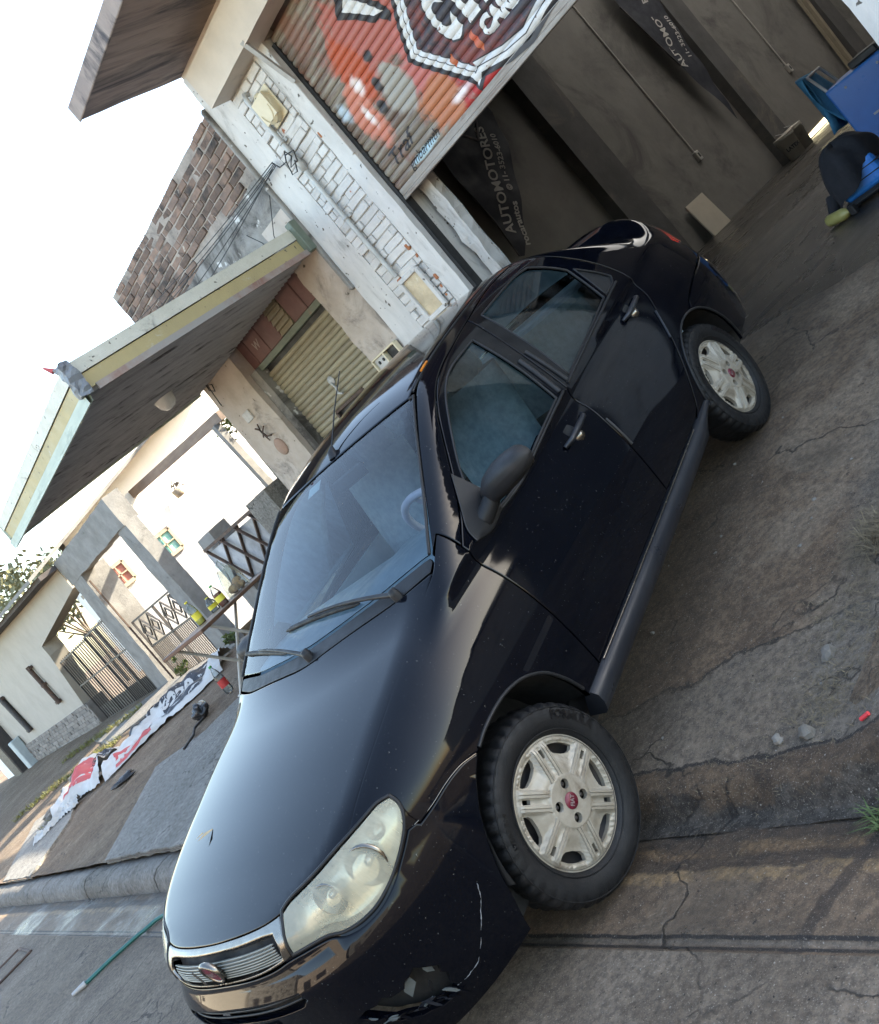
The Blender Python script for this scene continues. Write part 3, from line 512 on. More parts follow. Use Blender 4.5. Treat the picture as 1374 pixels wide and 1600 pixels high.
while z < 4.36:
    x = -6.31 + (0 if row % 2 else -.11)
    while x < -3.0:
        L = .225 if rb.random() < .9 else .105; a, c = max(x, -6.31), min(x + L, -2.99)
        if c - a > .05 and not (z < 3.86 and noise.noise(Vector((x * 1.3, z * 2, 4))) > .05) and not (z > 4.29 and rb.random() < .35):
            link('brick', rb.choice(SB[0 if L > .2 else 1]), par, ((a + c) / 2, YF + .090 + rb.uniform(-.006, .006), z + rb.uniform(-.004, .004)), (rb.uniform(-.025, .025), rb.uniform(-.02, .02), rb.uniform(-.02, .02)), ((c - a) / L, 1, 1))
        x += L + .012
    z += .080; row += 1
w = MB(); w.box(-6.32, -2.98, YF + .34, 8.5, 4.0, 4.15); w.box(-6.32, -6.1, YF + .34, 8.5, .2, 4.0); w.build('roof', CONC, SHP)
MOSS = mat('moss', (.03, .05, .015), (.05, .07, .02), 20, .95)
k = MB()
for i in range(260):
    x = rb.uniform(-6.3, -3.0); c0 = Vector((x, YF + .16 + rb.uniform(-.06, .06), 4.37 + nz(x, 0, 3, .01))); h = rb.uniform(.008, .035)
    k.add([c0 + Vector((-.008, 0, 0)), c0 + Vector((.008, .004, 0)), c0 + Vector((rb.uniform(-.012, .012), rb.uniform(-.01, .01), h))], [(0, 1, 2)])
tag(k.build('moss', MOSS, recalc=False), kind='stuff')
# shutter of the shop
SS = thing('shop_shutter', 'closed green and rust horizontal slat shutter of the shop with a square hatch', 'shutter', (0, YF + .16, 0))
sm2 = slat_mesh(-5.03, -3.42, .0555, SLATM)
for i in range(int((2.60 - .44) / .0555)):
    zz = .44 + i * .0555
    if 1.70 < zz < 1.79: continue
    link('slat', sm2, SS, (0, .001 * (i % 2), zz))
sm3 = slat_mesh(-5.03, -4.55, .0555, SLATM); sm4 = slat_mesh(-3.98, -3.42, .0555, SLATM)
for i in range(int((2.60 - .44) / .0555)):
    zz = .44 + i * .0555
    if 1.70 < zz < 1.79: link('slat', sm3, SS, (0, .001 * (i % 2), zz)); link('slat', sm4, SS, (0, .001 * (i % 2), zz))
w = MB(); w.box(-5.02, -3.42, .02, .05, .42, 2.6); w.build('backing', BLACK, SS)
w = MB()
for a, c in (((-4.55, 1.70), (-3.98, 1.70)), ((-3.98, 1.70), (-3.98, 1.81)), ((-3.98, 1.81), (-4.55, 1.81)), ((-4.55, 1.81), (-4.55, 1.70))): w.bar((a[0], -.012, a[1]), (c[0], -.012, c[1]), .028, .02, (0, 1, 0))
w.build('hatch_frame', RUST, SS)
GRN = mat('green_painted_frame', (.15, .18, .135), (.11, .13, .10), 7, .6, .1, .2, 60, stain=(.20, .13, .09), sscale=4, slo=.6, shi=.8)
w = MB(); w.box(-5.6, -3.42, -.05, .03, 2.60, 2.665); w.build('lintel', GRN, SS, bevel=.005)
PANR = mat('maroon_panel', (.175, .085, .078), (.13, .062, .058), 6, .6, .1, .1, 40, stain=(.26, .16, .14), sscale=3, slo=.58, shi=.75, rand=.12)
for i, (xa, xb, kind) in enumerate(((-5.58, -5.32, 0), (-5.31, -5.02, 1), (-5.01, -4.72, 1), (-4.71, -4.42, 1), (-4.41, -4.14, 0), (-4.13, -3.84, 1), (-3.83, -3.62, 1), (-3.61, -3.44, 0))):
    if kind:
        b_ = MB(); b_.box(xa, xb, -.012, .01, 2.67, 2.985); b_.build('transom_panel', PANR, SS, bevel=.008)
    else:
        for j in range(5):
            b_ = MB(); b_.box(xa, xb, -.02, .015, 2.672 + j * .062, 2.726 + j * .062, Matrix.Rotation(-.35, 3, 'X')); b_.build('louvre', SLATM, SS)
w = MB(); w.box(-5.62, -3.42, .035, .05, 2.66, 3.0); w.build('transom_back', BLACK, SS)
tv, tf = text2d('W', .12, .003, .2); MB().add([(-4.86 + u, -.0135, 2.82 + v) for u, v in tv], tf).build('scribble', mat('chalk_line', (.42, .36, .33), None, 9, .9), SS, recalc=False)
# rosette lock + sticker on shutter
w = MB(); w.lathe([(0, .02), (.035, .016), (.05, 0)], 14, Matrix.Translation((-4.27, -.02, 2.06)) @ Matrix.Rotation(PI / 2, 4, 'X')); w.tube([(-4.27, -.04, 2.04), (-4.24, -.05, 1.98), (-4.27, -.05, 1.93), (-4.22, -.045, 1.90)], .012, 6); w.build('padlock', SILV if False else STEEL, SS)
# hollow block (meter box) on the pilaster
HB = thing('meter_box', 'small cream double socket box with two dark holes at the pilaster foot', 'box', (-3.18, YF - .02, 1.86))
b_ = MB()
for a, c in (((-.19, -.06), (.19, -.06)), ((.19, -.06), (.19, .05)), ((.19, .05), (-.19, .05)), ((-.19, .05), (-.19, -.06)), ((0, -.06), (0, .05))): b_.bar((a[0], -.02, a[1]), (c[0], -.02, c[1]), .018, .05, (0, 1, 0))
b_.build('frame', CREAMP, HB, bevel=.004)
b_ = MB(); b_.box(-.185, -.01, -.02, .0, -.05, .045); b_.build('plate', STEEL, HB); b_ = MB(); b_.box(.01, .185, .0, .012, -.05, .045); b_.build('hole', BLACK, HB)
for xx in (-.13, -.06): b_ = MB(); b_.lathe([(0, .003), (.016, .003), (.016, 0)], 12, Matrix.Translation((xx, -.022, 0)) @ Matrix.Rotation(PI / 2, 4, 'X')); b_.build('knockout', BLACK, HB)
# pillar details: plaque, coat-hook tag, round terracotta plate, number
PD = MB(); PD.box(-5.66, -5.50, YF - .02, YF, 2.33, 2.44); tag(PD.build('house_plaque', mat('white_plaque', (.55, .53, .50), (.4, .38, .36), 10, .6), bevel=.004), 'small pale house number plaque on the weathered shop pillar', 'plaque')
PD = MB(); PD.lathe([(0, .012), (.085, .010), (.10, .0), (.10, -.01)], 22, Matrix.Translation((-5.47, YF - .01, 1.93)) @ Matrix.Rotation(PI / 2, 4, 'X')); tag(PD.build('wall_disc', mat('terracotta_disc', (.36, .23, .17), (.30, .19, .14), 12, .8, stain=(.2, .16, .13))), 'round terracotta disc set in the weathered shop pillar', 'disc')
PD = MB(); PD.tube([(-5.60, YF - .03, 2.24), (-5.52, YF - .05, 2.20), (-5.50, YF - .04, 2.10), (-5.42, YF - .04, 2.08)], .010, 6); PD.tube([(-5.58, YF - .03, 2.12), (-5.50, YF - .05, 2.16), (-5.44, YF - .03, 2.20)], .008, 6); PD.tube([(-5.53, YF - .02, 2.26), (-5.52, YF - .05, 2.17), (-5.54, YF - .02, 2.05)], .008, 6); tag(PD.build('iron_bracket', RUST), 'twisted rusty iron bracket on the weathered shop pillar', 'bracket')
PD = MB(); PD.tube([(-5.75, 3.86, 2.98), (-5.72, 3.82, 2.85), (-5.64, 3.82, 2.80), (-5.60, 3.82, 2.87), (-5.68, 3.82, 2.90), (-5.74, 3.84, 2.80), (-5.80, 3.86, 2.66)], .006, 5); tag(PD.build('loose_cable', BLACK), 'short loop of dark cable hanging at the shop pillar top', 'cable')

# ------------------------------------------------------------------ awning
AW = thing('awning', 'metal awning of cream and yellow peeling boards with corrugated underside', 'awning', (0, 0, 0))
AWW = mat('peeling_cream_board', (.60, .58, .50), (.52, .50, .42), 6, .6, .1, .3, 50, stain=(.22, .20, .17), sscale=4.5, slo=.60, shi=.72, spot=(.10, .09, .07), pscale=26, plo=.68, phi=.72)
AWY = mat('peeling_yellow_board', (.44, .35, .17), (.38, .31, .16), 4, .6, .1, .3, 50, stain=(.46, .46, .42), sscale=3.6, slo=.58, shi=.70, spot=(.12, .10, .07), pscale=20, plo=.68, phi=.73)
AWG = mat('peeling_green_board', (.46, .52, .45), (.36, .42, .36), 5, .6, .1, .3, 50, stain=(.22, .27, .23), sscale=3.5, slo=.55, shi=.7, stretch=(.4, .4, 3))
CORR = mat('sooty_corrugated_sheet', (.46, .45, .45), (.34, .33, .33), 4, .65, .1, .2, 40, stain=(.07, .06, .055), sscale=2, slo=.5, shi=.7, stretch=(4, .5, 1))
FR_, FL_, BL_, BR_ = Vector((-3.04, 1.53, 0)), Vector((-6.95, 1.70, 0)), Vector((-6.06, 3.90, 0)), Vector((-3.03, 3.86, 0))
def board(a, b, z0, z1, off, th, m, name, tilt=0.):
    d = (b - a).normalized(); nrm = Vector((d.y, -d.x, 0)); k = MB(); n = max(2, int((b - a).length / .10)); pr = [(0, z0), (th, z0 + .004), (th + tilt, (z0 + z1) / 2), (th, z1 - .004), (0, z1)]
    k.grid(lambda t, j: a + (b - a) * t + nrm * (off + pr[int(j)][0]) + Vector((0, 0, pr[int(j)][1] + nz(t * 6, j, 1.2, .006, z0))), np.linspace(0, 1, n), range(5), False)
    k.grid(lambda t, j: a + (b - a) * t + nrm * off + Vector((0, 0, z0 + (z1 - z0) * j)), [0, 1], [0, 1], False); return k.build(name, m, AW)
for (a, b) in ((BR_, FR_), (FR_, FL_)):
    last = a is FR_
    board(a, b, 3.055, 3.155, .0 if not last else .0, .03, AWW, 'fascia_board'); board(a, b, 2.935, 3.048, .012, .035, AWY, 'fascia_board', .012)
    if last: board(a, b, 2.845, 2.93, -.02, .03, AWG, 'fascia_board', .01)
board(FL_, BL_, 2.90, 3.12, 0, .03, AWG, 'fascia_board')
k = MB(); nx = 120
def cq(s, t): p = (BR_ + (FR_ - BR_) * t) * (1 - s) + (BL_ + (FL_ - BL_) * t) * s; return p
k.grid(lambda s, t: cq(s, t) + Vector((0, 0, 2.93 + .017 * math.sin(s * 2 * PI * 40))), np.linspace(.004, .996, 353), np.linspace(.01, .985, 8), True); k.build('corrugated_sheet', CORR, AW, recalc=False)
k = MB(); k.grid(lambda s, t: cq(s, t) + Vector((0, 0, 3.15)), [.0, 1], [.0, 1], False); k.build('top_sheet', CORR, AW, recalc=False)
for t0 in (.30, .62):
    k = MB(); k.bar(cq(.01, t0) + Vector((0, 0, 2.965)), cq(.99, t0) + Vector((0, 0, 2.965)), .04, .05); k.build('joist', RUST, AW)
k = MB(); k.bar(BR_ + Vector((.01, -.05, 2.915)), FR_ + Vector((.01, .1, 2.915)), .02, .05); k.build('edge_flashing', mat('red_brown_flashing', (.24, .12, .09), (.36, .33, .30), 3, .7, stain=(.3, .28, .26), slo=.45, shi=.6), AW)
k = MB(); c0 = FR_ + Vector((0, 0, 3.0)); k.v=[]; kk = boxgrid(c0.x - .035, c0.x + .045, c0.y - .05, c0.y + .04, 2.90, 3.17, .03); k.add(kk.v, kk.f); k.rough(.022, 14).build('corner_wrap', mat('grey_plastic_wrap', (.20, .22, .24), (.12, .13, .15), 14, .4, .1, .4, 30), AW)
k = MB(); k.box(BR_.x - .02, BR_.x + .06, 3.80, 3.90, 2.90, 3.20); k.build('wall_bracket', GRN, AW, bevel=.006)
k = MB(); k.tube([c0 + Vector((-.05, -.05, .17)), c0 + Vector((-.10, -.07, .24))], [.02, .006], 6); k.build('rag', mat('red_rag', (.45, .08, .08), None, 8, .8), AW)
LB = thing('awning_lamp', 'white shell lamp under the awning', 'lamp', tuple(cq(.55, .42) + Vector((0, 0, 2.925))))
k = MB(); k.lathe([(0, -.13), (.05, -.12), (.085, -.08), (.10, -.02), (.10, 0)], 20); k.build('lamp_shade', mat('white_glass_shade', (.85, .85, .82), None, 8, .2), LB); k = MB(); k.lathe([(.11, .012), (.11, -.01), (.0, -.01)], 20); k.build('lamp_base', STEEL, LB)

# ------------------------------------------------------------------ neighbour's front: pillars, gates, yard
NB = thing('gate_portal', 'grey concrete gate portal with two pillars and a deep lintel slab', 'portal', (0, 0, 0))
def leanbox(xa0, xb0, xa1, xb1, y0, y1, z0, z1, d=.1):
    k = boxgrid(0, 1, y0, y1, z0, z1, d); k.v = [((xa0 + (xa1 - xa0) * (p[2] - z0) / (z1 - z0)) * (1 - p[0]) + (xb0 + (xb1 - xb0) * (p[2] - z0) / (z1 - z0)) * p[0], p[1], p[2]) for p in k.v]; return k
k = leanbox(-13.5, -12.86, -13.3, -12.72, 3.9, 4.35, .2, 2.66); k.rough(.014, 2.2).build('pillar', CONC, NB)
k = leanbox(-10.36, -9.86, -10.40, -9.98, 3.9, 4.12, .2, 2.66); k.rough(.014, 2.2).build('pillar', CONC, NB)
k = boxgrid(-13.32, -9.98, 3.88, 4.16, 2.64, 3.11, .12); k.rough(.016, 2).build('lintel', CONC, NB)
k = MB(); k.bar((-12.66, 3.93, .4), (-12.66, 3.93, 2.5), .025); k.build('rust_streak_pipe', RUST, NB)
IRON = mat('black_iron', (.022, .022, .024), (.05, .04, .035), 10, .55)
def gate(name, lab, x0, x1, z0, z1, y, solid, nb, mid, deco=True, th=.03, hgt=None):
    G_ = thing(name, lab, 'gate', (0, y, 0)); f = MB()
    for a, c in (((x0, z0), (x1, z0)), ((x1, z0), (x1, z1)), ((x1, z1), (x0, z1)), ((x0, z1), (x0, z0)), ((x0, mid), (x1, mid))): f.bar((a[0], 0, a[1]), (c[0], 0, c[1]), th, .03, (0, 1, 0))
    f.bar(((x0 + x1) / 2, 0, z0), ((x0 + x1) / 2, 0, z1), th * 1.4, .035, (0, 1, 0)); f.build('frame', IRON, G_)
    if solid: k = MB(); k.box(x0, x1, .008, .014, z0, solid); k.build('sheet', IRON, G_)
    bm_ = MB(); bm_.bar((0, 0, z0), (0, 0, mid if deco else z1 + .04), .016); me = bm_.mesh('bar', IRON)
    for i in range(1, nb): link('bar', me, G_, (x0 + (x1 - x0) * i / nb, 0, 0))
    if deco:
        for half in (0, 1):
            a, c = x0 + (x1 - x0) * .5 * half, x0 + (x1 - x0) * .5 * (half + 1); zc = (mid + z1) / 2; hh = (z1 - mid) / 2 - .03
            for j in range(2):
                cx = a + (c - a) * (.30 + .36 * j); rw = (c - a) * .20
                for sc in (1., .5):
                    k = MB(); q = [(cx - rw * sc, zc), (cx, zc + hh * sc), (cx + rw * sc, zc), (cx, zc - hh * sc)]
                    for u in range(4): k.bar((q[u][0], 0, q[u][1]), (q[(u + 1) % 4][0], 0, q[(u + 1) % 4][1]), .022, .02, (0, 1, 0))
                    k.build('diamond', IRON, G_)
            for p_, q_ in ((a + .02, a + (c - a) * .28), (c - .02, c - (c - a) * .28)): k = MB(); k.bar((p_, 0, mid + .03), (q_, 0, z1 - .03), .016); k.build('brace', IRON, G_)
    return G_
gate('iron_gate', 'black iron double gate with diamond pattern between grey concrete pillars', -12.62, -10.34, .42, 1.55, 4.0, 0, 30, 1.06)
gate('bar_gate', 'tall black bar gate with sheet metal foot beside the beige house', -15.1, -13.5, .42, 1.90, 4.0, .72, 16, 1.28, False)
gate('bar_gate', 'narrow black wicket gate hung on the beige house wall edge', -17.36, -15.15, .42, 1.86, 4.02, .70, 14, 1.26, False)
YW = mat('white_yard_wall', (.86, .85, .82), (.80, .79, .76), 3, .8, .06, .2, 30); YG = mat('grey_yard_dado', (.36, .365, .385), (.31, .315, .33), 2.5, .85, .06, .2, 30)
YD = thing('yard_house', 'sunlit white yard house wall with grey dado behind the gates', 'house', (0, 0, 0))
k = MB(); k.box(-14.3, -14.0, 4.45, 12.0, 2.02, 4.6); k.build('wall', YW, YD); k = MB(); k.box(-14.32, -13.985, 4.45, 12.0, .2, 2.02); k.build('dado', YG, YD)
def window(par, x, y0, y1, z0, z1, fm, pm, nm=3, dirx=1):
    b_ = MB()
    for a, c in (((y0, z0), (y1, z0)), ((y1, z0), (y1, z1)), ((y1, z1), (y0, z1)), ((y0, z1), (y0, z0))): b_.bar((x + .03, a[0], a[1]), (x + .03, c[0], c[1]), .07, .05, (1, 0, 0))
    o = b_.build('window', fm, par); b_ = MB(); b_.box(x + .005, x + .015, y0, y1, z0, z1); b_.build('pane', pm, o)
    for i in range(1, nm):
        b_ = MB(); yy = y0 + (y1 - y0) * i / nm; b_.bar((x + .04, yy, z0), (x + .04, yy, z1), .025); b_.build('bar', fm, o)
    b_ = MB(); b_.bar((x + .04, y0, (z0 + z1) / 2), (x + .04, y1, (z0 + z1) / 2), .025); b_.build('bar', fm, o); return o
TAN = mat('tan_window_frame', (.34, .28, .21), None, 6, .7); REDW = mat('red_shutter_paint', (.45, .16, .12), (.55, .25, .2), 8, .6); GRNW = mat('green_curtain', (.05, .42, .32), (.5, .7, .65), 9, .6, stretch=(1, 12, 1))
window(YD, -14.0, 4.48, 5.02, 2.12, 2.52, TAN, REDW); window(YD, -14.0, 5.62, 6.06, 2.02, 2.46, TAN, GRNW, 2)
BK = thing('yard_house', 'back house with orange framed window seen through the bar gate', 'house', (0, 0, 0))
k = MB(); k.box(-30, -14.35, 9.0, 9.3, .2, 4.4); k.build('wall', YW, BK)
OR_ = mat('orange_window_frame', (.50, .22, .12), (.42, .2, .12), 8, .6); PN_ = mat('pinkish_pane', (.62, .42, .38), (.75, .6, .55), 3, .3)
o_ = MB()
for a, c in (((-28, 1.2), (-25.4, 1.2)), ((-25.4, 1.2), (-25.4, 3.0)), ((-25.4, 3.0), (-28, 3.0)), ((-28, 3.0), (-28, 1.2)), ((-27.1, 1.2), (-27.1, 3.0)), ((-26.3, 1.2), (-26.3, 3.0)), ((-28, 2.1), (-25.4, 2.1))): o_.bar((a[0], 8.98, a[1]), (c[0], 8.98, c[1]), .10, .06, (0, 1, 0))
w_ = o_.build('window', OR_, BK); k = MB(); k.box(-28, -25.4, 8.985, 8.995, 1.2, 3.0); k.build('pane', PN_, w_); k = MB(); k.box(-28.6, -24.6, 8.7, 9.02, 3.12, 3.25); k.build('lintel', TAN, BK)
# annex beside the shop: dark dado wall, post, pergola beams
AN = thing('annex_wall', 'plaster side wall with dark grey dado behind the shop pillar', 'wall', (0, 0, 0))
k = boxgrid(-9.62, -6.1, 6.0, 6.25, 2.2, 3.05, .3); k.build('upper_wall', PLASTER, AN); k = MB(); k.box(-9.62, -6.1, 5.985, 6.25, .2, 2.2); k.build('dado', mat('dark_grey_dado', (.085, .09, .095), (.065, .07, .072), 3, .85), AN)
k = MB(); k.bar((-9.72, 5.95, .2), (-9.95, 5.95, 3.0), .11); k.build('post', CONC, AN)
k = MB(); k.bar((-14.6, 6.0, 3.38), (-9.7, 6.0, 3.05), .10, .16); tag(k.build('pergola_beam', mat('weathered_timber', (.20, .145, .11), (.14, .10, .08), 4, .8, stretch=(.3, 4, 4)), bevel=.008), 'long brown timber pergola beam across the yard', 'beam')
k = MB(); k.bar((-15.4, 8.2, 4.05), (-12.8, 7.0, 4.2), .09, .14); tag(k.build('pergola_beam', bpy.data.materials['weathered_timber'], bevel=.008), 'short slanting timber rafter above the long pergola beam', 'beam')
CB = thing('concrete_block', 'pale concrete cabinet block leaning at the shop pillar', 'block', (-6.45, 4.0, .38)); k = boxgrid(-.28, .28, -.2, .2, 0, 1.34, .12); k.rough(.01, 3).build('body', CONC if False else SLABM, CB)
SW_ = thing('low_wall', 'short grey concrete wall stub behind the folding table', 'wall', (-8.45, 3.95, .38)); k = boxgrid(-.22, .22, 0, .3, 0, 1.42, .12); k.rough(.014, 3).build('body', CONC, SW_)
RG = thing('rusty_railing', 'rusty folding lattice railing leaning beside the concrete block', 'railing', (-7.55, 3.86, .40))
for i in range(4):
    for sgn in (1, -1):
        k = MB(); xx = -.85 + i * .5; k.bar((xx, .01 * sgn, .62 if sgn > 0 else 1.22), (xx + .55, .01 * sgn, 1.22 if sgn > 0 else .62), .035, .02); k.build('lattice_bar', RUST, RG)
for zz in (.60, 1.24): k = MB(); k.bar((-.9, 0, zz), (1.0, 0, zz), .04); k.build('rail', RUST, RG)
k = MB(); k.box(-1.0, 1.05, .03, .05, .55, 1.18); k.build('sheet', mat('pale_blue_sheet', (.45, .48, .52), (.12, .13, .15), 1.3, .5), RG)
# ------------------------------------------------------------------ the beige house at far left
FH = thing('beige_house', 'beige one-storey house with dark eave and grey brick plinth at far left', 'house', (0, 0, 0))
BEI = mat('beige_render', (.42, .385, .33), (.37, .335, .285), 2, .85, .06, .2, 20, stain=(.28, .255, .22), sscale=1.2, slo=.55, shi=.8)
k = MB(); q = [(-25.2, .92), (-17.82, .92), (-17.36, 2.10), (-17.36, 2.34), (-13.6, 2.62), (-13.6, 3.02), (-25.2, 3.3)]
k.prism(q, lambda u, v, d: (u, d, v), 3.95, 4.3); k.build('wall', BEI, FH)
k = boxgrid(-25.2, -17.5, 3.92, 4.3, .2, .92, .2); pl_ = k.rough(.012, 2).build('plinth', mat('grey_brick_plinth', (.21, .195, .18), (.15, .14, .13), 3, .9, .05, .4, 30), FH)
pbm = [brick_mesh(.27, .075, .05, mat('plinth_brick', (.24, .22, .20), (.17, .155, .14), 6, .9, .05, .4, 40, rand=.25), 90 + i) for i in range(3)]
for r_ in range(7):
    for c_ in range(24): link('brick', rb.choice(pbm), pl_, (-24.3 + c_ * .285 + (.14 if r_ % 2 else 0), 3.895 + rb.uniform(-.01, .01), .43 + r_ * .078), (0, 0, rb.uniform(-.03, .03)))
k = MB(); k.box(-26, -13.3, 3.55, 4.4, 3.02, 3.10); k.v = [(x, y, z + (.30 * (-13.6 - x) / 11.6)) for x, y, z in k.v]; k.build('eave', mat('dark_eave_board', (.075, .062, .058), (.05, .042, .04), 4, .8), FH)
k = MB(); k.box(-26, -13.3, 3.4, 9, 3.10, 3.16); k.v = [(x, y, z + (.30 * (-13.6 - x) / 11.6) + (y - 3.4) * .25) for x, y, z in k.v]; k.build('roof', CONC, FH)
for (xa, za, xb, zb, r_) in ((-18.95, 2.26, -18.85, 1.25, .05), (-22.8, 2.22, -22.6, 1.15, .07)):
    P = thing('wall_pipe', 'thin rusty bracketed downpipe on the beige house wall' if r_ < .06 else 'thick dark downpipe near the left end of the beige house', 'pipe', (0, 3.88, 0)); k = MB(); k.tube([(xa, 0, za), (xb, 0, zb)], r_, 10); k.build('pipe', RUST if r_ < .06 else IRON, P)
    for zz in (za - .05, (za + zb) / 2, zb + .05): k = MB(); k.box(xa - .12, xa + .12, -.02, .06, zz - .03, zz + .03); k.build('clamp', RUST, P)
k = MB(); k.box(-24.75, -24.3, 3.7, 3.93, .3, 1.25); tag(k.build('meter_cabinet', mat('pale_blue_cabinet', (.40, .46, .47), (.34, .39, .40), 6, .6), bevel=.02), 'pale blue-grey meter cabinet at the beige house foot', 'cabinet')
k = MB(); k.box(-26.2, -25.2, 3.6, 4.2, .2, 3.2); tag(k.build('dark_gatepost', IRON, bevel=.03), 'dark metal post beyond the beige house', 'post')
k = MB(); k.box(-29, -26.3, 3.9, 4.2, .2, 1.6); tag(k.build('white_boundary_wall', YW, bevel=.02), 'low white boundary wall at the far left edge', 'wall')
RN = thing('reflection_house', 'unseen plain house added right of the workshop to shape paint reflections', 'house', (0, 0, 0)); k = MB(); k.box(3.68, 13, 6, 14, .2, 2.25); k.build('wall', PLASTER, RN); k = MB(); k.box(3.66, 13.1, 5.8, 14, 2.25, 2.4); k.build('roof', CONC, RN)  # out of view; placed and kept low to shape the car paint's reflections
# houses across the street (behind the camera, mirrored in the paint)
for i, (x0, x1, h, m_) in enumerate(((-30, -16, 3.6, BEI), (-15.5, -6, 4.4, OLDPL), (-5.5, 3, 3.3, PLASTER), (3.5, 14, 4.0, CONC))):
    RN = thing('opposite_house', ['long beige house across the street', 'mouldy plaster house across the street', 'low ochre plaster house across the street', 'grey concrete house across the street'][i], 'house', (0, 0, 0)); k = MB(); k.box(x0, x1, -18, -12.5, -.1, h); k.build('wall', m_, RN)
    k = MB(); k.box(x0 + 1.2, x0 + 2.4, -12.52, -12.45, 0, 2.1); k.box(x0 + 3.4, x0 + 5, -12.52, -12.45, 1, 2.1); k.build('door', IRON, RN)
# ================================================================== THE CAR
class Cub:
    def __init__(s, pts):
        s.x = np.array([p[0] for p in pts], float); s.y = np.array([p[1] for p in pts], float)
        d = np.diff(s.y) / np.diff(s.x); m = np.empty_like(s.y); m[0] = d[0]; m[-1] = d[-1]; h = np.diff(s.x)
        m[1:-1] = (d[:-1] * h[1:] + d[1:] * h[:-1]) / (h[1:] + h[:-1]); s.m = m
    def __call__(s, t):
        t = np.asarray(t, float); tc = np.clip(t, s.x[0], s.x[-1])
        i = np.clip(np.searchsorted(s.x, tc) - 1, 0, len(s.x) - 2); h = s.x[i + 1] - s.x[i]; u = (tc - s.x[i]) / h
        y = (2 * u**3 - 3 * u**2 + 1) * s.y[i] + (u**3 - 2 * u**2 + u) * h * s.m[i] + (-2 * u**3 + 3 * u**2) * s.y[i + 1] + (u**3 - u**2) * h * s.m[i + 1]
        return y + np.where(t < s.x[0], (t - s.x[0]) * s.m[0], 0) + np.where(t > s.x[-1], (t - s.x[-1]) * s.m[-1], 0)
def smax(a, b, k):
    h = np.maximum(k - np.abs(a - b), 0) / k; return np.maximum(a, b) + h * h * k * .25
TC = Cub([(-.80, .67), (-.69, .742), (-.5, .815), (-.25, .884), (0, .938), (.22, .975), (.4, .998), (.8, 1.0), (1.3, 1.005), (2.2, 1.035), (2.7, 1.06), (3.0, 1.075), (3.18, 1.108), (3.27, 1.128), (3.33, 1.09), (3.45, .95)])
DFr = Cub([(.15, .80), (.25, .86), (.35, .892), (.5, .90), (.585, .893), (.60, .885), (.63, .858), (.66, .85), (.71, .84), (.76, .80), (.85, .72), (1.0, .5)])
DRe = Cub([(.15, .66), (.3, .75), (.45, .785), (.6, .785), (.65, .765), (.75, .755), (.95, .735), (1.1, .71)])
BW = Cub([(-.6, .805), (0, .808), (.6, .808), (1.2, .812), (2.0, .808), (2.6, .803), (3.2, .79)])
RC = Cub([(.7, 1.285), (.9, 1.37), (1.0, 1.40), (1.2, 1.435), (1.6, 1.458), (2.0, 1.44), (2.3, 1.385), (2.6, 1.29)])
def Fb(x, y, z):
    """body surface of the saloon: < 0 inside, metres, y back from the front axle"""
    X = np.abs(x); bar = np.where(z < .6, .035 * ((.6 - z) / .35)**2, .062 * (np.maximum(z - .57, 0) / .32)**2)
    Sd = np.maximum(BW(y) - bar, .3)
    fr = np.maximum(.1 - y, 0) / np.maximum(DFr(z), .2); rr = np.maximum(y - 2.58, 0) / np.maximum(DRe(z), .2); xs = np.clip(X / Sd, 0, 9)
    g = np.where(y < 1.3, (xs**2.8 + fr**2.8)**(1 / 2.8), (xs**3.6 + rr**3.6)**(1 / 3.6))
    crown = (.036 - .006 * sstep(-.1, .3, y) + .03 * sstep(.4, 1, y)) * np.minimum(X / .7, 1.2)**2
    k = .035 + .11 * sstep(-.60, -.1, y) - .08 * sstep(2.3, 2.9, y)
    L = smax((g - 1) * .79, z - (TC(y) - crown), k); L = np.maximum(L, .20 + .08 * sstep(-.3, .4, y) - z)
    dz = z - .93; Sg = .766 - .28 * np.maximum(dz, 0) - .32 * np.maximum(dz, 0)**2 + .4 * np.minimum(dz, 0) - .02 * ((y - 1.2) / 1.2)**2
    G = smax((X - Sg) * .95, z - (RC(y) - .045 * (X / .55)**2), .07)
    G = smax(G, (z - (1.02 + .493 * (y - .26 - (.28 - .45 * (z - 1.0)) * X * X))) / 1.115, .05)
    G = smax(G, (z - (1.06 + .62 * (2.80 - y - .25 * X * X))) / 1.18, .08); G = np.maximum(G, .6 - z)
    return -smax(-L, -G, .035)
def Fg(P, e=1e-3):
    x, y, z = P.T; g = np.stack([Fb(x + e, y, z) - Fb(x - e, y, z), Fb(x, y + e, z) - Fb(x, y - e, z), Fb(x, y, z + e) - Fb(x, y, z - e)], -1)
    return g / np.maximum(np.linalg.norm(g, axis=-1, keepdims=True), 1e-9)
class Par:
    """parallel projection onto the body along -d"""
    def __init__(s, d, U, V): s.d = np.array(d, float); s.U = np.array(U, float); s.V = np.array(V, float)
    def to2(s, P): P = np.asarray(P, float); return np.stack([P @ s.U, P @ s.V], -1)
    def rays(s, uv): return uv[:, :1] * s.U + uv[:, 1:] * s.V, np.broadcast_to(s.d, (len(uv), 3)), 2.6, -.3
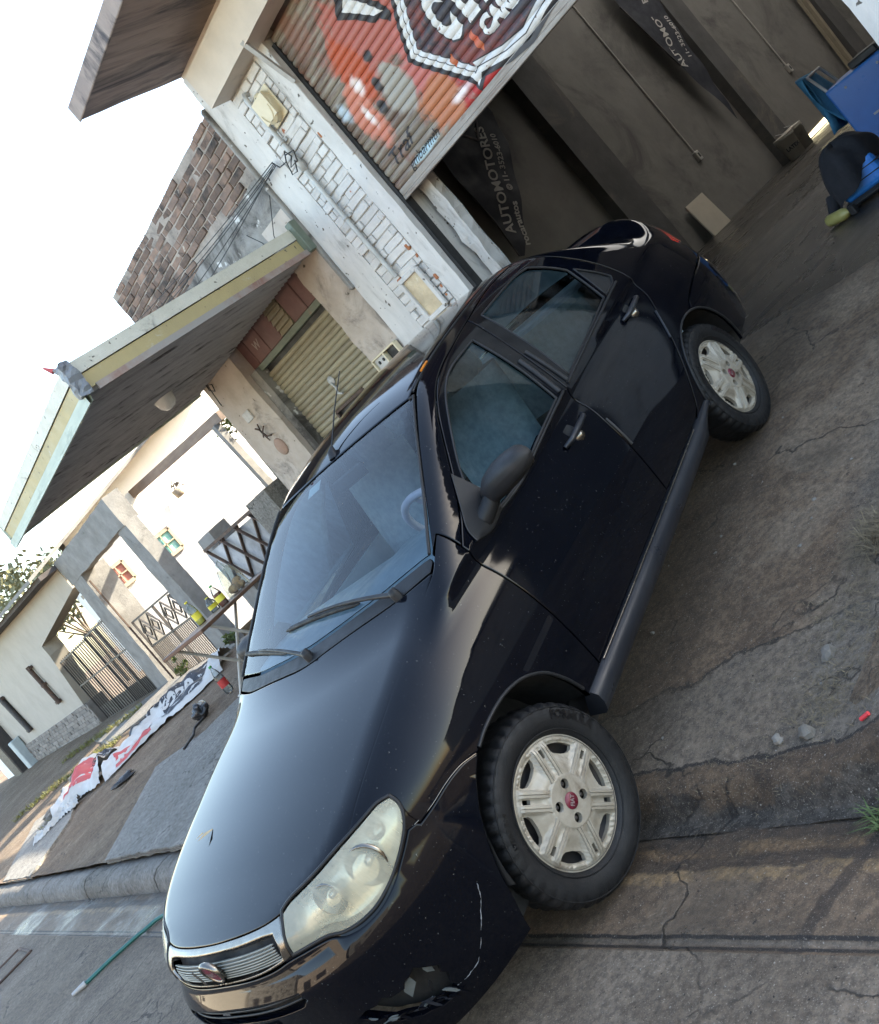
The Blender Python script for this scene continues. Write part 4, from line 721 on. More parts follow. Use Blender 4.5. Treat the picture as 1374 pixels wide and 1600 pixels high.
class Cyl:
    """projection towards a vertical axis through (0, yc); sgn -1 faces the nose, +1 the tail"""
    def __init__(s, yc, sgn): s.yc = yc; s.g = sgn
    def to2(s, P): P = np.asarray(P, float); return np.stack([np.arctan2(P[:, 0], s.g * (P[:, 1] - s.yc)) * .75, P[:, 2]], -1)
    def rays(s, uv):
        a = uv[:, 0] / .75; d = np.stack([np.sin(a), s.g * np.cos(a), 0 * a], -1); o = np.stack([0 * a, 0 * a + s.yc, uv[:, 1]], -1); return o, d, 1.4, .05
def onbody(pr, uv, lift=0.):
    o, d, t1, t0 = pr.rays(uv); n = 70; ts = np.linspace(t1, t0, n); lo = np.full(len(uv), t0); hi = np.full(len(uv), t1); done = np.zeros(len(uv), bool); prev = np.full(len(uv), t1)
    for t in ts:
        p = o + d * t; v = Fb(*p.T) - lift; new = (v < 0) & ~done; lo[new] = t; hi[new] = prev[new]; done |= new; prev[:] = t
    for _ in range(26):
        m = (lo + hi) / 2; v = Fb(*(o + d * m[:, None]).T) - lift; ins = v < 0; lo = np.where(ins, m, lo); hi = np.where(ins, hi, m)
    return o + d * ((lo + hi) / 2)[:, None]
SIDE = Par((.866, 0, .5), (0, 1, 0), (-.5, 0, .866)); FLAT = Par((1, 0, 0), (0, 1, 0), (0, 0, 1))
TOP = Par((0, 0, 1), (1, 0, 0), (0, 1, 0)); NOSE = Cyl(.1, -1); TAIL = Cyl(2.6, 1)
def dens(q, step, closed=True):
    q = np.asarray(q, float); out = []; n = len(q)
    for i in range(n if closed else n - 1):
        a, b = q[i], q[(i + 1) % n]; k = max(1, int(np.ceil(np.linalg.norm(b - a) / step)))
        for j in range(k): out.append(a + (b - a) * j / k)
    if not closed: out.append(q[-1])
    return np.array(out)
def smooth_poly(q, sharp=35., it=2, closed=True):
    """corner-cutting that keeps sharp corners"""
    q = [np.asarray(p, float) for p in q]
    for _ in range(it):
        n = len(q); out = []
        for i in range(n):
            if not closed and i in (0, n - 1): out.append(q[i]); continue
            a, b, c = q[i - 1], q[i], q[(i + 1) % n]; u, w = b - a, c - b; lu, lw = np.linalg.norm(u), np.linalg.norm(w)
            ang = math.degrees(math.acos(np.clip(u @ w / (lu * lw + 1e-12), -1, 1)))
            if ang > sharp: out.append(b)
            else: out += [b - u * .22, b + w * .22]
        q = out
    return np.array(q)
def area(q): return .5 * np.sum(q[:, 0] * np.roll(q[:, 1], -1) - np.roll(q[:, 0], -1) * q[:, 1])
def inset(q, d):
    if area(q) < 0: q = q[::-1]
    e = np.roll(q, -1, 0) - q; n = np.stack([-e[:, 1], e[:, 0]], -1); n /= np.maximum(np.linalg.norm(n, axis=1, keepdims=True), 1e-9)
    m = n + np.roll(n, 1, 0); m /= np.maximum((m * m).sum(1, keepdims=True) / 2, .35); return q + m * d
def inside(pts, q):
    x, y = pts[:, 0], pts[:, 1]; r = np.zeros(len(pts), bool); j = len(q) - 1
    for i in range(len(q)):
        c = ((q[i, 1] > y) != (q[j, 1] > y)); 
        if abs(q[j, 1] - q[i, 1]) > 1e-12: r ^= c & (x < (q[j, 0] - q[i, 0]) * (y - q[i, 1]) / (q[j, 1] - q[i, 1]) + q[i, 0])
        j = i
    return r
def panel(name, poly, pr, m, parent, holes=(), gap=.0025, res=.035, lift=0., thick=.014, edge=.0018, sharp=35., mirror=False, dim=3, label=None):
    P2 = lambda q: pr.to2(q) if dim == 3 else np.asarray(q, float)
    out = inset(dens(smooth_poly(P2(poly), sharp), res * .45), gap); hs = [inset(dens(smooth_poly(P2(h), 12. if name == 'front_bumper' else sharp), res * .45), -gap * .2) for h in holes]
    loops = [out] + hs; rings = [inset(out, .004)] + [inset(h, -.004) for h in hs]
    bb0, bb1 = out.min(0), out.max(0); gx = np.arange(bb0[0], bb1[0], res); gy = np.arange(bb0[1], bb1[1], res)
    G = np.stack(np.meshgrid(gx, gy), -1).reshape(-1, 2); G = G[inside(G, inset(out, res * .4))]
    for h in hs: G = G[~inside(G, inset(h, -res * .4))]
    pts = [p for L in loops for p in L]; edges = []; o = 0
    for L in loops: edges += [(o + i, o + (i + 1) % len(L)) for i in range(len(L))]; o += len(L)
    nb = o
    for rg in rings: pts += list(rg)
    pts += list(G); V, _, Fc, ov, _, _ = delaunay_2d_cdt([Vector((float(p[0]), float(p[1]))) for p in pts], edges, [], 0, 1e-7)
    uv = np.array([(v.x, v.y) for v in V]); tri = np.array([f for f in Fc if len(f) == 3]); cen = uv[tri].mean(1); ok = inside(cen, out)
    for h in hs: ok &= ~inside(cen, h)
    tri = tri[ok]; a = uv[tri]; fl = ((a[:, 1, 0] - a[:, 0, 0]) * (a[:, 2, 1] - a[:, 0, 1]) - (a[:, 1, 1] - a[:, 0, 1]) * (a[:, 2, 0] - a[:, 0, 0])) < 0
    tri[fl] = tri[fl][:, ::-1]
    X = onbody(pr, uv, lift); N = Fg(X)
    orig = {}
    for i, L in enumerate(ov):
        for k in L: orig[k] = i
    vs = X.copy(); ns = N.copy(); faces = [tuple(map(int, t)) for t in tri]; extraV = []; extraN = []; base = len(X); o = 0
    if tri.size:
        t = tri[0]; nn = np.cross(X[t[1]] - X[t[0]], X[t[2]] - X[t[0]])
        big = np.cross(X[tri[:, 1]] - X[tri[:, 0]], X[tri[:, 2]] - X[tri[:, 0]]); flip = (big * N[tri[:, 0]]).sum() < 0
        if flip: faces = [f[::-1] for f in faces]
    for L in loops:
        idx = [orig.get(o + i, None) for i in range(len(L))]; o += len(L); idx = [i for i in idx if i is not None]; n = len(idx); q = X[idx]
        tang = np.roll(q, -1, 0) - np.roll(q, 1, 0); w = np.cross(tang, N[idx]); w /= np.maximum(np.linalg.norm(w, axis=1, keepdims=True), 1e-9)
        inn = uv[idx]; c = np.cross
        vs[idx] = X[idx] - N[idx] * edge
        # outward test by comparing with nearest inside point
        sg = 1.
        if len(tri):
            nbr = {}
            for f in tri[:4000]:
                for v_ in f: nbr.setdefault(int(v_), []).append(X[f].mean(0))
            s_ = 0
            for j, i in enumerate(idx[::max(1, n // 12)]):
                if i in nbr: s_ += np.dot(w[j * max(1, n // 12)], X[i] - np.mean(nbr[i], 0))
            sg = 1. if s_ >= 0 else -1.
        w *= sg; nn = N[idx] + w * .7; ns[idx] = nn / np.linalg.norm(nn, axis=1, keepdims=True)
        b = base + len(extraV); top = vs[idx]; bot = vs[idx] - N[idx] * thick
        extraV += list(top) + list(bot); extraN += list(w) + list(w)
        for j in range(n): faces.append((b + j, b + (j + 1) % n, b + n + (j + 1) % n, b + n + j))
    AV = np.vstack([vs] + ([np.array(extraV)] if extraV else [])); AN = np.vstack([ns] + ([np.array(extraN)] if extraN else []))
    res_ = []
    for sx in ((1, -1) if mirror else (1,)):
        me = bpy.data.meshes.new(name); ff = faces if sx == 1 else [f[::-1] for f in faces]
        v2 = AV * np.array([sx, 1, 1]); n2 = AN * np.array([sx, 1, 1])
        me.from_pydata([tuple(map(float, p)) for p in v2], [], ff); me.polygons.foreach_set('use_smooth', [True] * len(me.polygons)); me.materials.append(m); me.update()
        if len(me.vertices) == len(n2): me.normals_split_custom_set_from_vertices([tuple(map(float, p)) for p in n2])
        ob = bpy.data.objects.new(name, me); COL.objects.link(ob); ob.parent = parent; res_.append(ob)
        if label: ob['label'] = label
    return res_
def body_line(pts, pr, lift=0., step=.03, closed=False):
    q = dens(smooth_poly(pr.to2(np.array(pts)), 30, 2, closed), step, closed); X = onbody(pr, q, lift); return [tuple(p) for p in X] + ([tuple(X[0])] if closed else [])
def both(mb, name, m, parent, **k):
    a = mb.build(name, m, parent, **k); w = MB(); w.v = [(-x, y, z) for x, y, z in mb.v]; w.f = [f[::-1] for f in mb.f]; w.sm = list(mb.sm)
    return a, w.build(name, m, parent, **k)

# ---- car materials
def paint_mat():
    m, t, p = new_mat('black_car_paint'); v, _, ob = coords(t, False)
    n = noise_t(t, v, 3.0, 7, .7, (1, .5, 1.6), .8); n2 = noise_t(t, v, 150, 2, .5)
    c = mixc(t, ramp(t, n, .45, .8), (.0016, .0022, .0045), (.0040, .0046, .0065)); c = mixc(t, ramp(t, n2, .72, .76), c, (.09, .09, .085))
    t.links.new(c, p.inputs['Base Color'])
    r = nd(t, 'ShaderNodeMapRange'); t.links.new(n, r.inputs[0]); r.inputs[1].default_value = .35; r.inputs[2].default_value = .75; r.inputs[3].default_value = .035; r.inputs[4].default_value = .09
    t.links.new(r.outputs[0], p.inputs['Roughness']); p.inputs['IOR'].default_value = 1.33; p.inputs['Specular IOR Level'].default_value = .5
    p.inputs['Coat Weight'].default_value = .0
    return m
PAINT = paint_mat()
PLAST = mat('black_plastic_trim', (.010, .011, .012), (.016, .016, .018), 9, .50, .08, .12, 160, spec=.32)
SKIRT = mat('satin_black_skirt', (.012, .014, .019), (.020, .022, .027), 5, .34, .08, .05, 70, spec=.4)
RUBBER = mat('tyre_rubber', (.005, .0055, .0065), (.011, .011, .012), 8, .55, .14, .25, 220, spec=.3, stain=(.035, .032, .028), sscale=5, slo=.6, shi=.8)
DARK = mat('underbody_black', (.006, .006, .007), (.012, .011, .01), 8, .85)
CAPM = mat('dirty_silver_hubcap', (.36, .325, .27), (.27, .235, .185), 13, .38, .1, .1, 120, stain=(.12, .085, .055), sscale=9, slo=.50, shi=.78, metallic=.1)
CHROME = mat('worn_chrome', (.27, .25, .22), (.18, .165, .145), 10, .24, .08, .05, 60, metallic=1.)
RIM = mat('black_steel_rim', (.02, .02, .022), (.05, .04, .035), 10, .45)
REDB = mat('badge_red', (.16, .012, .03), (.10, .01, .02), 20, .35)
SILV = mat('badge_silver', (.55, .52, .5), None, 20, .3, .1, metallic=.8)
SIDEGL = glass_mat('tinted_side_glass', (.55, .66, .64), 1.5, .006, .02)
WSGL = glass_mat('windscreen_glass', (.80, .90, .93), 1.55, .006, .02)
LENS = glass_mat('hazed_headlight_lens', (.86, .84, .74), 1.45, .05, .42, (.80, .77, .60), .6)
REFL = mat('headlight_reflector', (.80, .79, .70), (.62, .61, .52), 14, .25, .1, metallic=.45)
SEAT = mat('grey_seat_cloth', (.26, .31, .35), (.17, .21, .25), 30, .9)
DASH = mat('dashboard_grey', (.24, .32, .37), (.18, .25, .29), 8, .5)
TAILM = mat('red_tail_lens', (.75, .03, .02), (.55, .02, .012), 10, .12, .04, coat=.6)
AMBER = mat('amber_lens', (.55, .17, .02), None, 10, .2)
MESHG = mat('grille_grey', (.20, .20, .17), (.30, .29, .25), 12, .4, .1, metallic=.3)
PLATE = mat('plate_white', (.70, .70, .68), None, 9, .4)

CAR = thing('parked_car', 'black four-door saloon car with dirty silver hubcaps and hazed headlight on the driveway', 'car')
ey_ = Vector((-0.14639821, 0.97985218, 0.13585757)); ex_ = Vector((0.98920872, 0.14581422, 0.01429445)); ez_ = Vector((0.00580351, -0.13648417, 0.99062525))
O_ = Vector((0, 0, .285)) - ez_ * .285
CAR.matrix_world = Matrix(((ex_.x, ey_.x, ez_.x, O_.x), (ex_.y, ey_.y, ez_.y, O_.y), (ex_.z, ey_.z, ez_.z, O_.z), (0, 0, 0, 1)))

# ---- outlines (metres in the car's own frame: x left, y back from the front axle, z up)
hoodL = [(.703, .334, .985), (.68, .274, .966), (.671, .143, .934), (.669, .007, .907), (.664, -.083, .889), (.655, -.231, .857), (.647, -.339, .83), (.638, -.417, .806), (.632, -.469, .785), (.602, -.505, .779), (.535, -.557, .772), (.431, -.613, .763), (.398, -.638, .753), (.389, -.646, .751), (.309, -.668, .746), (.178, -.682, .743), (.0, -.689, .742)]
hood_rear = [(0, .19, .989), (.207, .215, .995), (.429, .25, .992), (.548, .276, .986)]
mirx = lambda q: [(-x, y, z) for x, y, z in q]
hood = hood_rear + hoodL + mirx(hoodL[:-1])[::-1] + mirx(hood_rear[1:])[::-1]
wsL = [(0, .262, 1.02), (.195, .275, 1.022), (.421, .311, 1.022), (.568, .354, 1.023), (.688, .392, 1.019), (.656, .575, 1.122), (.602, .806, 1.249), (.543, 1.031, 1.355), (.522, 1.02, 1.355), (.307, .995, 1.365), (0, .985, 1.374)]
ws = wsL + mirx(wsL[1:-1])[::-1]
frontdoor = [(.751, .458, .962), (.77, .456, .913), (.785, .46, .858), (.796, .464, .787), (.808, .463, .612), (.803, .463, .465), (.791, .464, .361), (.795, .92, .37), (.798, 1.376, .372), (.807, 1.382, .472), (.812, 1.392, .595), (.801, 1.412, .747), (.798, 1.42, .782), (.794, 1.429, .842), (.771, 1.432, .919), (.764, 1.433, .937), (.7, 1.47, 1.121), (.568, 1.545, 1.377), (.576, 1.44, 1.371), (.582, 1.311, 1.359), (.583, 1.24, 1.351), (.595, 1.14, 1.334), (.608, 1.055, 1.307), (.638, .948, 1.26), (.664, .855, 1.202), (.7, .725, 1.117), (.732, .585, 1.024)]
reardoor = [(.771, 1.432, .919), (.794, 1.429, .842), (.798, 1.42, .782), (.801, 1.412, .747), (.812, 1.392, .595), (.807, 1.382, .472), (.798, 1.376, .372), (.795, 1.63, .37), (.793, 1.888, .368), (.795, 1.963, .395), (.805, 2.07, .508), (.806, 2.189, .643), (.794, 2.289, .761), (.783, 2.368, .841), (.748, 2.403, .948), (.688, 2.354, 1.108), (.615, 2.242, 1.274), (.53, 2.125, 1.366), (.54, 1.836, 1.392), (.568, 1.545, 1.377), (.7, 1.47, 1.121), (.764, 1.433, .937)]
fglass = [(.609, 1.43, 1.317), (.604, 1.208, 1.322), (.623, 1.069, 1.281), (.66, .924, 1.205), (.699, .771, 1.113), (.735, .62, .985), (.763, .63, .93), (.774, .855, .913), (.769, 1.05, .927), (.763, 1.345, .946), (.69, 1.395, 1.13)]
rglass = [(.586, 1.61, 1.345), (.587, 1.769, 1.343), (.587, 1.984, 1.335), (.595, 2.08, 1.315), (.631, 2.15, 1.25), (.664, 2.195, 1.176), (.735, 2.133, .985), (.748, 1.888, .969), (.76, 1.515, .95), (.69, 1.56, 1.12)]
quarter = [(.671, 2.225, 1.158), (.704, 2.29, 1.069), (.725, 2.325, 1.007), (.735, 2.285, .985), (.737, 2.165, .982)]
head = [(.727, -.356, .766), (.705, -.383, .779), (.679, -.423, .78), (.644, -.465, .78), (.602, -.507, .779), (.534, -.559, .772), (.431, -.616, .763), (.398, -.64, .753), (.402, -.663, .736), (.402, -.687, .711), (.395, -.705, .664), (.459, -.681, .66), (.516, -.653, .652), (.548, -.638, .632), (.595, -.608, .621), (.641, -.563, .619), (.68, -.503, .634), (.712, -.445, .662), (.731, -.402, .686), (.739, -.37, .714), (.737, -.356, .741)]
joint = [(.802, -.11, .625), (.794, -.172, .651), (.783, -.236, .661), (.764, -.317, .66), (.748, -.365, .662)]
arch = [(.801, -.10, .630), (.804, -.05, .64), (.807, .02, .642), (.808, .10, .634), (.808, .185, .604), (.807, .262, .543), (.802, .308, .457), (.796, .330, .39), (.791, .335, .352)]
arch2 = [(.796, -.18, .592), (.784, -.25, .527), (.765, -.31, .425), (.743, -.338, .32), (.722, -.355, .247), (.715, -.36, .212)]
fender = [(.708, .46, 1.045), (.744, .458, .979), (.751, .458, .962), (.77, .456, .913), (.785, .46, .858), (.796, .464, .787), (.808, .463, .612), (.803, .463, .465), (.791, .464, .352)] + arch[::-1] + joint + [(.739, -.368, .690), (.739, -.364, .72), (.735, -.35, .748), (.727, -.348, .77), (.705, -.378, .782), (.679, -.418, .783), (.648, -.457, .785)] + [(.632, -.465, .787)] + hoodL[:8][::-1] + [(.700, .375, 1.003)]
# ---- body panels
panel('hood', hood, TOP, PAINT, CAR, res=.025)
panel('fender', fender, SIDE, PAINT, CAR, mirror=True, thick=.02, res=.017)
panel('door', frontdoor, SIDE, PAINT, CAR, holes=[fglass], mirror=True, res=.02, label='front door')
panel('door', reardoor, SIDE, PAINT, CAR, holes=[rglass, quarter], mirror=True, res=.02, label='rear door')
panel('window', fglass, SIDE, SIDEGL, CAR, gap=-.006, lift=-.010, thick=.0, mirror=True, res=.05)
panel('window', rglass, SIDE, SIDEGL, CAR, gap=-.006, lift=-.010, thick=.0, mirror=True, res=.05)
panel('quarter_window', quarter, SIDE, PLAST, CAR, gap=-.004, lift=-.006, thick=.0, mirror=True)
panel('windscreen', ws, TOP, WSGL, CAR, gap=.002, lift=-.001, thick=.004, res=.05)
cowlL = [(0, .196, .99), (.207, .221, .99), (.429, .256, .99), (.548, .282, .986), (.69, .338, .985), (.697, .372, 1.0), (.686, .386, 1.01), (.568, .349, 1.02), (.421, .306, 1.02), (.195, .27, 1.02), (0, .257, 1.02)]
panel('cowl_panel', cowlL + mirx(cowlL[1:-1])[::-1], TOP, PLAST, CAR, lift=-.004)
roofL = [(0, .993, 1.38), (.307, 1.003, 1.38), (.515, 1.03, 1.37), (.522, 1.15, 1.38), (.52, 1.5, 1.4), (.508, 2.0, 1.4), (.495, 2.24, 1.37), (.3, 2.27, 1.38), (0, 2.285, 1.39)]
panel('roof', roofL + mirx(roofL[1:-1])[::-1], TOP, PAINT, CAR, res=.05, edge=.004)
archR = [(.805, 2.38 + .34 * math.cos(a), .29 + .34 * math.sin(a)) for a in np.radians(np.linspace(172, -2, 22))]
frame = [(.708, .46, 1.045), (.697, .388, 1.012), (.664, .578, 1.128), (.611, .808, 1.256), (.552, 1.04, 1.362), (.534, 1.15, 1.385), (.532, 1.5, 1.405), (.52, 2.0, 1.405), (.507, 2.25, 1.37), (.53, 2.36, 1.33), (.575, 2.55, 1.22), (.625, 2.76, 1.1), (.638, 2.85, 1.065), (.635, 3.0, 1.06), (.615, 3.17, 1.07), (.61, 3.215, 1.06), (.63, 3.17, .99), (.69, 3.09, .92), (.735, 2.99, .84), (.745, 3.01, .79), (.72, 3.11, .685), (.76, 2.98, .675), (.798, 2.72, .672), (.803, 2.54, .648)] + [(.804, 2.49, .618)] + [p for p in archR if p[1] < 2.47 and p[2] > .30][::-1] + [(.793, 2.04, .34), (.793, 1.9, .352), (.793, 1.888, .366), (.795, 1.963, .393), (.805, 2.07, .506), (.806, 2.189, .641), (.794, 2.289, .759), (.783, 2.368, .839), (.748, 2.405, .948), (.688, 2.356, 1.108), (.615, 2.244, 1.274), (.53, 2.127, 1.366), (.54, 1.836, 1.392), (.568, 1.545, 1.377), (.576, 1.44, 1.371), (.582, 1.311, 1.359), (.583, 1.24, 1.351), (.595, 1.14, 1.334), (.608, 1.055, 1.307), (.638, .948, 1.26), (.664, .855, 1.202), (.7, .725, 1.117), (.732, .585, 1.024), (.751, .461, .962), (.744, .461, .979)]
panel('side_frame', frame, SIDE, PAINT, CAR, mirror=True, res=.02)
rwL = [(0, 2.335, 1.37), (.3, 2.33, 1.36), (.49, 2.33, 1.35), (.55, 2.52, 1.24), (.615, 2.77, 1.09), (.45, 2.80, 1.07), (0, 2.83, 1.06)]
panel('rear_window', rwL + mirx(rwL[1:-1])[::-1], TOP, SIDEGL, CAR, res=.06)
trL = [(0, 2.86, 1.06), (.45, 2.835, 1.06), (.622, 2.80, 1.06), (.628, 3.0, 1.06), (.607, 3.17, 1.07), (.598, 3.25, 1.07), (.4, 3.29, 1.08), (0, 3.305, 1.09)]
panel('trunk_lid', trL + mirx(trL[1:-1])[::-1], TOP, PAINT, CAR, res=.05, edge=.003)
tkL = [(0, 3.33, 1.06), (.3, 3.32, 1.06), (.50, 3.28, 1.05), (.50, 3.26, .74), (0, 3.33, .74)]
panel('trunk_face', tkL + mirx(tkL[1:-1])[::-1], TAIL, PAINT, CAR)
panel('tail_light', [(.505, 3.25, 1.02), (.58, 3.21, 1.03), (.64, 3.14, .985), (.70, 3.06, .90), (.742, 2.97, .83), (.735, 3.02, .79), (.66, 3.13, .77), (.505, 3.25, .77)], TAIL, TAILM, CAR, mirror=True)
rbL = [(0, 3.36, .72), (.5, 3.28, .72), (.70, 3.12, .685), (.76, 2.97, .672), (.798, 2.72, .668), (.803, 2.54, .642), (.804, 2.50, .615)] + [p for p in archR if p[1] > 2.50] + [(.79, 2.73, .30), (.6, 3.2, .30), (0, 3.36, .30)]
panel('rear_bumper', rbL + mirx(rbL[1:-1])[::-1], TAIL, PAINT, CAR, res=.05)
under = [(.395, -.705, .656), (.459, -.681, .652), (.516, -.653, .644), (.548, -.638, .624), (.595, -.608, .613), (.641, -.563, .611), (.68, -.503, .626), (.712, -.445, .654), (.735, -.398, .680), (.742, -.37, .672)]
gbot = [(0, -.75, .648), (.1, -.75, .648), (.2, -.744, .648), (.30, -.732, .650), (.362, -.716, .656)]
bumpL = gbot + under + joint[::-1] + arch2 + [(.6, -.6, .212), (.4, -.74, .205), (.2, -.78, .203), (0, -.79, .203)]
intake = [(.0, -.79, .592), (.2, -.78, .591), (.36, -.762, .583), (.372, -.76, .560), (.345, -.768, .546), (.2, -.78, .548), (.0, -.79, .549), (-.2, -.78, .548), (-.345, -.768, .546), (-.372, -.76, .560), (-.36, -.762, .583), (-.2, -.78, .591)]
fog = [(.443, -.734, .435), (.47, -.72, .441), (.5, -.703, .433), (.525, -.688, .44), (.539, -.678, .424), (.571, -.65, .416), (.585, -.64, .432), (.596, -.631, .43), (.612, -.612, .44), (.623, -.6, .42), (.641, -.572, .388), (.629, -.58, .375), (.638, -.57, .352), (.622, -.58, .331), (.625, -.575, .305), (.60, -.59, .288), (.573, -.622, .296), (.555, -.64, .312), (.54, -.657, .318), (.515, -.68, .345), (.495, -.698, .357), (.47, -.715, .395)]
bumper = panel('front_bumper', bumpL + mirx(bumpL[1:-1])[::-1], NOSE, PAINT, CAR, holes=[intake, fog, mirx(fog)[::-1]], thick=.03)[0]
panel('intake_grille', [(x * 1.03, y, z + (.01 if z > .57 else -.01)) for x, y, z in intake], NOSE, DARK, bumper, lift=-.035, thick=.01, gap=0)
sl_ = MB()
for zz in (.563, .578):
    sl_.tube([(x, y + .0, z) for x, y, z in body_line([(-.35, -.76, zz), (-.15, -.78, zz), (.15, -.78, zz), (.35, -.76, zz)], NOSE, -.012)], .0035, 6)
sl_.build('slat', PLAST, bumper)
for s_ in (1, -1):
    q = [(s_ * x, y, z) for x, y, z in fog]
    panel('fog_recess', q, NOSE, DARK, bumper, lift=-.05, thick=.0, gap=-.012)
# broken plastic around the left fog opening
rs = random.Random(3)
def shard(px, pz, L1, L2, ang, m, tilt=.3, lift=-.004):
    pc = onbody(NOSE, NOSE.to2(np.array([[px, -.60 - (.6 - px) * .9, pz]])), lift)[0]; nn = Fg(pc[None])[0]; n3 = Vector(nn)
    tv = Vector((-n3.y, n3.x, 0)).normalized(); tv.rotate(Matrix.Rotation(ang, 3, n3)); bv = n3.cross(tv); c0 = Vector(pc)
    MB().prism([(-L1, -L2), (L1 * .6, -L2 * .7), (L1, L2 * .5), (L1 * .1, L2), (-L1 * .6, L2 * .5)], lambda u, v, d: c0 + tv * u + bv * v + n3 * (d + u * tilt), 0, .003).build('broken_trim', m, bumper)
GREYP = mat('broken_grey_plastic', (.10, .115, .115), (.07, .08, .08), 12, .6)
shard(.560, .400, .030, .018, .5, GREYP, .1, -.02); shard(.612, .402, .022, .013, 1.2, GREYP, .15, -.02); shard(.595, .368, .030, .006, 1.0, PLAST, .5)
for k in range(26):     # crushed lower lip
    t = rs.random(); px = .45 + .18 * t + rs.uniform(-.008, .008); pz = .405 - .115 * t + rs.uniform(-.016, .012)
    shard(px, pz, rs.uniform(.010, .032), rs.uniform(.002, .006), -.62 + rs.uniform(-.5, .5), (PAINT, PAINT, SKIRT, GREYP)[k % 4], rs.uniform(-.5, .5), rs.uniform(-.008, .006))
crk = MB(); crk.tube(body_line([(.744, -.385, .44), (.734, -.405, .404), (.713, -.444, .37), (.697, -.468, .339), (.668, -.505, .305), (.647, -.537, .301), (.621, -.572, .305)], NOSE, .0005, .008), [.0006 + .0022 * abs(noise.noise(Vector((i_ * .33, 0, 0)))) for i_ in range(len(body_line([(.744, -.385, .44), (.734, -.405, .404), (.713, -.444, .37), (.697, -.468, .339), (.668, -.505, .305), (.647, -.537, .301), (.621, -.572, .305)], NOSE, .0005, .008)))], 5)
crk.rough(.004, 30).build('crack', mat('scuffed_edge', (.30, .31, .32), (.08, .085, .09), 60, .6), bumper)
crk = MB(); crk.tube(body_line([(.80, -.12, .63), (.793, -.176, .655), (.78, -.24, .664), (.76, -.322, .663), (.742, -.375, .675)], SIDE, -.002, .02), .0017, 5)
crk.build('bumper_seam', CHROME, bumper)
# number plate (only its upper edge is seen)
pl = MB(); pl.grid(lambda u, v: (u, -.805 + .10 * u * u, v), np.linspace(-.2, .2, 9), [.405, .535]); pl.grid(lambda u, v: (u, -.797 + .10 * u * u, v), np.linspace(-.2, .2, 9), [.405, .535])
pl.build('number_plate', PLATE, bumper)
# ---- sill skirts
sk = MB(); ys = [.338, .36, .5, .8, 1.1, 1.4, 1.7, 1.85, 1.93, 1.99, 2.035]
def skirt_pt(y, k):
    e = max(0, (y - 1.85) / .185); lo = .272 + .075 * e; hi = .357 + .004 * (y > 1.9)
    xb = .799 - .012 * (abs(y - 1.1) / 1.)**2
    return [(xb - .02, hi + .012), (xb + .006, hi + .006), (xb + .022, hi - .012), (xb + .020, (hi + lo) / 2), (xb + .004, lo + .01), (xb - .012, lo), (xb - .08, lo + .01)][k]
sk.grid(lambda y, k: (skirt_pt(y, int(k))[0], y, skirt_pt(y, int(k))[1]), ys, range(7))
for ye in (ys[0], ys[-1]): sk.add([(skirt_pt(ye, k)[0], ye, skirt_pt(ye, k)[1]) for k in range(7)], [tuple(range(7))])
both(sk, 'sill_skirt', SKIRT, CAR)
ch = MB(); ch.tube([(.806 - .012 * abs(y - 1.1)**2, y, .3665) for y in np.linspace(.48, 1.80, 14)], .0032, 5); both(ch, 'sill_strip', CHROME, CAR)
# ---- under the body: dark tub and wheel housings
ub = MB(); ub.box(-.66, .66, -.45, 3.0, .22, .34); ub.box(-.70, .70, .46, 1.95, .24, .40); ub.box(-.52, .52, -.58, .40, .3, .62); ub.box(-.6, .6, 2.0, 3.15, .3, .7); ub.build('underbody', DARK, CAR)
for yc in (0.02, 2.38):
    wl = MB(); AA = np.linspace(.16, PI - .16, 22); wl.grid(lambda a, x: (x, yc + .35 * math.cos(a), .29 + .35 * math.sin(a)), AA, [.38, .772]); wl.grid(lambda a, r_: (.38, yc + r_ * math.cos(a), .29 + r_ * math.sin(a)), AA, [.02, .36])
    both(wl, 'wheel_housing', DARK, CAR, recalc=False)
    lp = MB(); pts = arch[:-1] if yc < 1 else [p for p in archR if p[2] > .3]
    lp.tube(body_line(pts, SIDE, .001, .02), .006, 6); both(lp, 'arch_lip', PLAST, CAR)
# ---- grille
openg = [(0, -.70, .730), (.15, -.70, .730), (.30, -.69, .732), (.352, -.683, .728), (.368, -.70, .70), (.352, -.715, .667), (.25, -.73, .660), (.1, -.745, .657), (0, -.75, .657)]
outg = [(0, -.69, .7445), (.178, -.685, .7455), (.309, -.671, .7475), (.389, -.65, .7515), (.395, -.66, .735), (.396, -.687, .711), (.388, -.706, .664), (.36, -.715, .657), (.2, -.742, .65), (0, -.75, .65)]
gp = panel('grille_frame', outg + mirx(outg[1:-1])[::-1], NOSE, CHROME, CAR, holes=[openg + mirx(openg[1:-1])[::-1]], thick=.03, res=.025)[0]
panel('grille_back', openg + mirx(openg[1:-1])[::-1], NOSE, DARK, gp, lift=-.03, gap=-.01, thick=.0)
for zz in np.linspace(.664, .707, 7):
    gs = MB(); gs.tube(body_line([(-.338, -.70, zz), (-.15, -.74, zz), (0, -.75, zz), (.15, -.74, zz), (.338, -.70, zz)], NOSE, -.010, .02), .0022, 6); gs.build('slat', MESHG, gp)
gv = MB()
for xx in np.arange(-.332, .333, .0075):
    gv.tube(body_line([(xx, -.72, .661), (xx, -.71, .708)], NOSE, -.013, .012), .0012, 4, False)
gm = gv.build('mesh', MESHG, gp); gm['kind'] = 'stuff'
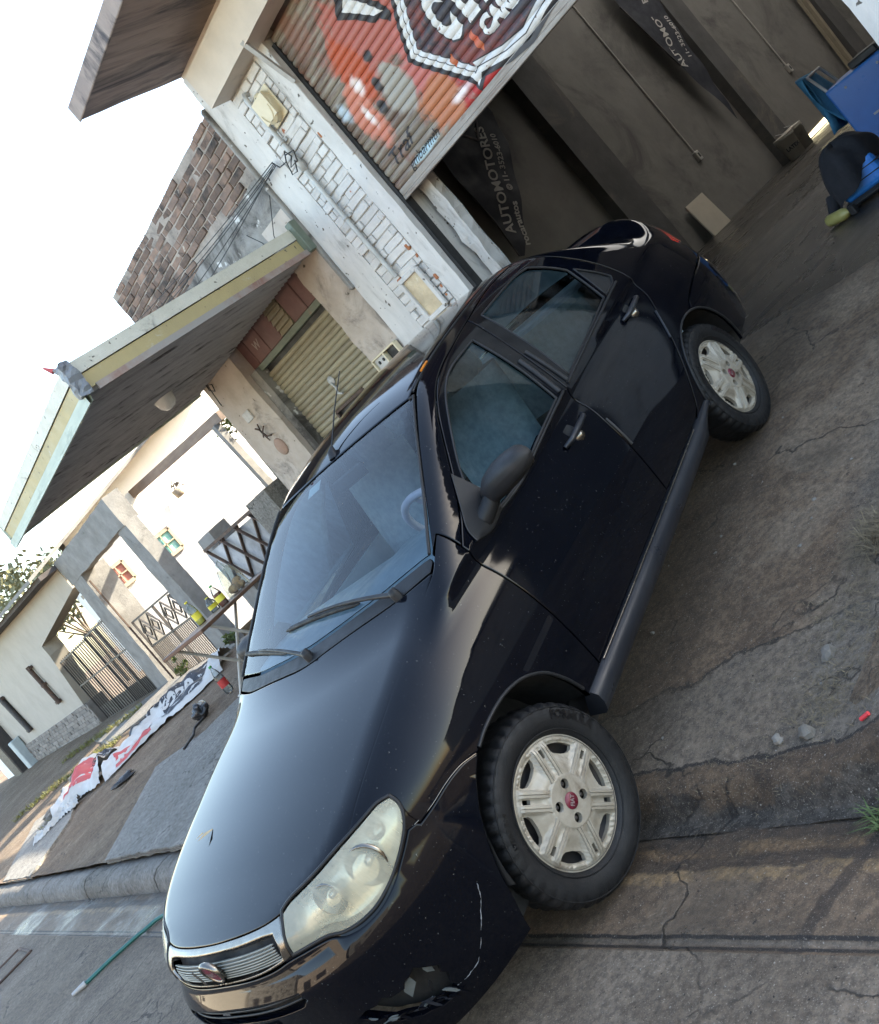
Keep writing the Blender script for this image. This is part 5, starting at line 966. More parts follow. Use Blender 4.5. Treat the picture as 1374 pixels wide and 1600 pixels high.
# badge
bd = MB(); bd.lathe([(0, .0055), (.022, .0055), (.030, .004)], 28, Matrix.Translation((0, -.746, .700)) @ Matrix.Rotation(PI / 2 + .12, 4, 'X') @ Matrix.Diagonal((1.15, 1.12, 1, 1))); bdg = bd.build('badge', REDB, gp)
bd = MB(); bd.lathe([(.029, .003), (.031, .007), (.036, .0075), (.040, .004), (.041, -.004), (.036, -.012)], 28, Matrix.Translation((0, -.746, .700)) @ Matrix.Rotation(PI / 2 + .12, 4, 'X') @ Matrix.Diagonal((1.15, 1.12, 1, 1))); bd.build('badge_ring', CHROME, gp)
tv, tf = text2d('FIAT', .024, .0006)
bm_ = Matrix.Translation((0, -.746, .700)) @ Matrix.Rotation(PI / 2 + .12, 4, 'X')
MB().add([bm_ @ Vector((u, v, .0068)) for u, v in tv], tf).build('badge_lettering', SILV, gp, recalc=False)
tw = MB(); tw.tube([(-.10, -.752, .722), (-.085, -.755, .70), (-.075, -.757, .672)], .003, 5); tw.build('twig', mat('dry_twig', (.05, .04, .03)), gp)
# ---- headlights
for s_ in (1, -1):
    q = smooth_poly(NOSE.to2(np.array([(s_ * x, y, z) for x, y, z in head]))); q = q if area(q) > 0 else q[::-1]
    panel('headlight_surround', inset(dens(q, .02), -.035), NOSE, PAINT, CAR, holes=[q], dim=2, lift=-.007, gap=0, thick=.05, edge=.0)
for s_ in (1, -1):
    q = [(s_ * x, y, z) for x, y, z in head]
    hl = panel('headlight', q if s_ == 1 else q[::-1], NOSE, LENS, CAR, thick=.012, res=.03, gap=.004, lift=.001)[0]
    panel('bezel', q if s_ == 1 else q[::-1], NOSE, REFL, hl, lift=-.045, thick=.0, gap=-.004)
    rg = MB(); rg.tube(body_line(q, NOSE, -.002, .02, True), .0055, 6); rg.build('gasket', PLAST, hl)
    for (cx, cz, R_, yy) in ((.585, .695, .058, 0), (.475, .705, .045, 0), (.70, .735, .026, 0)):
        c0 = onbody(NOSE, NOSE.to2(np.array([[s_ * cx, -.74 + cx * .5 if cx < .6 else -.45, cz]])), -.028)[0]; nn = Vector(Fg(c0[None])[0]); nn = (nn + Vector((0, -1.2, -.1))).normalized()
        M4 = Matrix.Translation(Vector(c0)) @ nn.to_track_quat('Z', 'Y').to_matrix().to_4x4()
        MB().lathe([(.008, -.03), (R_ * .5, -.024), (R_ * .85, -.008), (R_, .006), (R_ * 1.08, .007), (R_ * 1.08, -.006)], 24, M4).build('reflector_bowl', CHROME, hl)
        MB().lathe([(0, -.004), (R_ * .2, -.006), (R_ * .24, -.03)], 14, M4).build('bulb', SILV, hl)
# ---- trims and seals round the side windows
for q in (fglass, rglass, quarter):
    w = MB(); w.tube(body_line(q, SIDE, -.002, .03, True), .0055, 6); both(w, 'window_seal', PLAST, CAR)
bt = MB(); bt.tube(body_line([(.76, .60, .925), (.774, .855, .905), (.769, 1.05, .918), (.764, 1.40, .935)], SIDE, .001, .04), .0065, 6); bt.tube(body_line([(.764, 1.46, .938), (.75, 1.888, .958), (.735, 2.30, .975)], SIDE, .001, .04), .0065, 6); both(bt, 'belt_trim', PLAST, CAR)
bp = MB(); bp.tube(body_line([(.69, 1.43, 1.13), (.762, 1.385, .948)], SIDE, .001, .04), .012, 6); bp.tube(body_line([(.69, 1.50, 1.13), (.762, 1.475, .945)], SIDE, .001, .04), .010, 6); both(bp, 'pillar_trim', PLAST, CAR)
rd = MB(); rd.tube(body_line([(.527, 1.06, 1.38), (.527, 1.5, 1.4), (.514, 2.0, 1.4), (.502, 2.24, 1.37)], TOP, -.003, .05), .004, 6); both(rd, 'roof_gutter', PLAST, CAR)
wt = MB(); wt.tube(body_line(wsL[4:9], TOP, .001, .04), .006, 6); both(wt, 'windscreen_trim', PLAST, CAR)
lm = MB(); lm.tube(body_line([(.527, 1.175, 1.386), (.53, 1.235, 1.394)], TOP, .004, .02), .005, 6); lm.build('side_marker', AMBER, CAR)
for q in ([(.800, 1.424, .742), (.810, 1.404, .60)], [(.795, 2.278, .765), (.806, 2.180, .648)]):
    w = MB(); w.tube(body_line(q, SIDE, .003, .03), .006, 6); both(w, 'door_edge_guard', SKIRT, CAR)
# ---- door handles
for (y0, y1, z0, lk) in ((1.150, 1.365, .826, (.806, 1.256, .797)), (2.075, 2.285, .865, (.79, 2.178, .835))):
    c0 = onbody(FLAT, np.array([[y0, z0 - .004], [(y0 + y1) / 2, z0 + .002], [y1, z0 + .004]]), 0.)
    pts = [c0[0] + (.004, 0, 0), c0[0] * .7 + c0[1] * .3 + (.030, 0, 0), c0[1] + (.036, 0, 0), c0[1] * .3 + c0[2] * .7 + (.032, 0, 0), c0[2] + (.006, 0, 0)]
    pts = dens(smooth_poly(np.array(pts), 5, 0, False), .012, False)
    h = MB(); h.tube([tuple(p) for p in pts], [.008 + .006 * math.sin(PI * min(1, (i + .6) / len(pts))) for i in range(len(pts))], 8)
    ha = both(h, 'door_handle', SKIRT, CAR)
    rc = MB(); c1 = onbody(FLAT, np.array([[(y0 + y1) / 2 - .005, z0 + .012]]), .0006)[0]; n1 = Vector(Fg(c1[None])[0])
    M4 = Matrix.Translation(Vector(c1)) @ n1.to_track_quat('Z', 'Y').to_matrix().to_4x4() @ Matrix.Diagonal((.9, 1.25, 1, 1))
    rc.lathe([(0, .0005), (.030, .0005), (.036, -.001)], 20, M4); both(rc, 'handle_recess', DARK, CAR)
    c2 = onbody(FLAT, np.array([[lk[1], lk[2]]]), 0.)[0]; M4 = Matrix.Translation(Vector(c2)) @ Matrix.Rotation(PI / 2, 4, 'Y')
    rc = MB(); rc.lathe([(0, .018), (.012, .018), (.016, .012), (.023, .008), (.027, -.002)], 20, M4); both(rc, 'door_lock', CHROME, CAR)
# ---- mirrors
for s_ in (1, -1):
    mm = MB(); MX = [.722, .735, .77, .82, .87, .92, .96, 1.0, 1.022, 1.036, 1.041]; ZT = Cub([(.722, .972), (.735, .992), (.77, 1.018), (.82, 1.046), (.87, 1.060), (.92, 1.067), (.96, 1.070), (1.0, 1.068), (1.022, 1.060), (1.036, 1.044), (1.041, 1.028)]); ZB = Cub([(.722, .958), (.735, .943), (.77, .942), (.82, .946), (.87, .953), (.92, .961), (.96, .969), (1.0, .981), (1.022, .994), (1.036, 1.008), (1.041, 1.022)])
    def mp(x, a):
        e = lambda c, p: math.copysign(abs(c)**p, c); zt, zb = float(ZT(x)), float(ZB(x)); w = min(1, max(.12, (x - .70) / .12)) * min(1, math.sqrt(max(.02, (1.043 - x) / .05)))
        ca, sa = math.cos(a), math.sin(a); y = .70 - .20 * (x - .88) * .35 + (-.072 if ca > 0 else -.028) * e(ca, .75) * w
        return Vector((s_ * x, y, (zt + zb) / 2 + (zt - zb) / 2 * e(sa, .72)))
    mm.grid(mp, MX, np.linspace(0, 2 * PI, 33)); mm.add([mp(MX[-1], a) for a in np.linspace(0, 2 * PI, 33)[:-1]], [tuple(range(32))]); mm.add([mp(MX[0], a) for a in np.linspace(0, 2 * PI, 33)[:-1]], [tuple(range(32))]); hb = mm.build('wing_mirror', PLAST, CAR)
    mg = MB(); mg.prism([(.90 + .105 * math.copysign(abs(math.cos(a))**.6, math.cos(a)), 1.008 + .043 * math.copysign(abs(math.sin(a))**.6, math.sin(a))) for a in np.linspace(0, 2 * PI, 24)[:-1]], lambda u, v, d: Vector((s_ * u, .70 - .07 * (u - .88) + d, v)), .026, .031); mg.build('mirror_glass', CHROME, hb)
    bs = MB(); tri3 = [(.700, .705, 1.110), (.725, .60, 1.03), (.748, .52, .975), (.768, .505, .93), (.775, .60, .905), (.772, .70, .915), (.745, .72, .985)]
    tri3 = [(s_ * x, y, z) for x, y, z in tri3]
    pj = SIDE if s_ == 1 else Par((-.866, 0, .5), (0, 1, 0), (.5, 0, .866))
    panel('mirror_base', tri3, pj, PLAST, hb, lift=.008, thick=.012, gap=0, sharp=60)
    st = MB(); st.tube([(s_ * .745, .62, .945), (s_ * .77, .64, .955), (s_ * .80, .67, .975)], [.036, .032, .03], 10); st.build('mirror_arm', PLAST, hb)
    MB().lathe([(0, .003), (.006, .002), (.007, -.002)], 10, Matrix.Translation((s_ * .728, .655, 1.04)) @ Matrix.Rotation(s_ * 1.1, 4, 'Y')).build('screw', SILV, hb)
# ---- wipers, antenna, washer
def wiper(piv, tip, lift):
    a = onbody(TOP, np.array([piv]), .012)[0]; b = onbody(TOP, np.array([tip]), .012)[0]
    k = MB(); L = np.linspace(0, 1, 12); line = onbody(TOP, np.array([np.array(piv) * (1 - t) + np.array(tip) * t for t in L]), 0.)
    arm = [Vector(line[i]) + Vector((0, -.006, lift + .012 * math.sin(PI * L[i]))) for i in range(0, 9)]
    k.tube(arm, [.010, .009, .008, .0075, .007, .006, .006, .005, .005], 6); w = k.build('wiper', PLAST, CAR)
    d = (Vector(tip) - Vector(piv)).normalized()
    bl = onbody(TOP, np.array([np.array(piv) + np.array(d) * t for t in np.linspace(.20, .735, 14)]), .006); k = MB()
    k.tube([tuple(p) for p in bl], [.004] + [.010] * 12 + [.004], 6); k.build('wiper_blade', RUBBER, w)
    k = MB(); k.lathe([(0, .02), (.014, .018), (.018, 0), (.018, -.03)], 12, Matrix.Translation(Vector(a))); k.build('pivot', PLAST, w)
wiper((.546, .290), (-.158, .374), .016); wiper((.035, .225), (-.57, .43), .016)
an = MB(); ab = onbody(TOP, np.array([(-.005, 1.02)]), 0.)[0]; an.tube([ab + (0, 0, -.01), ab + (0, .012, .016), ab + (0, .03, .03)], [.026, .018, .008], 10)
antenna = an.build('antenna', PLAST, CAR); an = MB(); an.tube([ab + (0, .026, .026), ab + (0.01, .18, .12), ab + (0.02, .36, .215)], [.0035, .003, .002], 6); an.build('rod', PLAST, antenna)
# ---- wheels
def text_arc(st, R_, a0, size, x, fat=.0):
    vs, fs = text2d(st, size, fat); out = []
    for u, v in vs:
        a = a0 - u / R_; out.append((x, (R_ + v) * math.cos(a), (R_ + v) * math.sin(a)))
    return out, fs
def wheel(cx, cy_, cz, steer, spin):
    # local: x outward, wheel plane y-z
    RX = Matrix.Rotation(PI / 2, 4, 'Y')
    ty = MB()
    prof = [(.185, .040), (.190, .062), (.200, .074), (.232, .0855), (.262, .0835), (.276, .074), (.283, .062), (.2885, .046), (.2895, .02), (.2895, -.02), (.2885, -.046), (.276, -.074), (.245, -.085), (.20, -.074), (.185, -.05)]
    n = 252; vs = []; fs = []
    for i in range(n):
        a = 2 * PI * i / n
        for j, (r_, x) in enumerate(prof):
            rr = r_
            if 3 < j < 12 and abs(x) > .03 and i % 6 in (0, 1): rr -= .009 if abs(x) < .07 else .004
            if abs(abs(x) - .02) < .001: rr -= .008 if (i // 2) % 2 else .006
            vs.append((x, rr * math.cos(a), rr * math.sin(a)))
    k = len(prof)
    for i in range(n):
        for j in range(k - 1): fs.append((i * k + j, ((i + 1) % n) * k + j, ((i + 1) % n) * k + j + 1, i * k + j + 1))
    ty.add(vs, fs, True)
    for xg in (-.033, 0, .033):
        ty.tube([(xg, .2897 * math.cos(a), .2897 * math.sin(a)) for a in np.linspace(0, 2 * PI, 60)], .0, 3, False)
    W = ty.build('wheel', RUBBER, CAR); W.location = (cx, cy_, cz); W.rotation_euler = (0, 0, steer)
    gr = MB()
    for rr, x in ((.2695, .0785), (.205, .0772)): gr.tube([(x, rr * math.cos(a), rr * math.sin(a)) for a in np.linspace(0, 2 * PI, 73)], .0022, 5, False)
    gr.build('sidewall_rib', RUBBER, W)
    # upright for the reader: text baseline towards the hub
    LT = mat('raised_sidewall_letters', (.004, .004, .005), None, 9, .35) if 'raised_sidewall_letters' not in bpy.data.materials else bpy.data.materials['raised_sidewall_letters']
    vs2, fs2 = text_arc('FORMULA', .246, .5, .036, .0866, .0015); MB().add([( .0868, y, z) for x, y, z in vs2], fs2).build('sidewall_lettering', LT, W, recalc=False)
    vs2, fs2 = text_arc('175/65 R14', .244, 2.57, .022, .0866, .0006); MB().add([( .0868, y, z) for x, y, z in vs2], fs2).build('sidewall_lettering', LT, W, recalc=False)
    rm = MB(); rm.lathe([(.02, .02), (.10, .03), (.13, .012), (.165, .03), (.180, .058), (.187, .066)], 40, RX); rm.lathe([(.184, .066), (.184, -.06), (.02, -.06)], 40, RX); rm.build('rim', RIM, W)
    # hub cap: ring, six twin spokes, six shaped openings, six slots, four lug holes
    hole = []
    for i in range(6):
        a = spin + (i + .5) * PI / 3; pts = []
        for (r_, w_) in ((.160, -.046), (.166, -.024), (.168, 0), (.166, .024), (.160, .046), (.146, .041), (.137, .028), (.134, 0), (.137, -.028), (.146, -.041)): pts.append((r_ * math.cos(a) - w_ * math.sin(a), r_ * math.sin(a) + w_ * math.cos(a)))
        hole.append(np.array(pts)); a = spin + i * PI / 3
        hole.append(np.array([(r_ * math.cos(a) - w_ * math.sin(a), r_ * math.sin(a) + w_ * math.cos(a)) for r_, w_ in ((.165, -.0072), (.165, .0072), (.138, .0062), (.138, -.0062))]))
    for i in range(4):
        a = spin + .35 + i * PI / 2; hole.append(np.array([(.050 * math.cos(a) + .0150 * math.cos(b), .050 * math.sin(a) + .0150 * math.sin(b)) for b in np.linspace(0, 2 * PI, 15)[:-1]]))
    R0 = .1925; outer = np.array([((R0 + (.0025 if (i // 5) % 2 else 0)) * math.cos(a), (R0 + (.0025 if (i // 5) % 2 else 0)) * math.sin(a)) for i, a in enumerate(np.linspace(0, 2 * PI, 91)[:-1])])
    hole = [dens(h, .008) for h in hole]; loops = [outer] + hole; pts = [p for L in loops for p in L]; ed = []; o = 0
    for L in loops: ed += [(o + i, o + (i + 1) % len(L)) for i in range(len(L))]; o += len(L)
    g = np.arange(-.19, .191, .0048); G = np.stack(np.meshgrid(g, g), -1).reshape(-1, 2); rr = np.hypot(G[:, 0], G[:, 1]); G = G[rr < .188]
    for h in hole: G = G[~inside(G, h)]
    ring = [(r_ * math.cos(a), r_ * math.sin(a)) for r_ in (.0755, .0785, .176, .180) for a in np.linspace(0, 2 * PI, 73)[:-1]]
    V, _, Fc, ov, _, _ = delaunay_2d_cdt([Vector((float(p[0]), float(p[1]))) for p in list(pts) + ring + list(G)], ed, [], 0, 1e-7)
    uv = np.array([(v.x, v.y) for v in V]); tri = [f for f in Fc if len(f) == 3]; cen = np.array([uv[list(f)].mean(0) for f in tri]); ok = inside(cen, outer)
    for h in hole: ok &= ~inside(cen, h)
    def hx(p):
        r_ = math.hypot(*p); a = (math.atan2(p[1], p[0]) - spin) % (PI / 3); a = min(a, PI / 3 - a)   # 0 on a spoke axis
        base = .082 - .012 * max(0, (r_ - .07) / .12)**1.5 + (.006 if r_ < .077 else 0)
        lat = r_ * math.sin(a)
        if .080 < r_ < .176:
            base -= float(.013 * sstep(.086, .134, r_) * sstep(.030, .0345, lat) + .006 * sstep(.0085, .006, lat) * sstep(.082, .10, r_))
        if r_ > .178: base -= .006
        return float(base)
    hv = [(hx(p), p[0], p[1]) for p in uv]; hc = MB(); hc.add(hv, [tri[i] for i in range(len(tri)) if ok[i]], True)
    og = {}
    for i, L in enumerate(ov):
        for q in L: og[q] = i
    o = 0
    for li, L in enumerate(loops):
        idx = [og[o + i] for i in range(len(L))]; o += len(L); t_ = [hv[i] for i in idx]; dp = .016 if li else .02
        hc.add(t_ + [(x - dp, y, z) for x, y, z in t_], [(i, (i + 1) % len(L), len(L) + (i + 1) % len(L), len(L) + i) for i in range(len(L))])
    hc.build('hub_cap', CAPM, W, recalc=False)
    for i in range(6):
        for sg in (-1, 1):
            sp_ = MB(); a = spin + i * PI / 3; ca_, sa_ = math.cos(a), math.sin(a); rows = []
            for r_ in (.072, .085, .11, .14, .165, .176):
                hb_ = .0815 - .012 * max(0, (r_ - .07) / .12)**1.5 + (.0052 if r_ < .17 else .001); w0 = .0098 + (.003 if r_ < .08 else 0)
                rows.append([(hb_ + dx, r_ * ca_ - (sg * (.0190 + o_)) * sa_, r_ * sa_ + (sg * (.0190 + o_)) * ca_) for o_, dx in ((-w0, -.006), (-w0 + .0018, .0), (-.0016, .0006), (0, -.0026), (.0016, .0006), (w0 - .0018, .0), (w0, -.006))])
            sp_.grid(lambda u, v: rows[int(u)][int(v)], range(6), range(7), False); sp_.build('spoke', CAPM, W)
    for i in range(4):
        a = spin + .35 + i * PI / 2; lg = MB(); lg.lathe([(0, .078), (.006, .078), (.009, .070), (.010, .05)], 8, Matrix.Translation((0, .050 * math.cos(a), .050 * math.sin(a))) @ RX); lg.build('lug_bolt', RIM, W)
    bg_ = MB(); bg_.lathe([(0, .0925), (.022, .0918), (.0245, .088)], 20, RX); bg_.build('hub_badge', REDB, W)
    tv, tf = text2d('FIAT', .0165, .0005); ca, sa = math.cos(.62), math.sin(.62)
    MB().add([(.0932, u * ca - v * sa, u * sa + v * ca) for u, v in [(u_, v_ * 1.25) for u_, v_ in tv]], tf).build('badge_lettering', SILV, W, recalc=False)
    return W
wheel(.700, 0, .285, math.radians(-6.3), 2.25); wheel(.700, 2.373, .285, 0, 2.0)
wheel(-.700, 0, .285, PI - math.radians(6.3), .4); wheel(-.700, 2.373, .285, PI, 1.1)
# ---- interior
fl = MB(); fl.box(-.68, .68, .45, 2.6, .40, .44); fl.box(-.69, -.67, .5, 2.5, .44, .90); fl.box(.67, .69, .5, 2.5, .44, .90); fl.box(-.66, .66, .42, .46, .4, .93); fl.build('cabin_floor', DASH, CAR)
da = MB(); da.grid(lambda u, v: (u * .66, [.42, .46, .60, .78, .84, .86][int(v)] - .05 * (1 - u * u) * (v < 3), [.955, .985, .985, .965, .90, .62][int(v)] + (.02 if .25 < u < .8 and 2 <= v <= 4 else 0)), np.linspace(-1, 1, 21), range(6)); da.build('dashboard', DASH, CAR)
sw = MB(); M4 = Matrix.Translation((.34, .93, .93)) @ Matrix.Rotation(math.radians(-62), 4, 'X')
sw.tube([M4 @ Vector((.185 * math.cos(a), .185 * math.sin(a), 0)) for a in np.linspace(0, 2 * PI, 41)], .016, 8, False); sw.lathe([(0, .02), (.05, .015), (.07, -.01)], 16, M4)
for a in (0, PI, -PI / 2): sw.bar(M4 @ Vector((0, 0, 0)), M4 @ Vector((.18 * math.cos(a), .18 * math.sin(a), 0)), .03, .015)
sw.build('steering_wheel', mat('steering_wheel_grey', (.62, .56, .62), None, 10, .5), CAR)
def seat(cx, y, w):
    st = MB(); st.grid(lambda u, v: (cx + w * math.cos(u) * (.9 + .1 * math.sin(v)), y + .02 + .30 * (v / 1.6) * 1.0 * .55 + .07 * math.sin(u), .62 + .58 * (v / 1.6)), np.linspace(0, 2 * PI, 17), np.linspace(0, 1.6, 7))
    st.box(cx - w, cx + w, y - .48, y + .05, .48, .64); s_ = st.build('seat', SEAT, CAR, bevel=.03, seg=2)
    hr = MB(); hr.grid(lambda u, v: (cx + .125 * math.cos(u) * math.cos(v)**.5 if abs(v) < 1.57 else cx, y + .27 + .05 * math.sin(u) * abs(math.cos(v))**.5, 1.24 + .085 * math.sin(v)), np.linspace(0, 2 * PI, 17), np.linspace(-1.57, 1.57, 9)); hr.build('headrest', SEAT, s_)
seat(.34, 1.28, .25); seat(-.34, 1.28, .25)
bs = MB(); bs.box(-.62, .62, 1.75, 2.25, .45, .66); bs.box(-.62, .62, 2.2, 2.4, .55, 1.08); bs.build('seat', SEAT, CAR, bevel=.04, seg=2, ); 
ps = MB(); ps.box(-.6, .6, 2.4, 2.8, 1.0, 1.03); ps.build('parcel_shelf', DASH, CAR)
im = MB(); im.box(-.11, .11, .985, 1.0, 1.245, 1.305); im.bar((0, 1.0, 1.28), (0, 1.03, 1.36), .02); im.build('rear_view_mirror', PLAST, CAR, bevel=.012)
stk = MB(); stk.grid(lambda u, v: tuple(onbody(TOP, np.array([[u, v]]), -.008)[0]), np.linspace(-.20, -.10, 4), np.linspace(.92, .965, 3)); stk.build('windscreen_sticker', mat('pale_sticker', (.55, .65, .62), None, 8, .6), CAR, recalc=False)
# ================================================================== LOOSE THINGS
# banners on the garage wall
FLAG = mat('black_banner_cloth', (.010, .012, .020), (.016, .018, .028), 3, .7); LETT = mat('banner_lettering', (.50, .48, .45), (.42, .40, .37), 9, .7); LETD = mat('banner_emblem', (.07, .055, .06), (.11, .09, .09), 9, .7)
def banner(lab, P0, axis_u, axis_v, outline, texts, emblem):
    T_ = thing('banner_flag', lab, 'banner', tuple(P0)); U, V = Vector(axis_u).normalized(), Vector(axis_v).normalized(); Nn = U.cross(V).normalized()
    if Nn.x < 0: Nn = -Nn
    wav = lambda u, v: .012 * math.sin(v * 9 + u * 4)
    f = lambda u, v, e=0.: U * u + V * v + Nn * (wav(u, v) + e); vs, fs = tri2(dn(outline, .08)); pts = list(vs)
    k = MB(); k.add([f(*p) for p in vs], fs, True); k.build('cloth', FLAG, T_, recalc=False)
    k = MB(); k.tube([f(*p) for p in outline[-3:]], .012, 6); k.build('rod', IRON, T_)
    for (s, size, cu, cv, rot, fat, shear) in texts:
        tv, tf = text2d(s, size, fat, shear); ca, sa = math.cos(rot), math.sin(rot)
        k = MB(); k.add([f(cu + u * ca - v * sa, cv + u * sa + v * ca, .006) for u, v in tv], tf); k.build('lettering', LETT, T_, recalc=False)
    e0 = emblem; q = [(e0[0] + e0[2] * a, e0[1] + e0[2] * b) for a, b in ((-.9, .8), (0, 1), (.9, .8), (.9, -.2), (0, -1.1), (-.9, -.2))]
    k = MB()
    for i in range(6): k.bar(f(*q[i], .008), f(*q[(i + 1) % 6], .008), .03, .006, Nn)
    tv, tf = text2d('CERO', e0[2] * .62, .004); k.add([f(e0[0] + u, e0[1] + v, .008) for u, v in tv], tf); k.build('emblem', LETD, T_, recalc=False)
    return T_
def dn(q, step):
    out = []
    for i in range(len(q)):
        a, b = np.array(q[i]), np.array(q[(i + 1) % len(q)]); n = max(1, int(np.linalg.norm(b - a) / step)); out += [tuple(a + (b - a) * j / n) for j in range(n)]
    return out
# u runs along the wall (+y), v up; both banners hang from the top of the wall and taper to a foot
tx = lambda: [('AUTOMOTORES', .185, .04, -.70, -PI / 2 - .47, .006, .25), ]
banner('large black feather banner lettered AUTOMOTORES on workshop wall behind the car roof', (-4.40, 7.9, 3.0), (0, 1, 0), (0, 0, 1),
       [(-.55, .55), (-.30, .95), (.35, 1.05), (.62, .80), (.66, .45), (.52, .05), (.30, -.25), (.02, -.62), (-.26, -.92), (-.55, -1.15), (-.62, -1.12), (-.55, -.6), (-.60, .0)],
       [('AUTOMOTORES', .20, -.08, -.22, 1.02, .004, -.25), ('© 11- 3523-6010', .115, .20, -.10, 1.02, .003, -.15), ('rocarautos', .135, -.25, -.82, 1.02, .004, -.2)], (.12, .52, .24))
banner('narrow black feather banner farther inside the workshop between two conduits', (-4.40, 12.9, 3.0), (0, 1, 0), (0, 0, 1),
       [(-.50, 1.3), (.2, 1.35), (.45, 1.05), (.42, .5), (.28, -.1), (.24, -.5), (.15, -.9), (.02, -1.55), (-.12, -1.0), (-.30, -.4), (-.42, .2), (-.52, .8)],
       [('AUTOMOTORES', .20, -.02, .25, 1.30, .004, -.2), ('11- 3523-6010', .13, .20, -.02, 1.30, .003, -.1)], (-.02, 1.0, .22))
# conduits with outlet boxes
for (y, z0, z1, lab) in ((11.76, 1.50, 4.7, 'white wall conduit ending in an outlet box, nearer the car'), (15.57, 1.62, 4.7, 'white wall conduit ending in an outlet box, farther inside the workshop')):
    P = thing('wall_conduit', lab, 'conduit', (-4.60, y, 0)); k = MB(); k.tube([(0, 0, z0), (0, .0, z1)], .014, 8); k.build('pipe', PVC, P)
    k = MB(); k.box(-.02, .04, -.045, .045, z0 - .15, z0); k.build('outlet_box', PVC, P, bevel=.008); k = MB(); k.box(.04, .044, -.02, .02, z0 - .11, z0 - .04); k.build('socket', BLACK, P)
P = thing('pipe_pair', 'pair of tall tan pipes standing by the far workshop wall', 'pipes', (-4.5, 17.2, ZF)); 
for dy, r_ in ((-.11, .02), (.05, .05)): k = MB(); k.bar((0, dy, 0), (0, dy + .28, 3.2), r_ * 2); k.build('pipe', mat('tan_pipe_%s' % ('thin' if r_ < .03 else 'thick'), (.26, .22, .16), None, 6, .6), P)
# hanging pull chain inside the doorway
CHN = thing('pull_chain', 'thin shutter pull chain hanging inside the left jamb', 'chain', (-1.80, 4.22, 0)); k = MB(); k.lathe([(.0055 + .0018 * math.cos(a), .0018 * math.sin(a) * 1.6) for a in np.linspace(0, 2 * PI, 7)], 8); me = k.mesh('link', STEEL)
for i in range(90): link('link', me, CHN, (.0 + .006 * math.sin(i * .2), 0, 2.95 - i * .0155), (PI / 2, 0, (i % 2) * PI / 2), (1, 1.4, 1))
# loose rendered strip along the jamb inside
k = boxgrid(-1.94, -1.80, 4.13, 4.22, .42, 2.9, .07); k.rough(.025, 6); tag(k.build('jamb_plaster', WHITEP), 'ragged white plaster strip inside the garage door jamb', 'plaster strip')
# leaning tile and paint buckets by the wall
TL = MB(); TL.box(-.26, .26, -.012, .012, 0, .56); o = TL.build('floor_tile', mat('cream_tile', (.46, .41, .33), (.42, .37, .30), 5, .5), bevel=.004); o.location = (-4.46, 10.86, ZF); o.rotation_euler = (-.12, 0, PI / 2 - .02); tag(o, 'cream rectangular tile leaning on the workshop wall', 'tile')
BKT = mat('white_bucket_plastic', (.45, .42, .36), (.38, .35, .30), 7, .5, stain=(.2, .17, .14))
for i, (y, x, s, lab) in enumerate(((13.25, -4.22, 1., 'white paint bucket with dark print, tipped lids on top'), (13.72, -4.28, 1.05, 'second pale bucket behind the printed bucket'))):
    B = thing('paint_bucket', lab, 'bucket', (x, y, ZF), 0, 'buckets along the workshop wall'); k = MB(); k.lathe([(0, 0), (.125, 0), (.15, .34), (.158, .34), (.158, .37), (.14, .37), (.13, .30)], 22); k.build('bucket', BKT, B)
    k = MB(); k.lathe([(.15, .33), (.162, .33), (.162, .36)], 22); k.build('rim', BKT, B); k = MB(); k.lathe([(0, .40), (.16, .39), (.165, .375), (.15, .37)], 22); k.build('lid', BKT, B)
    if i == 0:
        tv, tf = text2d('LATEX', .075, .004); k = MB(); k.add([(.147 * math.cos(.0 - .9 + u / .147), .147 * math.sin(-.9 + u / .147), .17 + v) for u, v in tv], tf); k.build('lettering', BLACK, B, recalc=False)
    k = MB(); k.tube([(.155 * math.cos(a), .155 * math.sin(a), .33 - .18 * math.sin(a * .5 + .0)) for a in np.linspace(-PI / 2, PI / 2, 12)], .004, 5); k.build('handle', STEEL, B)
# blue pressure-washer cart with a blue cloth over its handle
BLU = mat('blue_enamel', (.025, .17, .52), (.02, .14, .45), 5, .35, .1, .05, 40, stain=(.03, .07, .2), sscale=3, slo=.6, shi=.8); LBL = mat('bright_blue_plastic', (.03, .26, .75), (.03, .22, .65), 6, .35); CLO = mat('blue_cloth', (.045, .21, .36), (.03, .16, .29), 14, .85, .08, .4, 90); STRW = mat('grey_stripe', (.42, .45, .50), None, 9, .5)
CT = thing('tool_cart', 'blue steel machine cabinet with white louvre stripes at right edge', 'cabinet', (-.10, 7.55, ZF + .0), .12)
k = MB(); k.box(-.56, .35, -.25, .30, .10, .73); k.build('cabinet', BLU, CT, bevel=.02, seg=2)
for i in range(4): k = MB(); k.box(-.36 + .02 * i, .08, -.258, -.249, .33 - i * .05, .348 - i * .05); k.build('louvre', STRW, CT)
for xx in (-.45, .25): k = MB(); k.lathe([(0, -.03), (.09, -.03), (.10, -.02), (.10, .02), (.09, .03), (0, .03)], 18, Matrix.Translation((xx, -.2, .10)) @ Matrix.Rotation(PI / 2, 4, 'X')); k.build('castor', RUBBER, CT)
k = MB(); k.tube([(-.54, -.2, .70), (-.60, -.2, .92), (-.60, .2, .92), (-.54, .2, .70)], .014, 8); k.build('handle', STEEL, CT)
k = MB(); k.box(-.30, -.05, -.20, .2, .735, .80); k.build('tray', BLACK, CT, bevel=.01)
for (xx, zz) in ((-.40, .66), (-.10, .66)): k = MB(); k.lathe([(0, .004), (.010, .003), (.012, 0)], 10, Matrix.Translation((xx, -.25, zz)) @ Matrix.Rotation(PI / 2, 4, 'X')); k.build('rivet', STRW, CT)
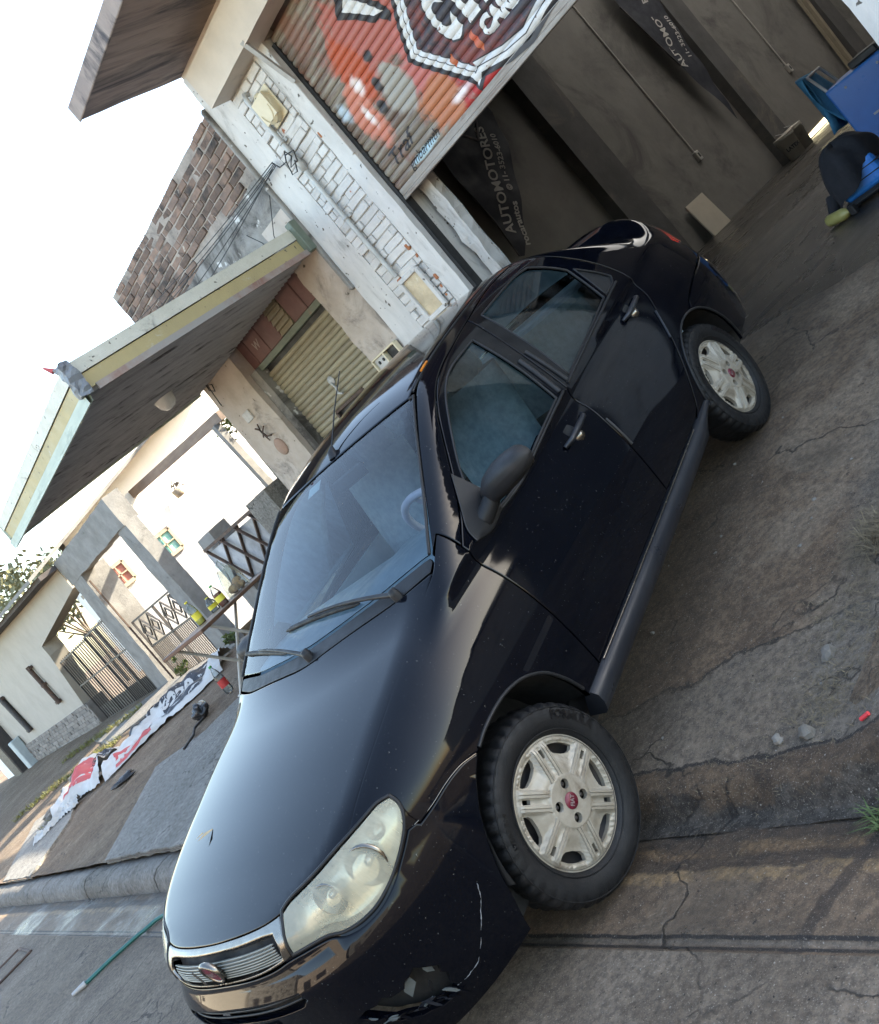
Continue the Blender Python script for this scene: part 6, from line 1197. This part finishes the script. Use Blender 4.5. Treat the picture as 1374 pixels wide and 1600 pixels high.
def drape(u, v):   # v 0 hem in front, 1 over the rail, 2 behind
    x = -.60 - .05 * math.sin(PI * v / 2) + .03 * math.sin(u * 7 + v * 2); 
    z = .40 + .54 * math.sin(min(1, v) * PI / 2) if v <= 1 else .94 - .50 * (v - 1)
    return (x - (.10 if v < 1 else -.06) * abs(1 - v) + .04 * math.sin(u * 9 + v * 3), -.26 + u * .5 + .03 * math.sin(v * 4), z + .02 * math.sin(u * 6))
k = MB(); k.grid(drape, np.linspace(0, 1, 18), np.linspace(0, 2, 22)); o = k.build('cloth_rag', CLO, None, recalc=False); o.matrix_world = Matrix.Translation((-.10, 7.55, ZF)) @ Matrix.Rotation(.12, 4, 'Z'); md = o.modifiers.new('thick', 'SOLIDIFY'); md.thickness = .006
tag(o, 'blue cloth with pale hem hanging over the cabinet handle', 'cloth')
# bright blue shop vacuum under a black jacket
VC = thing('shop_vacuum', 'bright blue canister vacuum on the wet workshop floor', 'vacuum cleaner', (-.16, 5.85, ZF - .01), .3)
k = MB(); k.box(-.17, .17, -.17, .17, .06, .30); k.build('tank', LBL, VC, bevel=.05, seg=3); k = MB(); k.box(-.175, .175, -.175, .175, .155, .162); k.box(-.175, .175, -.175, .175, .215, .222); k.build('groove', BLACK, VC, bevel=.02)
k = MB(); k.box(-.19, .19, -.19, .19, .02, .07); k.build('base', BLACK, VC, bevel=.02)
for a in range(4): k = MB(); k.lathe([(0, -.02), (.03, -.02), (.03, .02), (0, .02)], 12, Matrix.Translation((.16 * (1 if a % 2 else -1), .16 * (1 if a // 2 else -1), .03)) @ Matrix.Rotation(PI / 2, 4, 'X')); k.build('castor', RUBBER, VC)
k = MB(); k.tube([(.16, -.17, .12), (.25, -.26, .03), (.36, -.22, .015), (.42, -.05, .015), (.62, .02, .015)], .006, 6); k.build('power_cord', BLACK, VC)
k = MB(); k.lathe([(0, .0), (.03, 0), (.034, .012), (.0, .014)], 16, Matrix.Translation((-.02, -.176, .25)) @ Matrix.Rotation(PI / 2, 4, 'X')); k.build('dial', STEEL, VC)
JK = mat('black_jacket_cloth', (.010, .011, .014), (.018, .018, .022), 9, .9, .05, .4, 60)
def jac(u, v):
    r_ = .235 * math.cos(v)**.55 if v < PI / 2 - .01 else 0; a = u; k_ = 1 + .09 * math.sin(3 * a + 1) + .05 * math.sin(7 * a); sl = -.16 * max(0, math.cos(a - 3.6)) * (1 - v / 1.57)
    return (r_ * k_ * math.cos(a) - .02, r_ * k_ * math.sin(a), .235 + .23 * math.sin(v) + sl + .018 * math.sin(5 * a + v * 4))
k = MB(); k.grid(jac, np.linspace(0, 2 * PI, 49), np.linspace(-.05, PI / 2, 16)); k.tube([(-.22, -.10, .16), (-.26, -.16, .08), (-.27, -.20, .05)], [.05, .04, .025], 8); o = k.build('jacket', JK, None, recalc=False); o.location = (-.16, 5.85, ZF); o.rotation_euler = (0, 0, .3)
tag(o, 'black jacket thrown over the blue vacuum', 'jacket')
SB_ = thing('spray_bottle', 'yellow spray bottle with black trigger lying by the vacuum', 'bottle', (-.30, 5.52, ZF + .045), -.5); k = MB(); k.lathe([(0, -.13), (.04, -.13), (.045, -.11), (.045, .05), (.03, .10), (.014, .12), (.014, .14)], 16, Matrix.Rotation(PI / 2, 4, 'Y')); k.build('bottle', mat('olive_yellow_plastic', (.28, .24, .06), (.35, .32, .12), 6, .4), SB_)
k = MB(); k.box(.135, .20, -.02, .02, -.035, .035); k.bar((.19, 0, 0), (.17, .07, .0), .02); k.build('trigger', BLACK, SB_, bevel=.006)
# ------------------------------------------------------------------ folding table with bottles and a bag of groceries
T0 = Vector((-5.66, 2.42, .35)); TB = thing('folding_table', 'narrow brown wooden trestle table with crossed metal legs', 'table', tuple(T0), .0)
WOOD = mat('varnished_table_top', (.17, .085, .05), (.12, .06, .038), 3, .45, .1, .1, 40, stretch=(.4, 5, 5))
U_ = Vector((.31, .95, 0)).normalized()    # table runs away from the street
ax = Vector((.18, -.64, 0)); bx_ = Vector((-.26, .56, 0)); wv = Vector((.93, .42, 0)).normalized() * .30
k = MB(); zt = .75; pts = [ax - wv, ax + wv, bx_ + wv, bx_ - wv]; k.add([p + Vector((0, 0, zt)) for p in pts] + [p + Vector((0, 0, zt - .035)) for p in pts], [(0, 1, 2, 3), (7, 6, 5, 4), (0, 4, 5, 1), (1, 5, 6, 2), (2, 6, 7, 3), (3, 7, 4, 0)]); k.build('table_top', WOOD, TB, bevel=.006)
LEGM = mat('pale_leg_tube', (.50, .46, .40), (.40, .36, .31), 9, .5)
for s_ in (-.85, .85):
    for (a, b) in ((ax + (bx_ - ax) * .12, ax + (bx_ - ax) * .72), (ax + (bx_ - ax) * .88, ax + (bx_ - ax) * .28)):
        k = MB(); k.tube([a + wv * s_ + Vector((0, 0, zt - .03)), b + wv * s_ + Vector((0, 0, -.02))], .016, 8); k.build('leg', LEGM, TB)
for t in (.28, .72): k = MB(); k.tube([ax + (bx_ - ax) * t - wv * .85 + Vector((0, 0, .02)), ax + (bx_ - ax) * t + wv * .85 + Vector((0, 0, .02))], .012, 8); k.build('crossbar', LEGM, TB)
PET = glass_mat('clear_plastic', (.86, .90, .90), 1.4, .08, .30)
def bottle(lab, loc, h, r_, liquid, label_c, cap_c, tilt=None, gm=None):
    B = thing('plastic_bottle', lab, 'bottle', loc); 
    if tilt: B.rotation_euler = tilt
    k = MB(); k.lathe([(0, 0), (r_ * .9, 0), (r_, h * .05), (r_, h * .55), (r_ * .93, h * .62), (r_ * .55, h * .82), (r_ * .32, h * .88), (r_ * .32, h * .94)], 20); k.build('bottle', gm or PET, B)
    if liquid: k = MB(); k.lathe([(0, .004), (r_ * .86, .006), (r_ * .95, h * .05), (r_ * .95, h * liquid[1]), (0, h * liquid[1])], 20); k.build('liquid', liquid[0], B)
    k = MB(); k.lathe([(r_ * 1.012, h * .22), (r_ * 1.012, h * .48)], 20); k.build('label', label_c, B); k = MB(); k.lathe([(r_ * .36, h * .93), (r_ * .38, h * .93), (r_ * .38, h), (0, h)], 14); k.build('cap', cap_c, B); return B
YEL = mat('yellow_label', (.75, .62, .04), (.8, .72, .1), 9, .5); YL2 = mat('yellow_liquid', (.75, .68, .15), None, 6, .2); PNK = mat('brown_liquid', (.30, .09, .05), None, 6, .2); REDC = mat('red_cap', (.55, .04, .04), None, 8, .4); GRNC = mat('green_cap', (.06, .40, .10), None, 8, .4); WHC = mat('white_label', (.6, .6, .58), (.25, .5, .3), 14, .5)
bp = lambda t, s: tuple(T0 + ax + (bx_ - ax) * t + wv * s + Vector((0, 0, zt)))
bottle('tall clear bottle with yellow label standing nearest the street on the table', bp(.42, -.62), .26, .043, (YL2, .5), YEL, YEL); bottle('reddish bottle with yellow label, beside the carrier bag', bp(.50, .25), .23, .046, (PNK, .6), YEL, GRNC)
bottle('small squat clear jar with yellow lid behind the two table bottles', bp(.62, -.7), .16, .05, None, YEL, YEL)
BGM = glass_mat('thin_white_bag', (.80, .84, .80), 1.3, .3, .55); k = MB()
k.grid(lambda u, v: (.15 * math.cos(u) * (1 + .18 * math.sin(5 * u + v * 3)) * (1 - .45 * (v / 1.2)**2), .13 * math.sin(u) * (1 + .15 * math.sin(4 * u)) * (1 - .4 * (v / 1.2)**2), .27 * v / 1.2 + .015 * math.sin(6 * u)), np.linspace(0, 2 * PI, 41), np.linspace(0, 1.2, 10)); k.tube([(-.05, 0, .25), (-.08, 0, .34), (-.02, .02, .36), (.01, .02, .27)], .012, 6); o = k.build('carrier_bag', BGM, None, recalc=False); o.location = bp(.76, .05); tag(o, 'translucent white carrier bag of bread on the table', 'bag')
BR = mat('bread_crust', (.42, .22, .09), (.55, .34, .17), 14, .8, spot=(.1, .05, .03), pscale=30, plo=.64, phi=.7)
for i, (dx, dy, dz, s_) in enumerate(((.03, .02, .045, .055), (-.05, -.02, .05, .06), (.0, .03, .10, .05), (.05, -.05, .05, .05))):
    k = MB(); k.grid(lambda u, v: (s_ * math.cos(u) * math.cos(v), s_ * math.sin(u) * math.cos(v), s_ * .75 * math.sin(v)), np.linspace(0, 2 * PI, 15), np.linspace(-PI / 2, PI / 2, 9)); k.rough(.008, 20); o = k.build('bread_roll', BR, None, recalc=False); q = bp(.76, .05); o.location = (q[0] + dx, q[1] + dy, q[2] + dz); tag(o, ['brown bread roll low in the carrier bag, nearest the house side', 'brown bread roll at the left in the carrier bag', 'topmost brown bread roll in the carrier bag', 'brown bread roll at the front right in the carrier bag'][i], 'bread', 'rolls inside the carrier bag')
bottle('clear bottle with red label and green cap standing on the pavement', (-6.86, 2.36, gh(-6.86, 2.36)), .34, .05, None, REDC, GRNC)
bottle('crushed clear bottle lying on the earth beside the banner', (-7.45, 2.25, gh(-7.45, 2.25) + .05), .30, .05, None, WHC, GRNC, (1.5, .2, 1.1))
# small fire-black bag, shoe
def lump(name, lab, cat, loc, s, m, amp=.35, rz=0., seed=0, n=(25, 13)):
    k = MB(); k.grid(lambda u, v: (s[0] * math.cos(u) * math.cos(v), s[1] * math.sin(u) * math.cos(v), s[2] * (.9 + math.sin(v))), np.linspace(0, 2 * PI, n[0]), np.linspace(-PI / 2, PI / 2, n[1]))
    k.v = [tuple(Vector(p) * (1 + amp * noise.noise(Vector((p[0] / s[0] * 1.4 + seed, p[1] / s[1] * 1.4, p[2] / s[2] * 1.4))) + amp * .4 * noise.noise(Vector((p[0] / s[0] * 4 + seed, p[1] / s[1] * 4, p[2] / s[2] * 4))))) for p in k.v]
    k.v = [(x, y, max(z, -.01)) for x, y, z in k.v]; o = k.build(name, m, None, recalc=False); o.location = loc; o.rotation_euler = (0, 0, rz); return tag(o, lab, cat)
BAGB = mat('black_bin_plastic', (.012, .012, .014), (.03, .03, .032), 8, .3, .1, .3, 20)
lump('rubbish_bag', 'small crumpled black plastic bag on the earth beside the bottles', 'bag', (-7.05, 2.05, gh(-7.05, 2.05)), (.10, .08, .07), BAGB, .6, .3, 3)
lump('old_shoe', 'flattened black shoe lying on the trodden earth', 'shoe', (-8.42, 1.38, gh(-8.42, 1.38)), (.17, .06, .035), BAGB, .4, 1.0, 8)
k = MB(); k.tube([(-6.6, 1.55, gh(-6.6, 1.55) + .02), (-6.75, 1.75, gh(-6.75, 1.75) + .015), (-6.9, 1.85, gh(-6.9, 1.85) + .03), (-6.95, 2.0, gh(-6.95, 2.0) + .02)], .014, 6); tag(k.build('burnt_stick', BLACK), 'short charred stick on the pale slab edge', 'stick')
# fallen election banners: two crumpled vinyl sheets
VIN = mat('dirty_white_vinyl', (.50, .49, .47), (.40, .385, .365), 3, .45, .1, .1, 20, stain=(.25, .215, .18), sscale=3, slo=.55, shi=.75); VRED = mat('red_print', (.50, .08, .08), (.42, .1, .1), 6, .5); VBLK = mat('black_print', (.015, .016, .022), (.03, .03, .035), 6, .5)
def vinyl(lab, A, B, width, hgt, prints, seed):
    A, B = Vector((*A, 0)), Vector((*B, 0)); d = (B - A); Ld = d.length; d.normalize(); n = Vector((-d.y, d.x, 0)); T_ = thing('fallen_banner', lab, 'banner', (A.x, A.y, gh(A.x, A.y)))
    zb = gh(A.x, A.y)
    def f(u, v, e=0.):    # u 0..1 along, v -1..1 across
        p = A + d * (u * Ld) + n * (v * width / 2 * (.75 + .25 * math.sin(u * 7 + seed))) + n * nz(u * 2.2, v * .3, 1, .22, seed)
        h = hgt * max(0, 1 - v * v)**.7 * (.55 + .6 * noise.noise(Vector((u * 3.1, v * 1.2, seed)))) + .10 * max(0, 1 - abs(v))**.5 * abs(noise.noise(Vector((u * 6, v * 2.2 + u * 2, seed + 3)))) + .05 * abs(noise.noise(Vector((u * 12 + v * 2, v * 5, seed)))) + .012
        return Vector((p.x - A.x, p.y - A.y, gh(p.x, p.y) - zb + h + e))
    k = MB(); k.grid(lambda u, v: f(u, v), np.linspace(0, 1, 70), np.linspace(-1, 1, 30)); sh_ = k.build('sheet', VIN, T_, recalc=False)
    for (kind, txt, u0, v0, size, m_) in prints:
        if kind == 'box':
            k = MB(); k.grid(lambda u, v: f(u, v, .004), np.linspace(u0, u0 + size[0], 26), np.linspace(v0, v0 + size[1], 16)); k.build('print', m_, T_, recalc=False)
        else:
            tv, tf = text2d(txt, size, .012, 0); b = bmesh.new(); vv = [b.verts.new((x, y, 0)) for x, y in tv]
            for q in tf:
                try: b.faces.new([vv[i] for i in q])
                except ValueError: pass
            bmesh.ops.subdivide_edges(b, edges=[e for e in b.edges if e.calc_length() > .08], cuts=2, use_grid_fill=False); bmesh.ops.triangulate(b, faces=b.faces); b.verts.index_update()
            k = MB(); k.add([f(u0 + v.co.x / Ld, v0 + v.co.y / (width / 2), .009) for v in b.verts], [tuple(w.index for w in q.verts) for q in b.faces]); b.free(); k.build('lettering', m_, T_, recalc=False)
    return T_
vinyl('long crumpled white vinyl banner with black and red numbers on the earth', (-10.05, 1.75), (-8.9, 3.35), .95, .20, [('box', '', .50, -.85, (.36, 1.3), VBLK), ('box', '', .10, -.95, (.30, .55), VRED), ('t', '0220', .62, -.15, .26, VIN), ('t', '0225.78', .28, .38, .27, VBLK), ('t', 'UNIDOS', .25, -.68, .17, VIN)], 2.)
vinyl('small crumpled white and dull red vinyl sheet beyond the long banner', (-11.2, 1.35), (-10.2, 1.85), .8, .26, [('box', '', .25, -.6, (.5, .7), VRED), ('box', '', .62, -.2, (.3, .8), VBLK)], 9.)
vinyl('thin grey twisted plastic strip trailing from the fallen banners', (-11.0, .75), (-10.4, 1.32), .18, .06, [], 15.)
# stones, border stones, twigs, litter
STN = mat('grey_stone', (.19, .175, .155), (.13, .118, .10), 9, .9, .05, .5, 40, rand=.2)
def stone(x, y, s, lab, seed, grp=None, sq=(1, .8, .6)):
    k = MB(); k.grid(lambda u, v: (s * sq[0] * math.cos(u) * math.cos(v), s * sq[1] * math.sin(u) * math.cos(v), s * sq[2] * math.sin(v)), np.linspace(0, 2 * PI, 9), np.linspace(-PI / 2, PI / 2, 6), False)
    k.v = [tuple(Vector(p) * (1 + .75 * noise.noise(Vector(p) / s * 1.1 + Vector((seed * 5, 0, 0))))) for p in k.v]; o = k.build('stone', STN, None, recalc=False); o.location = (x, y, gh(x, y) + s * sq[2] * .45); o.rotation_euler = (0, 0, seed); return tag(o, lab, 'stone', grp)
stone(1.275, .808, .030, 'largest angular grey stone on the earth verge', 1); stone(1.286, .522, .030, 'broad pale stone by the driveway lip', 2); stone(1.183, .514, .020, 'small white pebble left of the broad pale stone', 3)
rs = random.Random(11)
for i in range(26):
    x, y = rs.uniform(.15, 1.9), rs.uniform(.45, 2.6); stone(x, y, rs.uniform(.004, .011), 'tiny pebble scattered on the ground right of the car', i + 10, 'tiny pebbles scattered right of the car')
for i in range(9):
    t = i / 8; stone(-12.6 + 1.55 * t, 1.95 - 1.05 * t + rs.uniform(-.06, .06), rs.uniform(.09, .15), ['first border stone of the row, nearest the beige house', 'second border stone from the beige house end', 'third border stone from the beige house end', 'fourth border stone from the beige house end', 'middle border stone of the row by the grass strip', 'fourth border stone from the street end', 'third border stone from the street end', 'second border stone from the street end', 'last border stone of the row, nearest the street'][i], i + 50, 'border stones edging the grass strip', (1.2, .7, .55))
k = MB(); k.tube([(1.50, .50, gh(1.5, .5) + .012), (1.53, .505, gh(1.54, .5) + .012)], .006, 8); tag(k.build('red_cap', mat('red_plastic', (.65, .05, .06), None, 8, .4)), 'small red plastic cap on the verge at right edge', 'cap')
# garden hose in the street
k = MB(); hp = [(-3.86, -.62), (-3.80, -.45), (-3.70, -.28), (-3.62, -.14), (-3.3, .02), (-2.9, .05), (-2.4, -.02)]; hq = []
for i in range(len(hp) - 1):
    for j in range(5): t = j / 5; hq.append((hp[i][0] * (1 - t) + hp[i + 1][0] * t, hp[i][1] * (1 - t) + hp[i + 1][1] * t))
HO = thing('garden_hose', 'dark green hose lying across the wet gutter with pale nozzle', 'hose', (0, 0, 0)); k.tube([(x, y, gh(x, y) + .016) for x, y in hq], .013, 8); k.build('tube', mat('green_hose', (.02, .13, .11), None, 8, .4), HO); k = MB(); x, y = hp[0]; k.tube([(x, y, gh(x, y) + .018), (x - .035, y - .09, gh(x, y) + .02)], [.02, .013], 8); k.build('nozzle', STEEL, HO)
# dry grass on the verge, green weeds, grass strip at left
STRAW = mat('dry_straw', (.24, .19, .115), (.10, .078, .05), 30, .9, rand=.1); WEED = mat('green_weed', (.07, .11, .035), (.10, .14, .05), 30, .8); OLIVE = mat('yellow_green_grass', (.22, .20, .05), (.12, .13, .04), 12, .9)
def blades(name, m, spots, n, hl, wd, flat, lab_kind='stuff', seed=1):
    r = random.Random(seed); k = MB()
    for _ in range(n):
        cx, cy, rad = r.choice(spots); a, q = r.uniform(0, 6.283), rad * math.sqrt(r.random()); x, y = cx + q * math.cos(a), cy + q * math.sin(a); z = gh(x, y) + .004
        h = r.uniform(*hl); b = r.uniform(0, 6.283); dx, dy = math.cos(b), math.sin(b); f = r.uniform(*flat); p0 = Vector((x, y, z)); w = Vector((-dy, dx, 0)) * wd * r.uniform(.6, 1.3)
        p1 = p0 + Vector((dx * f * .5, dy * f * .5, (1 - f) * .6 + .08)) * h; p2 = p0 + Vector((dx * f, dy * f, (1 - f) * .8 + .03)) * h * 1.5
        k.add([p0 - w, p0 + w, p1 + w * .8, p1 - w * .8, p2], [(0, 1, 2, 3), (3, 2, 4)])
    return tag(k.build(name, m, None, recalc=False), kind=lab_kind)
blades('dry_grass', STRAW, [(1.32, 1.36, .16), (1.30, 1.22, .14), (1.40, 1.5, .2), (1.28, 1.0, .12), (1.34, .85, .16), (1.30, .62, .10), (1.55, 1.1, .25), (1.6, 1.7, .4), (1.5, .7, .2)], 1500, (.012, .060), .0010, (.80, .995))
blades('dry_grass', STRAW, [(1.33, 1.34, .10), (1.36, 1.28, .08)], 420, (.05, .13), .0012, (.55, .97), seed=5)
blades('straw_litter', STRAW, [(1.1, .95, .45), (.9, .5, .4), (1.2, 1.8, .5), (1.2, .6, .3), (1.35, .9, .3)], 900, (.008, .03), .0009, (.95, 1.), seed=3)
blades('weed_tuft', WEED, [(1.55, .285, .035), (1.57, .27, .03)], 90, (.03, .08), .003, (.3, .85), seed=4)
blades('grass_strip', OLIVE, [(-15.5 + i * .42, 1.5 + .20 * i - .02 * i * i * .5, .16) for i in range(9)] + [(-16.8 + i * .5, 2.9 + .06 * i, .16) for i in range(8)] + [(-12.9 + .2 * i, 2.35 - .16 * i, .2) for i in range(9)], 3600, (.05, .14), .004, (.3, .9), seed=6)
# shrubs and trees seen over and through the fences
LEAF = mat('leaf_green', (.055, .085, .022), (.10, .12, .03), 3, .6, rand=.1); LEAFY = mat('leaf_yellow_green', (.16, .17, .03), (.09, .12, .03), 4, .6); BARK = mat('grey_bark', (.12, .10, .08), (.08, .065, .05), 6, .9)
def leafy(name, lab, cat, loc, rx, ry, rz_, n, leaf, m, trunk=None, seed=1, twigs=0):
    T_ = thing(name, lab, cat, loc); r = random.Random(seed); k = MB(); cl_ = [(Vector((r.gauss(0, .45) * rx, r.gauss(0, .45) * ry, (trunk or 0) + rz_ + r.gauss(0, .42) * rz_)), r.uniform(.25, .55)) for _ in range(14)]
    for _ in range(n):
        c, s_ = r.choice(cl_); p = c + Vector((r.gauss(0, 1) * rx, r.gauss(0, 1) * ry, r.gauss(0, 1) * rz_)) * s_ * .5; a = Vector((r.gauss(0, 1), r.gauss(0, 1), r.gauss(0, 1))).normalized() * leaf * r.uniform(.5, 1.2); b = a.orthogonal().normalized() * leaf * .42
        k.add([p - a, p + b, p + a, p - b], [(0, 1, 2, 3)])
    k.build('foliage' if not trunk else 'crown', m, T_, recalc=False); k = MB(); top = (trunk or 0) + rz_
    k.tube([(0, 0, -.1), (.03, .02, top * .5), (0, .05, top)], [.09, .06, .03] if trunk else [.025, .02, .01], 8)
    for i in range(7): c = cl_[i][0]; k.tube([(0, .03, top * .45), tuple(c * .6 + Vector((0, 0, top * .2))), tuple(c)], [.04, .025, .008] if trunk else [.012, .008, .004], 5)
    k.build('trunk' if trunk else 'stem', BARK, T_); return T_
leafy('yard_shrub', 'yellow-green shrub behind the tall bar gate', 'shrub', (-15.4, 5.6, .4), .7, .5, .75, 1500, .07, LEAFY, seed=2)
leafy('yard_shrub', 'darker shrub behind the wicket gate near the beige house', 'shrub', (-17.6, 6.2, .4), .6, .5, .55, 900, .07, LEAF, seed=3)
leafy('background_tree', 'grey-green tree showing above the beige house roof', 'tree', (-33, 9.5, .2), 2.6, 2.2, 1.6, 2600, .16, mat('olive_leaf', (.10, .11, .06), (.16, .16, .10), 2, .7), 2.6, seed=4)
leafy('yard_vine', 'small leafy creeper near the annex post top', 'vine', (-9.9, 6.2, 2.6), .28, .2, .30, 220, .05, LEAF, seed=7)
leafy('gate_weed', 'low green weed at the foot of the diamond gate', 'weed', (-11.9, 3.85, .40), .14, .1, .12, 160, .04, LEAF, seed=8)
leafy('gate_weed', 'low weed at the pillar foot behind the table', 'weed', (-9.5, 3.8, .40), .12, .1, .12, 120, .04, LEAF, seed=9)
# lantern-shaped things in the yard: hanging pots
for i, (x, y, z, lab) in enumerate(((-13.8, 6.6, 2.75, 'pale hanging flower pot on the white yard wall'), )):
    P = thing('hanging_pot', lab, 'flower pot', (x, y, z)); k = MB(); k.lathe([(0, 0), (.08, 0), (.11, .16), (.10, .16)], 16); k.build('pot', TAN, P); k = MB()
    rr_ = random.Random(4)
    for _ in range(60): a = Vector((rr_.gauss(0, .07), rr_.gauss(0, .07), .2 + rr_.gauss(0, .05))); k.add([a, a + Vector((.03, .02, .01)), a + Vector((.01, .03, .05))], [(0, 1, 2)])
    k.build('leaves', BARK, P, recalc=False)
# a leaf fallen on the hood
c0 = CAR.matrix_world @ Vector(tuple(onbody(TOP, np.array([[-.32, -.33]]), .004)[0])); k = MB(); k.add([(-.045, 0, .003), (-.01, .014, .008), (.04, .004, .004), (-.005, -.013, .007)], [(0, 1, 2, 3)]); k.add([(-.06, .03, .002), (-.03, .04, .006), (-.02, .028, .004)], [(0, 1, 2)]); o = k.build('fallen_leaf', mat('pale_dry_leaf', (.42, .33, .20), (.3, .2, .1), 20, .8), None, recalc=False); o.location = c0; o.rotation_euler = (.1, .05, .9); tag(o, 'pale dry leaf lying on the black hood', 'leaf')
